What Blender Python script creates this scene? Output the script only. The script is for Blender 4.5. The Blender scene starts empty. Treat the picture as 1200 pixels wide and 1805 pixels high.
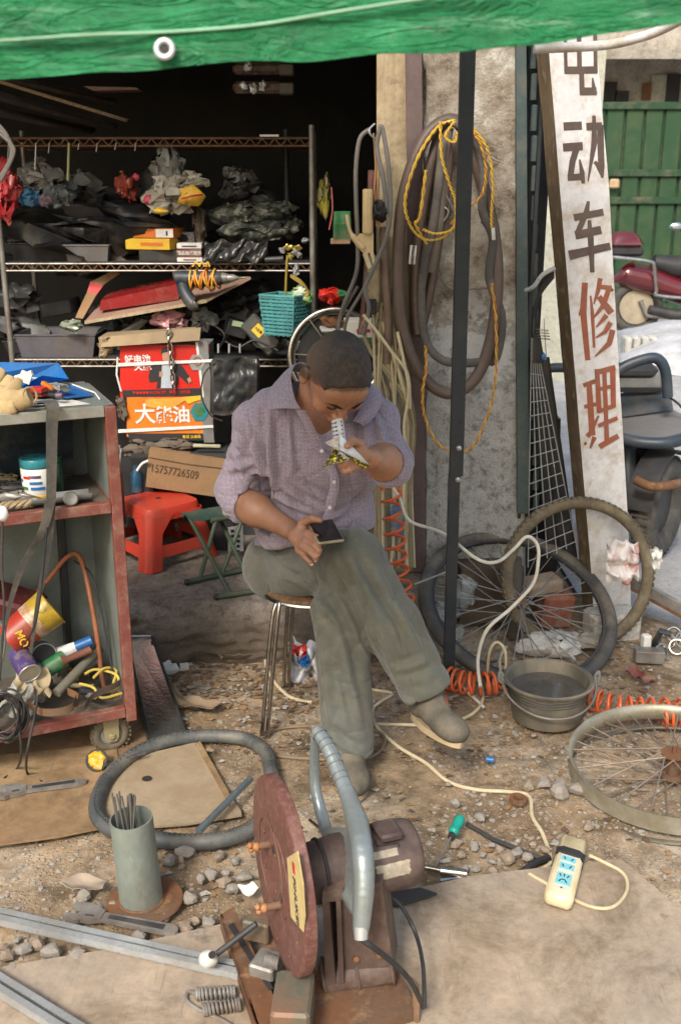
import bpy,bmesh,math,random
import numpy as np
from mathutils import Vector,Matrix,Euler,noise as mnoise
random.seed(7)
S=bpy.context.scene
COL=S.collection
R=math.radians
PI=math.pi
# camera, light, exposure
CAM_H,PITCH,FPX=1.6,R(17.5),1800.0
cd=bpy.data.cameras.new('camera')
cam=bpy.data.objects.new('camera',cd); COL.objects.link(cam)
cam.location=(0,0,CAM_H); cam.rotation_euler=(R(90)-PITCH,0,0)
cd.sensor_fit='VERTICAL'; cd.sensor_height=36.0; cd.lens=36.0*FPX/1805.0
cd.clip_start=0.05; cd.clip_end=400
cd.dof.use_dof=True; cd.dof.focus_distance=2.75; cd.dof.aperture_fstop=6.3
S.camera=cam
W=bpy.data.worlds.new("World"); S.world=W; W.use_nodes=True
wn=W.node_tree.nodes; wl=W.node_tree.links
sky=wn.new('ShaderNodeTexSky'); sky.sky_type='NISHITA'; sky.sun_disc=False
SUN_EL,SUN_AZ=R(44),R(200)
sky.sun_elevation=SUN_EL; sky.sun_rotation=SUN_AZ
sky.air_density=1.6; sky.dust_density=5.0; sky.ozone_density=1.0
bgn=wn['Background']; wl.new(sky.outputs[0],bgn.inputs[0]); bgn.inputs[1].default_value=0.115
sl=bpy.data.lights.new('sun', 'SUN'); sl.energy=1.5; sl.angle=R(11); sl.color=(1,0.955,0.88)
sun=bpy.data.objects.new('sun',sl); COL.objects.link(sun)
sd=Vector((math.sin(SUN_AZ)*math.cos(SUN_EL),math.cos(SUN_AZ)*math.cos(SUN_EL),math.sin(SUN_EL)))
sun.rotation_euler=(-sd).to_track_quat('-Z', 'Y').to_euler()
S.view_settings.view_transform='Standard'; S.view_settings.look='None'
S.view_settings.exposure=1.05; S.view_settings.gamma=1.0; S.view_settings.use_curve_mapping=False
S.cycles.max_bounces=7; S.cycles.diffuse_bounces=4; S.cycles.transparent_max_bounces=12
S.cycles.use_denoising=True
S.cycles.caustics_reflective=False; S.cycles.caustics_refractive=False
# pixel (of the 1200 x 1805 photograph) to place
CP,SP=math.cos(PITCH),math.sin(PITCH)
def ray(px,py):
 a=(px-600.0)/FPX; b=(902.5-py)/FPX
 return Vector((a,CP+b*SP,-SP+b*CP))
def G(px,py,z=0.0):
 d=ray(px,py); t=(z-CAM_H)/d.z
 return Vector((0,0,CAM_H))+d*t
def Y(px,py,y):
 d=ray(px,py); t=y/d.y
 return Vector((0,0,CAM_H))+d*t
 # mesh builder
class MB:
 def __init__(s):s.v=[]; s.f=[]; s.mi=[]
 def add(s,vs,fs,m=0):
  b=len(s.v); s.v.extend([tuple(v) for v in vs]); s.f.extend([tuple(b+i for i in f) for f in fs]); s.mi.extend([m]*len(fs)); return s
 def box(s,c,size,rot=None,m=0,taper=1.0,bev=0.0):
  hx,hy,hz=size[0]/2,size[1]/2,size[2]/2
  c=Vector(c); rm=rot if isinstance(rot,Matrix) else(Euler(rot).to_matrix() if rot else Matrix.Identity(3))
  if bev<=0:
   P=[(-hx,-hy,-hz),(hx,-hy,-hz),(hx,hy,-hz),(-hx,hy,-hz)]
   Q=[(x*taper,y*taper,hz) for x,y,z in P]
   vs=[c+rm@Vector(p) for p in P+Q]
   return s.add(vs,[(3,2,1,0),(4,5,6,7),(0,1,5,4),(1,2,6,5),(2,3,7,6),(3,0,4,7)],m)
  b=min(bev,hx*.95,hy*.95,hz*.95)
  rings=[]
  for z,k,e in((-hz,b,0),(-hz+b,0,0),(hz-b,0,1),(hz,b,1)):
   t=taper if e else 1.0
   x,y=hx*t-k,hy*t-k; q=b if not k else b*.6
   rings.append([(-x+q,-y,z),(x-q,-y,z),(x,-y+q,z),(x,y-q,z),(x-q,y,z),(-x+q,y,z),(-x,y-q,z),(-x,-y+q,z)])
  vs=[c+rm@Vector(p) for r_ in rings for p in r_]
  fs=[tuple(range(7,-1,-1)),tuple(range(24,32))]
  for k in range(3):
   for i in range(8):
    j=(i+1)%8; fs.append((k*8+i,k*8+j,k*8+8+j,k*8+8+i))
  return s.add(vs,fs,m)
 def tube(s,pts,r,n=8,closed=False,m=0,cap=True,flat=None):
  pts=[Vector(p) for p in pts]; N=len(pts)
  rr=r if isinstance(r,(list,tuple)) else[r]*N
  T=[]
  for i in range(N):
   a=pts[(i-1)%N]if(closed or i>0) else pts[i]
   b=pts[(i+1)%N]if(closed or i<N-1) else pts[i]
   t=(b-a); T.append(t.normalized() if t.length>1e-9 else Vector((0,0,1)))
  up=Vector((0,0,1)) if abs(T[0].z)<.9 else Vector((1,0,0))
  nrm=(up-T[0]*up.dot(T[0])).normalized(); vs=[]
  for i in range(N):
   nrm=(nrm-T[i]*nrm.dot(T[i]))
   nrm=nrm.normalized() if nrm.length>1e-6 else T[i].orthogonal().normalized()
   bn=T[i].cross(nrm)
   for k in range(n):
    a=2*PI*k/n; ca,sa=math.cos(a),math.sin(a)
    if flat:sa*=flat
    vs.append(pts[i]+(nrm*ca+bn*sa)*rr[i])
  fs=[]
  for i in range(N if closed else N-1):
   j=(i+1)%N
   for k in range(n):
    l=(k+1)%n; fs.append((i*n+k,i*n+l,j*n+l,j*n+k))
  if cap and not closed:
   fs.append(tuple(range(n-1,-1,-1))); fs.append(tuple((N-1)*n+k for k in range(n)))
  return s.add(vs,fs,m)
 def cyl(s,a,b,r,r2=None,n=20,m=0):return s.tube([a,b],[r,r if r2 is None else r2],n,m=m)
 def lathe(s,prof,n=32,c=(0,0,0),axis=(0,0,1),m=0,closed=False,arc=None):
  c=Vector(c); ax=Vector(axis).normalized(); q=Vector((0,0,1)).rotation_difference(ax).to_matrix()
  vs=[]; K=len(prof)
  for r,z in prof:
   for k in range(n):
    a=2*PI*k/n; vs.append(c+q@Vector((r*math.cos(a),r*math.sin(a),z)))
  fs=[]
  for i in range(K if closed else K-1):
   j=(i+1)%K
   for k in range(n):
    l=(k+1)%n; fs.append((i*n+k,i*n+l,j*n+l,j*n+k))
  if not closed and K>2:
   if prof[0][0]>1e-5:fs.append(tuple(range(n-1,-1,-1)))
   if prof[-1][0]>1e-5:fs.append(tuple((K-1)*n+k for k in range(n)))
  return s.add(vs,fs,m)
 def prism(s,poly,ex,m=0):
  n=len(poly); ex=Vector(ex); P=[Vector(p) for p in poly]
  vs=P+[p+ex for p in P]
  return s.add(vs,[tuple(range(n)),tuple(range(2*n-1,n-1,-1))]+[(i,i+n,(i+1)%n+n,(i+1)%n) for i in range(n)],m)
 def sheet(s,fn,nu,nv,th=0.0,m=0):
  P=[[Vector(fn(i/nu,j/nv)) for j in range(nv+1)]for i in range(nu+1)]
  vs=[p for row in P for p in row]; w=nv+1
  fs=[(i*w+j,(i+1)*w+j,(i+1)*w+j+1,i*w+j+1) for i in range(nu) for j in range(nv)]
  if th:
   N=[]
   for i in range(nu+1):
    for j in range(nv+1):
     a=P[min(i+1,nu)][j]-P[max(i-1,0)][j]; b=P[i][min(j+1,nv)]-P[i][max(j-1,0)]
     c=a.cross(b); N.append(c.normalized() if c.length>1e-12 else Vector((0,0,1)))
   L=len(vs); vs=vs+[vs[k]-N[k]*th for k in range(L)]
   fs2=[tuple(L+q for q in reversed(f)) for f in fs]
   e=[]
   for i in range(nu):e+=[(i*w,i*w+L,(i+1)*w+L,(i+1)*w),((i+1)*w+nv,(i+1)*w+nv+L,i*w+nv+L,i*w+nv)]
   for j in range(nv):e+=[(j+1,j+1+L,j+L,j),(nu*w+j,nu*w+j+L,nu*w+j+1+L,nu*w+j+1)]
   fs=fs+fs2+e
  return s.add(vs,fs,m)
 def ball(s,c,r,sc=(1,1,1),n=12,rot=None,m=0,jit=0.0,seed=0):
  c=Vector(c); rm=rot if isinstance(rot,Matrix) else(Euler(rot).to_matrix() if rot else Matrix.Identity(3)); h=n//2+1
  vs=[c+rm@Vector((0,0,r*sc[2]))]
  for i in range(1,h):
   t=PI*i/h
   for k in range(n):
    a=2*PI*k/n
    p=Vector((math.sin(t)*math.cos(a),math.sin(t)*math.sin(a),math.cos(t)))
    rj=r*(1+jit*mnoise.noise(p*1.7+Vector((seed*3.1,seed,0)))*2)
    vs.append(c+rm@Vector((p.x*sc[0],p.y*sc[1],p.z*sc[2]))*rj)
  vs.append(c-rm@Vector((0,0,r*sc[2])))
  fs=[(0,1+k,1+(k+1)%n) for k in range(n)]
  for i in range(h-2):
   for k in range(n):
    l=(k+1)%n; fs.append((1+i*n+k,1+(i+1)*n+k,1+(i+1)*n+l,1+i*n+l))
  L=len(vs)-1; b=1+(h-2)*n
  fs+=[(b+k,L,b+(k+1)%n) for k in range(n)]
  return s.add(vs,fs,m)
 def ring(s,c,nrm,Rm,r,n=64,k=10,m=0,flat=None):
  c=Vector(c); q=Vector((0,0,1)).rotation_difference(Vector(nrm).normalized()).to_matrix()
  vs=[]
  for i in range(n):
   a=2*PI*i/n
   for j in range(k):
    b=2*PI*j/k; rr=Rm+r*math.cos(b)
    vs.append(c+q@Vector((rr*math.cos(a),rr*math.sin(a),r*(flat or 1)*math.sin(b))))
  fs=[(i*k+j,((i+1)%n)*k+j,((i+1)%n)*k+(j+1)%k,i*k+(j+1)%k) for i in range(n) for j in range(k)]
  return s.add(vs,fs,m)
 def text(s,body,size,M=None,bold=0.0,depth=0.0006,m=0,ax='CENTER'):
  cu=bpy.data.curves.new('lettering', 'FONT'); cu.body=body; cu.size=size; cu.align_x=ax; cu.align_y='CENTER'
  cu.offset=bold*size; cu.extrude=depth; cu.resolution_u=3
  o=bpy.data.objects.new('lettering',cu); me=o.to_mesh()
  M=M or Matrix.Identity(4)
  vs=[M@v.co for v in me.vertices]; fs=[tuple(p.vertices) for p in me.polygons]
  o.to_mesh_clear(); bpy.data.objects.remove(o); bpy.data.curves.remove(cu)
  return s.add(vs,fs,m)
 def xform(s,M):
  s.v=[tuple(M@Vector(v)) for v in s.v]; return s
def smooth_path(pts,k=8,closed=False):
 P=[Vector(p) for p in pts]; N=len(P); out=[]
 for i in range(N if closed else N-1):
  a=P[(i-1)%N]if(closed or i>0) else P[i]; b=P[i]; c=P[(i+1)%N]; d=P[(i+2)%N]if(closed or i<N-2) else c
  for j in range(k):
   t=j/k; t2,t3=t*t,t*t*t
   out.append(.5*((2*b)+(c-a)*t+(2*a-5*b+4*c-d)*t2+(3*b-a-3*c+d)*t3))
 if not closed:out.append(P[-1])
 return out
def rotz(a):return Matrix.Rotation(a,4, 'Z')
def frame(o,x,z):
 x=Vector(x).normalized(); z=Vector(z); z=(z-x*z.dot(x)).normalized(); y=z.cross(x)
 M=Matrix((x,y,z)).transposed().to_4x4(); M.translation=Vector(o); return M
def thing(name,label,cat,loc=(0,0,0),group=None,rot=None):
 o=bpy.data.objects.new(name,None); COL.objects.link(o); o.location=loc; o.empty_display_size=.05
 if rot is not None:o.rotation_euler=rot
 o['label']=label; o['category']=cat
 if group:o['group']=group
 return o
def mesh_of(name,mb,mats,sm=40):
 me=bpy.data.meshes.new(name); me.from_pydata(mb.v,[],mb.f)
 for m_ in(mats if isinstance(mats,(list,tuple)) else[mats]):me.materials.append(m_)
 if any(mb.mi):me.polygons.foreach_set('material_index',mb.mi)
 if sm:
  me.shade_smooth()
  try:me.set_sharp_from_angle(angle=R(sm))
  except Exception:pass
 me.update(); return me
def part(name,mb,mats,parent,world=True,sm=40,label=None,kind=None):
 """a part of a thing; world=True: the builder's points are world points (the thing has no rotation)"""
 if world:
  l=Vector(parent.location)
  q=parent.parent
  while q is not None:l=l+Vector(q.location); q=q.parent
  mb.v=[(v[0]-l.x,v[1]-l.y,v[2]-l.z) for v in mb.v]
 o=bpy.data.objects.new(name,mesh_of(name,mb,mats,sm)); COL.objects.link(o); o.parent=parent
 if label:o['label']=label
 if kind:o['kind']=kind
 return o
def solo(name,mb,mats,label,cat,group=None,sm=40,kind=None):
 """a thing that is one mesh, origin at its base"""
 a=np.array(mb.v); c=Vector(((a[:,0].min()+a[:,0].max())/2,(a[:,1].min()+a[:,1].max())/2,a[:,2].min()))
 mb.v=[(v[0]-c.x,v[1]-c.y,v[2]-c.z) for v in mb.v]
 o=bpy.data.objects.new(name,mesh_of(name,mb,mats,sm)); COL.objects.link(o); o.location=c
 if kind:o['kind']=kind
 if kind!='structure':
  o['label']=label
  if cat:o['category']=cat
 if group:o['group']=group
 return o
def struct(name,mb,mats,sm=40):return solo(name,mb,mats,None,None,sm=sm,kind='structure')
def copy_tree(o,parent=None):
 c=o.copy(); COL.objects.link(c); c.parent=parent
 for ch in list(o.children):copy_tree(ch,c)
 return c
 # materials
MATS={}
def mat(name,c1,c2=None,c3=None,rough=.6,metal=0.0,scale=8.0,bump=.15,bscale=60.0,spec=.4,contrast=(.35,.65),dirt=None,dscale=5.0,damt=.5,coat=0,stretch=(1,1,1),rvar=.15,trans=0,alpha=1,sss=0,fine=0.25):
 if name in MATS:return MATS[name]
 m=bpy.data.materials.new(name); m.use_nodes=True; n=m.node_tree.nodes; L=m.node_tree.links
 b=n['Principled BSDF']; MATS[name]=m
 tc=n.new('ShaderNodeTexCoord'); mp=n.new('ShaderNodeMapping'); mp.inputs['Scale'].default_value=stretch
 L.new(tc.outputs['Object'],mp.inputs[0])
 def nz(sc,det=6,rg=.6):
  t=n.new('ShaderNodeTexNoise'); t.inputs['Scale'].default_value=sc; t.inputs['Detail'].default_value=det; t.inputs['Roughness'].default_value=rg
  L.new(mp.outputs[0],t.inputs[0]); return t
 def ramp(src,lo,hi,a=(0,0,0,1),c=(1,1,1,1)):
  r=n.new('ShaderNodeValToRGB'); r.color_ramp.elements[0].position=lo; r.color_ramp.elements[1].position=hi
  r.color_ramp.elements[0].color=a; r.color_ramp.elements[1].color=c; L.new(src,r.inputs[0]); return r
 def mix(f,a,bb,mode='MIX'):
  x=n.new('ShaderNodeMix'); x.data_type='RGBA'; x.blend_type=mode
  if hasattr(f, 'links'):L.new(f,x.inputs[0])
  else:x.inputs[0].default_value=f
  for sck,val in((x.inputs[6],a),(x.inputs[7],bb)):
   if hasattr(val, 'links'):L.new(val,sck)
   else:sck.default_value=(*val[:3],1)
  return x.outputs[2]
 c2=c2 or tuple(x*.72 for x in c1)
 if dirt is None and bump:dirt=(.17,.135,.10)
 n1=nz(scale); col=mix(ramp(n1.outputs[0],*contrast).outputs[0],c1,c2)
 if c3:
  n3=nz(scale*2.3,8,.7); col=mix(ramp(n3.outputs[0],.55,.68).outputs[0],col,c3)
 if fine:
  nf=nz(bscale*1.3,3,.6)
  col=mix(fine,col,ramp(nf.outputs[0],.3,.7,(.45,.45,.45,1),(1,1,1,1)).outputs[0], 'MULTIPLY')
 if dirt:
  nd=nz(dscale,9,.72); rd=ramp(nd.outputs[0],.47,.66)
  mm=n.new('ShaderNodeMath'); mm.operation='MULTIPLY'; mm.inputs[1].default_value=damt; L.new(rd.outputs[0],mm.inputs[0])
  col=mix(mm.outputs[0],col,dirt)
 L.new(col,b.inputs['Base Color'])
 rr=n.new('ShaderNodeMapRange'); rr.inputs[3].default_value=max(.02,rough-rvar); rr.inputs[4].default_value=min(1,rough+rvar)
 nr=nz(scale*3,5,.6); L.new(nr.outputs[0],rr.inputs[0]); L.new(rr.outputs[0],b.inputs['Roughness'])
 b.inputs['Metallic'].default_value=metal; b.inputs['Specular IOR Level'].default_value=spec
 if coat:b.inputs['Coat Weight'].default_value=coat; b.inputs['Coat Roughness'].default_value=.15
 if trans:b.inputs['Transmission Weight'].default_value=trans
 if alpha<1:b.inputs['Alpha'].default_value=alpha
 if sss:b.inputs['Subsurface Weight'].default_value=sss; b.inputs['Subsurface Radius'].default_value=(.012,.005,.003); b.inputs['Subsurface Scale'].default_value=1.0
 if bump:
  nb=nz(bscale,6,.65); bp=n.new('ShaderNodeBump'); bp.inputs['Strength'].default_value=bump; bp.inputs['Distance'].default_value=.004
  L.new(nb.outputs[0],bp.inputs['Height']); L.new(bp.outputs[0],b.inputs['Normal'])
 return m
 # palette
BR=(.10,.065,.04)
M_dirt_on=(.16,.11,.07)
m_rub=mat('black_rubber',(.045,.045,.045),(.075,.072,.066),rough=.75,scale=14,dirt=(.19,.16,.12),dscale=9,damt=.55)
m_rubtube=mat('dusty_inner_tube',(.065,.06,.058),(.10,.09,.082),rough=.6,scale=9,dirt=(.26,.22,.17),damt=.5,stretch=(1,1,1))
m_tubebrown=mat('brown_inner_tube',(.085,.055,.047),(.12,.085,.07),rough=.5,scale=7,dirt=(.16,.12,.09),damt=.4)
m_mudtyre=mat('muddy_tyre',(.17,.135,.085),(.10,.085,.06),rough=.9,scale=18,dirt=(.30,.25,.17),damt=.7,bump=.5)
m_black=mat('black_plastic',(.018,.018,.02),(.03,.03,.032),rough=.5,scale=6,dirt=(.08,.07,.06),damt=.35)
m_dark=mat('dark_grey_plastic',(.045,.047,.05),(.03,.03,.032),rough=.45,scale=6,dirt=(.12,.10,.08),damt=.4)
m_post=mat('blue_black_post_paint',(.02,.028,.036),(.028,.036,.045),rough=.45,scale=5,dirt=(.07,.06,.05),damt=.35)
m_rust=mat('rusty_steel',(.22,.10,.045),(.12,.06,.035),(.30,.17,.08),rough=.8,scale=11,metal=.25,bump=.4)
m_chrome=mat('worn_chrome',(.62,.61,.58),(.45,.43,.40),rough=.22,metal=1,scale=12,dirt=(.2,.15,.1),dscale=14,damt=.6)
m_galv=mat('galvanised_steel',(.52,.55,.57),(.42,.45,.47),rough=.30,metal=.45,scale=5,dirt=(.3,.25,.18),damt=.35)
m_steel=mat('dirty_tool_steel',(.34,.33,.31),(.20,.185,.17),rough=.4,metal=.4,scale=16,dirt=(.2,.14,.09),damt=.5)
m_cream_wire=mat('cream_cable',(.66,.57,.38),(.54,.46,.30),rough=.5,scale=9,dirt=(.25,.19,.12),dscale=7,damt=.35,bump=.05)
m_white_wire=mat('white_cable',(.72,.70,.62),(.6,.57,.48),rough=.5,scale=9,dirt=(.3,.25,.18),dscale=7,damt=.35,bump=.05)
m_greycable=mat('grey_welding_cable',(.16,.155,.145),(.11,.105,.10),rough=.6,scale=9,dirt=(.25,.2,.15),damt=.4)
m_orange=mat('orange_air_hose',(.80,.15,.04),(.66,.11,.03),rough=.35,scale=9,dirt=(.3,.16,.08),damt=.35,bump=.05)
m_yellow=mat('yellow_wire',(.75,.50,.05),(.62,.36,.05),rough=.45,scale=20,bump=.03,dirt=(.25,.15,.06),damt=.4)
m_orwire=mat('orange_wire',(.62,.24,.04),(.5,.17,.03),rough=.45,scale=20,bump=.03)
m_redpl=mat('red_plastic',(.54,.048,.026),(.44,.038,.021),rough=.38,scale=7,dirt=(.25,.07,.045),dscale=8,damt=.5,bump=.1)
m_redpaint=mat('chipped_red_primer',(.21,.062,.047),(.16,.048,.038),(.27,.13,.10),rough=.6,scale=9,dirt=(.34,.27,.2),dscale=17,damt=.35,bump=.3)
m_maroon=mat('maroon_machine_paint',(.150,.060,.048),(.125,.050,.041),(.19,.085,.070),rough=.5,scale=7,dirt=(.36,.27,.23),dscale=75,damt=.28,bump=.12)
m_sawdark=mat('dusty_motor_paint',(.058,.038,.036),(.082,.055,.050),rough=.6,scale=9,dirt=(.16,.12,.095),dscale=9,damt=.5,bump=.25)
m_sawrust=mat('rusty_cast_iron',(.13,.075,.05),(.20,.11,.065),(.09,.06,.05),rough=.8,scale=8,dirt=(.26,.18,.12),dscale=7,damt=.5,bump=.45)
m_alu=mat('silver_handle_paint',(.29,.33,.34),(.22,.255,.265),rough=.33,metal=.4,scale=5,dirt=(.23,.24,.22),dscale=11,damt=.45,bump=.12)
m_label=mat('yellowed_label',(.62,.50,.22),(.5,.4,.2),rough=.7,scale=18,dirt=(.3,.2,.1),damt=.4)
m_paper=mat('dirty_white_paper',(.68,.66,.62),(.55,.53,.48),rough=.8,scale=12,dirt=(.3,.25,.2),damt=.4)
m_card=mat('brown_cardboard',(.30,.185,.095),(.25,.155,.08),rough=.85,scale=6,dirt=(.18,.11,.06),damt=.3,bump=.15)
m_ink=mat('black_ink',(.03,.028,.03),rough=.7,bump=0,fine=0)
m_white=mat('white_print',(.78,.78,.76),rough=.6,bump=0,fine=.1)
m_redprint=mat('red_box_print',(.62,.03,.02),(.50,.025,.02),rough=.35,scale=4,dirt=(.2,.05,.04),damt=.35,bump=.05)
m_orprint=mat('orange_box_print',(.75,.22,.03),(.66,.15,.02),(.8,.35,.04),rough=.35,scale=5,dirt=(.25,.12,.06),damt=.35,bump=.05)
m_yelprint=mat('yellow_box_print',(.75,.52,.04),(.7,.42,.03),rough=.5,scale=6,dirt=(.3,.2,.08),damt=.3)
m_greybox=mat('grey_box_side',(.22,.225,.22),(.16,.16,.16),rough=.5,scale=5,dirt=(.12,.1,.08),damt=.5)
m_green=mat('army_green_paint',(.055,.085,.05),(.04,.065,.04),rough=.5,scale=8,dirt=(.15,.13,.09),damt=.4)
m_canvas=mat('dark_green_canvas',(.03,.065,.05),(.025,.05,.04),rough=.9,scale=8,bump=.3,bscale=250)
m_teal=mat('teal_wicker_plastic',(.09,.33,.34),(.07,.25,.27),rough=.45,scale=18,dirt=(.06,.14,.14),damt=.5)
m_blue=mat('blue_plastic_sheet',(.02,.16,.48),(.015,.12,.36),rough=.3,scale=4,dirt=(.10,.16,.24),damt=.35,bump=.1)
m_bluecap=mat('blue_cap',(.03,.16,.45),rough=.35,bump=0)
m_tealpaint=mat('teal_painted_steel',(.062,.095,.10),(.05,.078,.082),rough=.5,scale=6,dirt=(.2,.17,.12),dscale=12,damt=.35)
m_glove=mat('tan_leather_glove',(.48,.36,.19),(.38,.28,.14),rough=.9,scale=12,dirt=(.2,.14,.09),damt=.5,bump=.4)
m_cream_pl=mat('yellowed_cream_plastic',(.70,.62,.42),(.60,.50,.30),rough=.4,scale=8,dirt=(.28,.2,.12),dscale=10,damt=.4,bump=.08)
m_beige=mat('beige_bakelite',(.62,.48,.27),(.55,.42,.23),rough=.5,scale=8,dirt=(.25,.18,.1),damt=.4)
m_khaki=mat('khaki_painted_steel',(.32,.27,.15),(.27,.22,.12),rough=.5,scale=7,dirt=(.18,.13,.09),damt=.5)
m_cartin=mat('grey_green_panel',(.20,.23,.215),(.155,.18,.17),rough=.5,scale=3,dirt=(.12,.12,.10),dscale=6,damt=.6)
m_cartrail=mat('bare_aluminium_rail',(.45,.46,.43),(.35,.36,.33),rough=.4,metal=.6,scale=7,dirt=(.25,.2,.15),damt=.4)
m_stone=mat('grey_stone',(.33,.31,.28),(.24,.22,.195),rough=.9,scale=22,dirt=(.30,.21,.13),dscale=16,damt=.5,bump=.5)
m_stone2=mat('brown_stone',(.33,.27,.21),(.24,.19,.145),rough=.9,scale=22,dirt=(.28,.18,.1),dscale=16,damt=.6,bump=.5)
m_brick=mat('old_red_brick',(.25,.09,.06),(.2,.075,.05),rough=.9,scale=10,dirt=(.32,.26,.2),dscale=12,damt=.6,bump=.6)
m_gold=mat('brass_clips',(.55,.42,.10),(.4,.3,.08),rough=.35,metal=.7,scale=12)
m_silverprint=mat('silver_print',(.55,.56,.56),(.4,.4,.4),rough=.3,metal=.5)
m_pinkbag=mat('pink_plastic_bag',(.55,.22,.25),(.6,.35,.36),rough=.3,scale=14)
m_wood=mat('brown_wood_stick',(.33,.2,.10),(.25,.15,.08),rough=.8,scale=10,stretch=(1,1,.2))
m_tealbottle=mat('teal_can_lid',(.035,.23,.28),(.03,.19,.23),rough=.3,scale=8,dirt=(.1,.14,.13),damt=.4)
m_purple=mat('purple_print',(.07,.04,.17),(.05,.03,.12),rough=.35,dirt=(.25,.2,.16),dscale=30,damt=.7)
m_lgreen=mat('green_plastic',(.035,.19,.07),(.03,.14,.055),rough=.4,dirt=(.2,.17,.12),dscale=20,damt=.6)
m_mirror=mat('mirror_strip',(.42,.47,.48),(.30,.34,.34),rough=.12,metal=.9,scale=3,dirt=(.25,.2,.14),dscale=5,damt=.6)
m_skyblue=mat('light_blue_sockets',(.20,.52,.58),(.17,.46,.52),rough=.4,scale=20,bump=0)
def clear_plastic(name,col,a=.35,rough=.15):
 m=mat(name,col,rough=rough,alpha=a,bump=.6,bscale=30,spec=.6,fine=0); return m
m_bagclear=clear_plastic('crumpled_clear_bag',(.66,.64,.58),.45,.2)
m_bagdark=mat('dark_bin_bag',(.012,.013,.015),(.02,.021,.024),rough=.35,scale=12,bump=.8,bscale=25)
m_bottle=clear_plastic('clear_water_bottle',(.55,.62,.66),.22,.08)
def custom(name):
 m=bpy.data.materials.new(name); m.use_nodes=True
 return m,m.node_tree.nodes,m.node_tree.links,m.node_tree.nodes['Principled BSDF']
def nnoise(n,L,src,sc,det=6,rg=.6,dist=0):
 t=n.new('ShaderNodeTexNoise'); t.inputs['Scale'].default_value=sc; t.inputs['Detail'].default_value=det; t.inputs['Roughness'].default_value=rg; t.inputs['Distortion'].default_value=dist
 if src:L.new(src,t.inputs[0])
 return t
def nramp(n,L,src,stops):
 r=n.new('ShaderNodeValToRGB'); e=r.color_ramp.elements
 while len(e)<len(stops):e.new(.5)
 for k,(p,c) in enumerate(stops):
  e[k].position=p; e[k].color=(*c,1) if len(c)==3 else c
 L.new(src,r.inputs[0]); return r.outputs[0]
def nmix(n,L,f,a,b,mode='MIX'):
 x=n.new('ShaderNodeMix'); x.data_type='RGBA'; x.blend_type=mode
 for s_,v in((x.inputs[0],f),(x.inputs[6],a),(x.inputs[7],b)):
  if hasattr(v, 'links'):L.new(v,s_)
  elif isinstance(v,(int,float)):s_.default_value=v
  else:s_.default_value=(*v[:3],1)
 return x.outputs[2]
def nmath(n,L,op,a,b=0.0):
 x=n.new('ShaderNodeMath'); x.operation=op
 for s_,v in((x.inputs[0],a),(x.inputs[1],b)):
  if hasattr(v, 'links'):L.new(v,s_)
  else:s_.default_value=v
 return x.outputs[0]
def nbump(n,L,h,b,strength=.4,dist=.01,prev=None):
 bp=n.new('ShaderNodeBump'); bp.inputs['Strength'].default_value=strength; bp.inputs['Distance'].default_value=dist
 L.new(h,bp.inputs['Height'])
 if prev:L.new(prev,bp.inputs['Normal'])
 L.new(bp.outputs[0],b.inputs['Normal']); return bp.outputs[0]
m_ground,n,L,b=custom('dry_dirt_ground')
tc=n.new('ShaderNodeTexCoord').outputs['Object']
sx=n.new('ShaderNodeSeparateXYZ'); L.new(tc,sx.inputs[0])
big=nnoise(n,L,tc,1.6,8,.65); mid=nnoise(n,L,tc,7,9,.7); fin=nnoise(n,L,tc,60,6,.7)
cA=nramp(n,L,big.outputs[0],[(.36,(.22,.15,.09)),(.5,(.36,.265,.17)),(.64,(.46,.39,.30))])
cB=nramp(n,L,mid.outputs[0],[(.36,(.42,.42,.42)),(.55,(1,1,1)),(.7,(1.2,1.15,1.08))])
cc=nmix(n,L,1.0,cA,cB, 'MULTIPLY')
vor=n.new('ShaderNodeTexVoronoi'); vor.inputs['Scale'].default_value=95; L.new(tc,vor.inputs[0])
peb=nramp(n,L,vor.outputs['Distance'],[(.18,(1,1,1)),(.34,(0,0,0))])
pm=nramp(n,L,nnoise(n,L,tc,5,5,.6).outputs[0],[(.44,(0,0,0)),(.6,(1,1,1))])
pf=nmix(n,L,1.0,peb,pm, 'MULTIPLY')
cc=nmix(n,L,pf,cc,nmix(n,L,vor.outputs['Color'],(.20,.17,.13),(.46,.42,.36)))
ft=nramp(n,L,fin.outputs[0],[(.3,(.55,.55,.55)),(.65,(1.1,1.1,1.1))]); cc=nmix(n,L,.7,cc,ft, 'MULTIPLY')
mr=n.new('ShaderNodeMapRange'); mr.inputs[1].default_value=3.9; mr.inputs[2].default_value=4.9; L.new(sx.outputs[1],mr.inputs[0])
cc=nmix(n,L,mr.outputs[0],cc,nramp(n,L,mid.outputs[0],[(.35,(.33,.31,.29)),(.65,(.44,.42,.39))]))
L.new(cc,b.inputs['Base Color']); b.inputs['Roughness'].default_value=.95; b.inputs['Specular IOR Level'].default_value=.2
hh=nmath(n,L, 'ADD',nmath(n,L, 'MULTIPLY',fin.outputs[0],.5),nmath(n,L, 'MULTIPLY',pf,.8))
hh=nmath(n,L, 'ADD',hh,mid.outputs[0]); nbump(n,L,hh,b,.7,.012)
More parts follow.
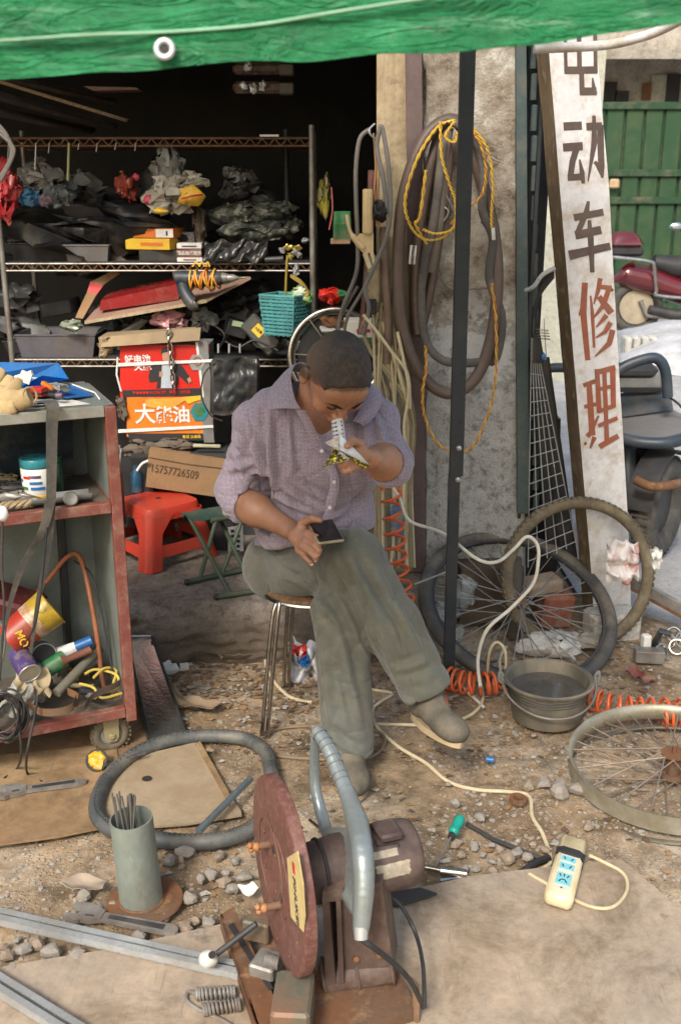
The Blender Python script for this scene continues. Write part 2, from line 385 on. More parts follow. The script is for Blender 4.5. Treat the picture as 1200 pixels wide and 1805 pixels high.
def concrete(name,ca,cb,cc_,pits=.6,patch=None,bs=.6):
 m,n,L,b=custom(name)
 tc=n.new('ShaderNodeTexCoord').outputs['Object']
 a1=nnoise(n,L,tc,4,10,.7); a2=nnoise(n,L,tc,30,8,.75); a3=nnoise(n,L,tc,130,4,.7)
 c=nramp(n,L,a1.outputs[0],[(.34,ca),(.5,cb),(.66,cc_)])
 c=nmix(n,L,pits,c,nramp(n,L,a2.outputs[0],[(.36,(.35,.33,.3)),(.5,(1,1,1)),(.7,(1.15,1.12,1.08))]), 'MULTIPLY')
 c=nmix(n,L,.5,c,nramp(n,L,a3.outputs[0],[(.3,(.45,.45,.45)),(.6,(1.1,1.1,1.1))]), 'MULTIPLY')
 if patch:c=patch(n,L,tc,c)
 L.new(c,b.inputs['Base Color']); b.inputs['Roughness'].default_value=.93; b.inputs['Specular IOR Level'].default_value=.25
 hh=nmath(n,L, 'ADD',nmath(n,L, 'MULTIPLY',a2.outputs[0],1.0),nmath(n,L, 'MULTIPLY',a3.outputs[0],.5)); nbump(n,L,hh,b,bs,.012)
 return m
def pillar_patch(n,L,tc,c):
 s_=n.new('ShaderNodeSeparateXYZ'); L.new(tc,s_.inputs[0]); z=s_.outputs[2]
 lo=nmath(n,L, 'ADD',z,nmath(n,L, 'MULTIPLY',nnoise(n,L,tc,4,5,.6).outputs[0],.22))
 f1=n.new('ShaderNodeMapRange'); f1.inputs[1].default_value=1.36; f1.inputs[2].default_value=1.42; L.new(lo,f1.inputs[0])
 old=nramp(n,L,nnoise(n,L,tc,9,9,.75).outputs[0],[(.34,(.12,.09,.07)),(.45,(.30,.255,.205)),(.57,(.42,.385,.33)),(.66,(.66,.64,.60))])
 c=nmix(n,L,f1.outputs[0],c,old)
 wz=n.new('ShaderNodeValToRGB'); e=wz.color_ramp.elements; e[0].position=.40; e[0].color=(0,0,0,1); e[1].position=.47; e[1].color=(1,1,1,1)
 q=e.new(.56); q.color=(1,1,1,1); q=e.new(.63); q.color=(0,0,0,1)
 zz=nmath(n,L, 'DIVIDE',z,2.3); L.new(zz,wz.inputs[0])
 wn_=nramp(n,L,nnoise(n,L,tc,13,8,.7).outputs[0],[(.47,(0,0,0)),(.53,(1,1,1))])
 f2=nmix(n,L,1.0,wz.outputs[0],wn_, 'MULTIPLY'); c=nmix(n,L,nmath(n,L, 'MULTIPLY',f2,.75),c,(.66,.68,.69))
 return c
def step_lower_tone(n,L,tc,c):  # step turns darker brown towards the bottom, with a noisy upper limit
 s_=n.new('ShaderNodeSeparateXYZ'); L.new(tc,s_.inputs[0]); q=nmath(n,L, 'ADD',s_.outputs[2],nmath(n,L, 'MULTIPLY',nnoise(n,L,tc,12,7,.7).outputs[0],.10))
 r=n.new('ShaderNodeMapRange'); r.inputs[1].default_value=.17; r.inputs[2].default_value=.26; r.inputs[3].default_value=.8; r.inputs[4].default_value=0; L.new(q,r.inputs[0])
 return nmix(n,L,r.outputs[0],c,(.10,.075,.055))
m_pillar=concrete('weathered_concrete_pillar',(.33,.335,.33),(.41,.415,.405),(.51,.51,.495),.8,pillar_patch,.9)
m_step=concrete('broken_concrete_step',(.14,.115,.095),(.24,.20,.17),(.34,.295,.25),.8,step_lower_tone,.9)
m_pave=concrete('pale_concrete_road',(.28,.28,.285),(.35,.35,.355),(.42,.42,.42),.25,None,.3)
m_wallfar=concrete('grimy_plaster_wall',(.26,.235,.20),(.36,.33,.285),(.44,.41,.36),.5,None,.4)
m_wallside=concrete('pale_green_plaster',(.33,.33,.28),(.40,.40,.34),(.48,.47,.40),.4,None,.4)
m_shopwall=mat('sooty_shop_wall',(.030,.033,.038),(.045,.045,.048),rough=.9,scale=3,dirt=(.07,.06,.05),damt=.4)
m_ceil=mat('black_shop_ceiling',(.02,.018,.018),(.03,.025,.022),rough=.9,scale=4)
def ply(name,ca,cb,st,dirt,grime=.6):
 m,n,L,b=custom(name)
 tc0=n.new('ShaderNodeTexCoord').outputs['Object']; mp=n.new('ShaderNodeMapping'); mp.inputs['Scale'].default_value=st; mp.inputs['Rotation'].default_value=(0,0,.17); L.new(tc0,mp.inputs[0])
 g=nnoise(n,L,mp.outputs[0],7,10,.7,.4); big=nnoise(n,L,tc0,2.1,8,.68); spots=nnoise(n,L,tc0,9,7,.62); sc=nnoise(n,L,tc0,55,5,.7)
 c=nramp(n,L,g.outputs[0],[(.35,ca),(.62,cb)])
 c=nmix(n,L,nmath(n,L, 'MULTIPLY',nramp(n,L,big.outputs[0],[(.40,(0,0,0)),(.60,(1,1,1))]),grime),c,dirt)
 c=nmix(n,L,1.0,c,nramp(n,L,nnoise(n,L,tc0,4.2,9,.75,.6).outputs[0],[(.36,(.58,.55,.5)),(.52,(1,1,1)),(.68,(1.22,1.2,1.17))]), 'MULTIPLY')
 c=nmix(n,L,nmath(n,L, 'MULTIPLY',nramp(n,L,spots.outputs[0],[(.62,(0,0,0)),(.70,(1,1,1))]),.65),c,(.12,.09,.06))
 mp3=n.new('ShaderNodeMapping'); mp3.inputs['Rotation'].default_value=(0,0,1.1); mp3.inputs['Scale'].default_value=(30,1.2,1); L.new(tc0,mp3.inputs[0]); c=nmix(n,L,nmath(n,L, 'MULTIPLY',nramp(n,L,nnoise(n,L,mp3.outputs[0],3,4,.6,.8).outputs[0],[(.63,(0,0,0)),(.66,(1,1,1))]),.4),c,tuple(x*.55 for x in ca))
 c=nmix(n,L,.45,c,nramp(n,L,sc.outputs[0],[(.32,(.6,.58,.55)),(.6,(1.05,1.05,1.05))]), 'MULTIPLY')
 L.new(c,b.inputs['Base Color']); b.inputs['Roughness'].default_value=.8
 nbump(n,L,nmath(n,L, 'ADD',g.outputs[0],sc.outputs[0]),b,.25,.004); return m
m_ply=ply('dusty_plywood',(.31,.235,.165),(.41,.325,.24),(1,.25,1),(.27,.225,.18),.8)
m_ply2=ply('stained_cardboard_sheet',(.29,.19,.10),(.37,.26,.145),(1,.5,1),(.19,.115,.06),.85)
m_ply3=ply('trodden_brown_sheet',(.25,.15,.08),(.31,.20,.11),(1,.5,1),(.16,.095,.055),.75)
m_dkply=ply('dark_oily_sheet',(.10,.085,.07),(.16,.135,.11),(1,.5,1),(.06,.05,.045))
m_plank=ply('pale_wood_plank',(.36,.29,.18),(.54,.45,.30),(9,9,.35),(.24,.18,.11),.6)
m_plankred=mat('red_brown_painted_post',(.12,.06,.052),(.15,.078,.066),rough=.6,scale=5,dirt=(.22,.15,.12),dscale=8,damt=.4,stretch=(1,1,.3))
m_plankdark=mat('mauve_brown_painted_post',(.10,.07,.072),(.13,.09,.09),rough=.6,scale=5,dirt=(.2,.15,.12),damt=.3)
m_signwhite=mat('peeling_white_paint',(.72,.72,.74),(.60,.60,.62),(.50,.47,.42),rough=.6,scale=5,dirt=(.38,.29,.18),dscale=9,damt=.7,bump=.3,bscale=40)
m_signside=mat('rotten_wood_edge',(.17,.115,.06),(.10,.075,.05),(.30,.24,.14),rough=.9,scale=18,bump=.6,stretch=(1,1,.4))
m_brownpaint=mat('dark_brown_lettering_paint',(.085,.060,.052),(.11,.08,.07),rough=.7,scale=25,bump=.1)
m_redbrown=mat('red_brown_lettering_paint',(.33,.10,.055),(.27,.08,.045),rough=.7,scale=25,bump=.1)
m_gategreen=mat('green_gate_paint',(.021,.068,.027),(.016,.054,.022),rough=.55,scale=2,dirt=(.07,.09,.035),dscale=3,damt=.5)
m_gateframe=mat('dark_green_gate_paint',(.018,.062,.027),rough=.5)
m_scooter=mat('red_scooter_paint',(.11,.008,.011),(.08,.007,.009),rough=.2,coat=1,scale=3,bump=0,fine=0)
m_beigewall=mat('cream_cover_disc',(.45,.38,.27),(.35,.3,.22),rough=.6)
m_navy=mat('navy_painted_tube',(.03,.045,.065),(.04,.055,.075),rough=.4,scale=5,dirt=(.15,.14,.13),damt=.3)
m_seat=mat('grey_seat_pad',(.16,.155,.155),(.19,.185,.18),rough=.7,scale=4)
m_seatback=mat('dark_blue_vinyl',(.05,.065,.08),rough=.6)
m_concblock=concrete('white_limed_block',(.42,.41,.38),(.56,.55,.51),(.68,.66,.62),.5)
m_tarp,n,L,b=custom('green_tarpaulin')
tc=n.new('ShaderNodeTexCoord').outputs['Object']
mp=n.new('ShaderNodeMapping'); mp.inputs['Scale'].default_value=(1,1,3.2); L.new(tc,mp.inputs[0])
a1=nnoise(n,L,mp.outputs[0],3.2,9,.65,.5); a2=nnoise(n,L,mp.outputs[0],11,8,.7); a3=nnoise(n,L,tc,90,5,.7)
c=nramp(n,L,a1.outputs[0],[(.34,(.010,.16,.06)),(.5,(.022,.30,.11)),(.64,(.07,.48,.22))])
c=nmix(n,L,nramp(n,L,a2.outputs[0],[(.56,(0,0,0)),(.72,(1,1,1))]),c,(.18,.46,.27))
mp4=n.new('ShaderNodeMapping'); mp4.inputs['Scale'].default_value=(1.2,1,9); mp4.inputs['Rotation'].default_value=(0,.12,0); L.new(tc,mp4.inputs[0]); c=nmix(n,L,nmath(n,L, 'MULTIPLY',nramp(n,L,nnoise(n,L,mp4.outputs[0],4,7,.7,.8).outputs[0],[(.58,(0,0,0)),(.68,(1,1,1))]),.5),c,(.35,.62,.45))
c=nmix(n,L,.5,c,nramp(n,L,a3.outputs[0],[(.3,(.6,.6,.6)),(.6,(1.1,1.1,1.1))]), 'MULTIPLY')
L.new(c,b.inputs['Base Color']); b.inputs['Roughness'].default_value=.42; b.inputs['Specular IOR Level'].default_value=.5
wvx=n.new('ShaderNodeTexWave'); wvx.inputs['Scale'].default_value=120; wvx.bands_direction='DIAGONAL'; L.new(tc,wvx.inputs[0])
mp2=n.new('ShaderNodeMapping'); mp2.inputs['Rotation'].default_value=(0,.5,.6); mp2.inputs['Scale'].default_value=(1,1,4); L.new(tc,mp2.inputs[0]); cr_=nnoise(n,L,mp2.outputs[0],6,5,.6,1.2)
rg_=nmath(n,L, 'ABSOLUTE',nmath(n,L, 'SUBTRACT',cr_.outputs[0],.5)); rg2=nramp(n,L,rg_,[(0,(1,1,1)),(.05,(0,0,0))])
nbump(n,L,nmath(n,L, 'ADD',nmath(n,L, 'ADD',a2.outputs[0],nmath(n,L, 'MULTIPLY',rg2,.5)),nmath(n,L, 'ADD',nmath(n,L, 'MULTIPLY',a1.outputs[0],2.0),nmath(n,L, 'MULTIPLY',wvx.outputs[0],.03))),b,.5,.02)
tr=n.new('ShaderNodeBsdfTranslucent'); L.new(c,tr.inputs[0]); ms=n.new('ShaderNodeMixShader'); ms.inputs[0].default_value=.42
L.new(b.outputs[0],ms.inputs[1]); L.new(tr.outputs[0],ms.inputs[2]); L.new(ms.outputs[0],n['Material Output'].inputs[0])
def shirt_mat(name,ca,cb,freq=1150.):
 m,n,L,b=custom(name)
 tc=n.new('ShaderNodeTexCoord').outputs['Object']; s_=n.new('ShaderNodeSeparateXYZ'); L.new(tc,s_.inputs[0])
 f1=nmath(n,L, 'SINE',nmath(n,L, 'MULTIPLY',s_.outputs[0],freq)); f2=nmath(n,L, 'SINE',nmath(n,L, 'MULTIPLY',nmath(n,L, 'ADD',s_.outputs[2],nmath(n,L, 'MULTIPLY',s_.outputs[1],.35)),freq))
 g=nmath(n,L, 'ADD',nmath(n,L, 'MULTIPLY',nmath(n,L, 'ADD',f1,f2),.25),.5)
 big=nnoise(n,L,tc,5,6,.6)
 c1=nramp(n,L,big.outputs[0],[(.35,ca),(.65,tuple(x*1.25 for x in ca))])
 c=nmix(n,L,nramp(n,L,g,[(.3,(0,0,0)),(.7,(1,1,1))]),c1,cb)
 L.new(c,b.inputs['Base Color']); b.inputs['Roughness'].default_value=.9; b.inputs['Sheen Weight'].default_value=.25
 wv=nnoise(n,L,tc,330,2,.5); c=nmix(n,L,.55,c,nramp(n,L,wv.outputs[0],[(.38,(.55,.53,.56)),(.62,(1.35,1.33,1.35))]), 'MULTIPLY'); L.new(c,b.inputs['Base Color'])
 w=nnoise(n,L,tc,38,5,.6); nbump(n,L,w.outputs[0],b,.25,.006); return m
m_shirt=shirt_mat('purple_check_shirt',(.145,.112,.160),(.36,.315,.375),1650.)
m_trous,n,L,b=custom('grey_green_trousers')
tc=n.new('ShaderNodeTexCoord').outputs['Object']
a1=nnoise(n,L,tc,4,7,.65); a2=nnoise(n,L,tc,18,6,.6); a3=nnoise(n,L,tc,400,3,.5)
c=nramp(n,L,a1.outputs[0],[(.35,(.080,.080,.058)),(.5,(.098,.102,.085)),(.65,(.12,.132,.122))])
c=nmix(n,L,nmath(n,L, 'MULTIPLY',nramp(n,L,a2.outputs[0],[(.52,(0,0,0)),(.75,(1,1,1))]),.4),c,(.19,.165,.12))
c=nmix(n,L,.3,c,nramp(n,L,a3.outputs[0],[(.3,(.6,.6,.6)),(.7,(1.1,1.1,1.1))]), 'MULTIPLY')
L.new(c,b.inputs['Base Color']); b.inputs['Roughness'].default_value=.88; b.inputs['Sheen Weight'].default_value=.2
nbump(n,L,nnoise(n,L,tc,26,5,.6).outputs[0],b,.3,.008)
m_skin=mat('tanned_skin',(.44,.225,.135),(.35,.165,.094),(.50,.27,.17),rough=.45,scale=11,bump=.12,bscale=160,sss=.25,spec=.5,fine=.1,dirt=(.22,.095,.05),dscale=9,damt=.35)
m_nail=mat('finger_nail',(.50,.30,.22),rough=.35,bump=0)
m_hair,n,L,b=custom('buzz_cut_hair')
tc=n.new('ShaderNodeTexCoord').outputs['Object']
a1=nnoise(n,L,tc,9,6,.6); a2=nnoise(n,L,tc,380,3,.6)
c=nramp(n,L,a1.outputs[0],[(.35,(.022,.017,.014)),(.65,(.042,.031,.025))])
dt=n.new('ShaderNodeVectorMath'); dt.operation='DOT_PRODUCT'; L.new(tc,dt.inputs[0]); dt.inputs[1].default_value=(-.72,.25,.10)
mrh=n.new('ShaderNodeMapRange'); L.new(dt.outputs['Value'],mrh.inputs[0]); HAIRMR=mrh; mrh.inputs[4].default_value=.85  # paler on the left: side light and scalp showing through, put into the colour
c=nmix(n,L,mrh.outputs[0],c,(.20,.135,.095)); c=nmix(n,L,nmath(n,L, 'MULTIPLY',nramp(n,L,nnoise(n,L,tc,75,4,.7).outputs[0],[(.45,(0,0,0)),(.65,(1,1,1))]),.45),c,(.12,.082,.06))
c=nmix(n,L,nramp(n,L,a2.outputs[0],[(.56,(0,0,0)),(.8,(1,1,1))]),c,(.10,.07,.05))
L.new(c,b.inputs['Base Color']); b.inputs['Roughness'].default_value=.62; nbump(n,L,a2.outputs[0],b,.8,.004)
m_brow=mat('dark_brows',(.02,.013,.01),rough=.9,bump=0)
m_lip=mat('lips',(.26,.10,.075),rough=.45,bump=0)
m_shoe=mat('dusty_canvas_shoe',(.075,.070,.055),(.11,.10,.08),rough=.9,scale=12,dirt=(.22,.18,.13),damt=.6,bump=.3)
m_sole=mat('tan_shoe_sole',(.46,.36,.22),(.36,.27,.16),rough=.8,scale=14,dirt=(.2,.15,.1),damt=.5)
m_sock=mat('grey_sock',(.08,.08,.075),rough=.9)
# SETTING
def N3(x,y,z=0.):return mnoise.noise(Vector((x,y,z)))
def gz(x,y):
 k=max(0.,min(1.,(y-.9)/.3))*max(0.,min(1.,(4.2-y)/.6))
 return-.012+k*(.010*N3(x*2.3,y*2.3)+.006*N3(x*7,y*7,3)+.004*N3(x*19,y*19,7)+.0025*N3(x*45,y*45,9))
xs=list(np.linspace(-60,-3,12))+list(np.linspace(-2.4,-1.45,9))+list(np.arange(-1.35,1.5,.014))+list(np.linspace(1.6,3,9))+list(np.linspace(4,60,12))
ys=list(np.linspace(-20,.6,8))+list(np.arange(.9,3.9,.014))+list(np.linspace(4,6,12))+list(np.linspace(7,120,20))
g=MB(); w_=len(ys)
g.v=[(x,y,gz(x,y)) for x in xs for y in ys]
g.f=[(i*w_+j,(i+1)*w_+j,(i+1)*w_+j+1,i*w_+j+1) for i in range(len(xs)-1) for j in range(w_-1)]; g.mi=[0]*len(g.f)
o=bpy.data.objects.new('ground',mesh_of('ground',g,m_ground)); COL.objects.link(o); o['kind']='structure'
pv=MB(); rp=[(0.98,3.95),(1.3,3.62),(3.0,3.5),(20,3.5),(20,14.5),(0.9,14.5)]
pv.prism([(x,y,.006) for x,y in rp],(0,0,-.05))
struct('road',pv,m_pave)
STEP=.205
def stepfront(x):return 3.36+.035*N3(x*3.3,1.1)+.02*N3(x*9,4.2)+(.09 if x>.1 else 0)*min(1,(x-.1)/.2 if x>.1 else 0)
def stepfn(u,v):
 x=-3.0+u*3.31; y0=stepfront(x)
 if v<.45:
  t=v/.45; z=-.03+t*(STEP-.005); bulge=.022*math.sin(t*PI)+.030*N3(x*7,t*2.6,2)+.014*N3(x*22,t*8,5)
  return(x,y0-.03+(1-t)*-.012-bulge+.012*t,z)
 t=(v-.45)/.55; y=y0+.0+(t**1.8)*2.6
 edge=max(0,1-t*22)
 return(x,y,STEP-.016*edge+.006*N3(x*5,y*5)*(1+edge*3)+.004*N3(x*17,y*17,3))
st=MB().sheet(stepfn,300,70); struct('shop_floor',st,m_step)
SHW=.74
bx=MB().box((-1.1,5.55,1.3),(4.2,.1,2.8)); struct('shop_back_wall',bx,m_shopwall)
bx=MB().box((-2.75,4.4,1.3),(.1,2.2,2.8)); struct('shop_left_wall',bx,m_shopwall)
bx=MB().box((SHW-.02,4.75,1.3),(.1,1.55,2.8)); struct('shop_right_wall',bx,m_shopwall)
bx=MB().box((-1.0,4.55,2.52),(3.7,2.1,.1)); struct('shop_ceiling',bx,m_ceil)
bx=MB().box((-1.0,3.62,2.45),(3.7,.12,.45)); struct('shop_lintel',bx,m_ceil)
def pil(u,v,y):
 tl,tr,bl,br_=Y(741,70,3.73),Y(916,70,3.73),Y(748,1040,3.73),Y(926,1040,3.73)
 a=bl.lerp(tl,v); b=br_.lerp(tr,v); return a.lerp(b,u)
PILT=2.35
def pilfn(u,v):
 per=[(0,0),(.02,-.012),(.3,-.012),(.7,-.012),(.98,-.012),(1,0),(1.0,.36),(0,.36)]
 k=u*7; i=min(6,int(k)); t=k-i; a,b=per[i],per[i+1]; s_=a[0]+(b[0]-a[0])*t; dy=a[1]+(b[1]-a[1])*t
 q=pil(s_,v*1.12-.12,3.73); z=q.z
 er=0
 if s_<.12 and dy<.1:er=max(0,mnoise.noise(Vector((z*6,s_*8,1)))+.15)*.05*(1 if z>1.3 else .25)
 n_=.004*N3(q.x*14,z*14)+.002*N3(q.x*40,z*40)
 return(q.x+er,3.73+dy+er*.8-n_,z)
pl=MB().sheet(pilfn,70,170)
solo('concrete_pillar',pl,m_pillar, 'weathered grey concrete pillar with a whitewashed patch, inner tubes and twisted wire hanging on it', 'pillar')
def board_px(name,mats,x0t,x1t,yt,x0b,x1b,yb,ydep,th,label,cat,parent=None,seg=14,wob=.002):
 a,b,c,d=Y(x0t,yt,ydep),Y(x1t,yt,ydep),Y(x0b,yb,ydep),Y(x1b,yb,ydep)
 mb=MB(); vs=[]
 for i in range(seg+1):
  t=i/seg; l,r_=c.lerp(a,t),d.lerp(b,t); wv=wob*N3(t*5,x0t)
  for p,yy in((l,0),(r_,0),(r_,th),(l,th)):vs.append((p.x+wv,p.y+yy+wv,p.z))
 fs=[(3,2,1,0),tuple(seg*4+k for k in range(4))]
 for i in range(seg):
  for k in range(4):l=(k+1)%4; fs.append((i*4+k,i*4+l,i*4+4+l,i*4+4+k))
 mb.add(vs,fs)
 return solo(name,mb,mats,label,cat)
board_px('timber_plank',m_plank,664,713,80,664,742,1010,3.67,.03, 'pale upright plank with pencil writing beside the shop opening, cables hanging over it', 'plank')
board_px('timber_post',m_plankdark,714,743,80,728,750,1008,3.65,.06, 'narrow mauve brown painted upright between the pale plank and concrete pillar', 'post')
board_px('corner_post',m_tealpaint,909,927,70,912,932,905,3.69,.03, 'flat blue grey steel upright screwed to the right edge of the concrete pillar', 'steel upright')
t=thing('slotted_rail', 'dark slotted steel rail standing just right of the concrete pillar', 'rail',Y(936,900,3.73))
pa,pb=Y(931,70,3.74),Y(936,910,3.74)
mb=MB(); mb.box((pa+pb)/2,(.012,.05,(pa-pb).length)); part('upright',mb,m_post,t)
tab=None
for k in range(17):
 q=pb.lerp(pa,(k+.5)/17)
 mb=MB(); mb.box(q+Vector((.017,.0,0)),(.022,.012,.088),bev=.004)
 part('tab',mb,m_tealpaint,t)
pt,pb=Y(822,40,3.13),G(790,1205)
t=thing('tent_post', 'black perforated steel tent post standing alone in front of the concrete pillar', 'post',pb)
ax=(pt-pb); Lp=ax.length; M=frame(pb,(1,0,0),ax)
def tp(p):return M@Vector(p)
mb=MB()
zs=Lp
for k,(h0,h1,rr) in enumerate(((0,Lp*.36,.0175),(Lp*.36,Lp,.0205))):
 mb.prism([tp((-rr,-rr,h0)),tp((rr,-rr,h0)),tp((rr,rr,h0)),tp((-rr,rr,h0))],ax.normalized()*(h1-h0))
part('pole',mb,m_post,t,sm=20)
mb=MB(); hb=MB()
for h in(.445,.485,.62,.70,.78,.52,.92):mb.cyl(tp((.006,-.0217,h*Lp)),tp((.006,-.0211,h*Lp)),.004,n=10)
part('hole',mb,m_ink,t,kind='stuff')
for h in(.355,.405):
 b2=MB(); b2.lathe([(.0085,0),(.0085,.003),(.005,.006),(0,.0065)],14,tp((.004,-.0208,(.0+h)*Lp)),(0,-1,-.1)); part('bolt',b2,m_galv,t)
mb=MB().box(pb+Vector((0,0,.004)),(.09,.09,.006),bev=.002); part('foot_plate',mb,m_rust,t)
hem=smooth_path([Y(x,y,1.25) for x,y in((-560,170),(-260,152),(0,139),(150,131),(300,119),(450,109),(600,103),(800,88),(1000,72),(1200,38),(1420,-10))],14)
t=thing('tarpaulin_awning', 'green tarpaulin awning with a metal eyelet hanging across the top of the view', 'awning',(0,1.25,1.7))
def tarpf(u,v):
 k=u*(len(hem)-1); i=min(len(hem)-2,int(k)); h=hem[i].lerp(hem[i+1],k-i)
 wv=.022*N3(h.x*4,v*2.2)+.016*N3(h.x*9,v*9,4)+.007*abs(N3(h.x*14+v*20,v*26,9))
 if v<.22:
  tt=v/.22; return(h.x,1.25+wv*(0.3+tt)-.012*tt,h.z+tt*.30+.004*N3(h.x*12,0))
 tt=(v-.22)/.78
 return(h.x*(1+.02*tt),1.238+wv+tt*1.5,h.z+.30+tt*.42+.03*N3(h.x*2,tt*3)-.05*math.sin(tt*PI))
part('canopy',MB().sheet(tarpf,150,90,.0012),m_tarp,t)
sm=[Y(x,y,1.243) for x,y in((-200,84),(0,72),(150,62),(300,56),(450,44),(600,20),(760,-4),(900,-20))]
mb=MB().tube(smooth_path(sm,10),.0022,6); part('seam',mb,mat('pale_green_seam',(.25,.5,.34),rough=.5),t)
e=Y(290,86,1.236)
mb=MB(); mb.ring(e,(0,-1,.15),.0088,.0035,32,10,flat=.6); part('eyelet',mb,m_galv,t)
mb=MB().lathe([(.0065,0),(0,.0001)],20,e+Vector((0,.001,0)),(0,-1,.1)); part('eyelet_hole',mb,m_ink,t)
mb=MB().tube(smooth_path([Y(940,86,3.2),Y(1060,80,3.2),Y(1120,68,3.15),Y(1170,50,3.1),Y(1240,12,3.0)],8),.0135,12)
solo('awning_pipe',mb,m_signwhite, 'pale curved pipe running off the upper right behind the sign top', 'pipe')
# leaning painted sign
SN=Vector((math.sin(R(17)),-math.cos(R(17)),.04)).normalized()
SP0=Y(1040,600,3.62)
def onp(px,py,P0=SP0,N=SN,lift=0.0):
 d=ray(px,py); C0=Vector((0,0,CAM_H)); tt=(P0-C0).dot(N)/d.dot(N); return C0+d*tt+N*lift
ol=[(962,40),(966,78),(986,330),(1008,600),(1024,800),(1041,1003),(1046,1085)]
orr=[(1046,40),(1050,78),(1072,320),(1087,600),(1098,780),(1107,935),(1112,1085)]
t=thing('painted_sign', 'tall leaning white wooden sign hand-lettered 电动车修理 at the right', 'sign',onp(1078,1085))
mb=MB(); vs=[]; D=SN*-.085
for k in range(26):
 v=k/25
 def at(pl_):
  yy=40+v*1045
  for(xa,ya),(xb,yb) in zip(pl_,pl_[1:]):
   if ya<=yy<=yb:s_=(yy-ya)/(yb-ya); return(xa+(xb-xa)*s_,yy)
  return pl_[-1]
 a,b_=onp(*at(ol)),onp(*at(orr)); jt=.0018*N3(v*21,3)
 vs+=[a+Vector((jt,0,0)),b_+Vector((-jt,0,0)),b_+D,a+D+Vector((jt*3,0,0))]
fs=[]; mi=[]
for k in range(25):
 for q in range(4):
  l=(q+1)%4; fs.append((k*4+q,k*4+4+q,k*4+4+l,k*4+l))
fs+=[(0,1,2,3),(103,102,101,100)]
mb.add(vs,fs); mb.mi=[0 if(i<100 and i%4==0) else 1 for i in range(len(fs))]
part('board',mb,[m_signwhite,m_signside],t,sm=30)
def stroke(mb,pts,w,plane=onp,lift=.0012,dep=.0012):
 """flat brush stroke through pixel points; w = width or list of widths, in photo pixels"""
 n_=len(pts); ww=w if isinstance(w,(list,tuple)) else[w]*n_
 pts2=[]; w2=[]
 for i in range(n_-1):
  for j in range(4):
   s_=j/4; pts2.append((pts[i][0]+(pts[i+1][0]-pts[i][0])*s_,pts[i][1]+(pts[i+1][1]-pts[i][1])*s_)); w2.append(ww[i]+(ww[i+1]-ww[i])*s_)
 pts2.append(pts[-1]); w2.append(ww[-1]); n2=len(pts2); L_,R_=[],[]
 for i,(x,y) in enumerate(pts2):
  xa,ya=pts2[max(0,i-1)]; xb,yb=pts2[min(n2-1,i+1)]
  dx,dy=xb-xa,yb-ya; q=math.hypot(dx,dy) or 1; nx,ny=-dy/q,dx/q
  hw=w2[i]/2*(1+.07*N3(x*.13,y*.13));
  L_.append((x+nx*hw,y+ny*hw)); R_.append((x-nx*hw,y-ny*hw))
 poly=L_+R_[::-1]
 top=[plane(x,y,lift=lift) for x,y in poly]; nb=len(mb.v)
 m_=len(top)
 base=[plane(x,y,lift=lift-dep) for x,y in poly]
 fs=[(i,i+1,m_-2-i,m_-1-i) for i in range(n2-1)]+[(i,i+m_,(i+1)%m_+m_,(i+1)%m_) for i in range(m_)]
 mb.add(top+base,fs)
def z1(*p):return[(900+x/4,60+y/4) for x,y in p]
def z2(*p):return[(900+x/4,440+y/4) for x,y in p]
CH=[(m_brownpaint,z1,[([(378,-90),(387,272)],24),([(590,-90),(596,272)],26),([(476,-120),(482,262)],32),([(368,84),(602,84)],50),([(376,255),(606,252)],50),([(494,250),(500,425)],34),([(484,403),(600,402)],52),([(586,420),(572,308)],[38,8])]),(m_brownpaint,z1,[([(370,652),(498,645)],58),([(366,800),(504,790)],58),([(462,800),(432,900),(418,1005)],[44,42,40]),([(398,1012),(508,1004)],46),([(508,1052),(500,980),(482,884)],[24,34,10]),([(530,652),(638,648)],52),([(627,640),(634,940),(642,1012)],[44,44,16]),([(642,1005),(616,930),(588,900)],[18,34,20]),([(582,575),(585,760),(540,1040)],[22,40,6])]),(m_brownpaint,z1,[([(545,1178),(530,1260),(465,1410)],[20,40,40]),([(443,1295),(650,1255)],50),([(452,1420),(634,1380)],58),([(550,1312),(560,1440),(572,1680)],[24,42,30]),([(408,1560),(698,1495)],[66,52])]),(m_redbrown,z2,[([(520,232),(508,440),(540,780)],[40,46,36]),([(478,465),(505,400)],[8,30]),([(560,325),(572,450),(585,690)],[10,26,16]),([(628,202),(612,290),(582,385)],[34,30,8]),([(622,262),(706,268)],30),([(694,255),(650,390),(582,480)],[34,36,10]),([(618,330),(705,445)],[36,50]),([(672,462),(600,545)],[36,10]),([(700,512),(660,580),(596,620)],[36,30,8]),([(714,565),(690,660),(590,752)],[38,38,8])]),(m_redbrown,z2,[([(508,958),(600,925)],30),([(516,1108),(598,1090)],28),([(548,930),(572,1310)],[38,44]),([(536,1318),(560,1290),(616,1170)],[36,30,14]),([(556,1402),(588,1320)],[12,34]),([(604,842),(620,1150)],34),([(714,822),(720,1112)],36),([(598,866),(732,830)],36),([(612,985),(718,960)],24),([(616,1140),(724,1100)],28),([(655,852),(674,1370)],[28,32]),([(612,1242),(748,1186)],28),([(622,1388),(752,1312)],[38,36])]),]
for mt,zf,sts in CH:
 mb=MB()
 for kk,(pts,w) in enumerate(sts):
  stroke(mb,zf(*pts),[x/4 for x in w]if isinstance(w,list) else w/4,lift=.0012+kk*.00022)
 part('painted_character',mb,mt,t,sm=0)
for q in((1078,511),(1031,782)):
 mb=MB().lathe([(.006,0),(.004,.002),(0,.003)],12,onp(*q),SN); part('nail_head',mb,m_rust,t)
mb=MB().tube([Y(950,60,3.78),Y(985,330,3.76),Y(1010,640,3.75),Y(1040,1010,3.73)],.030,12)
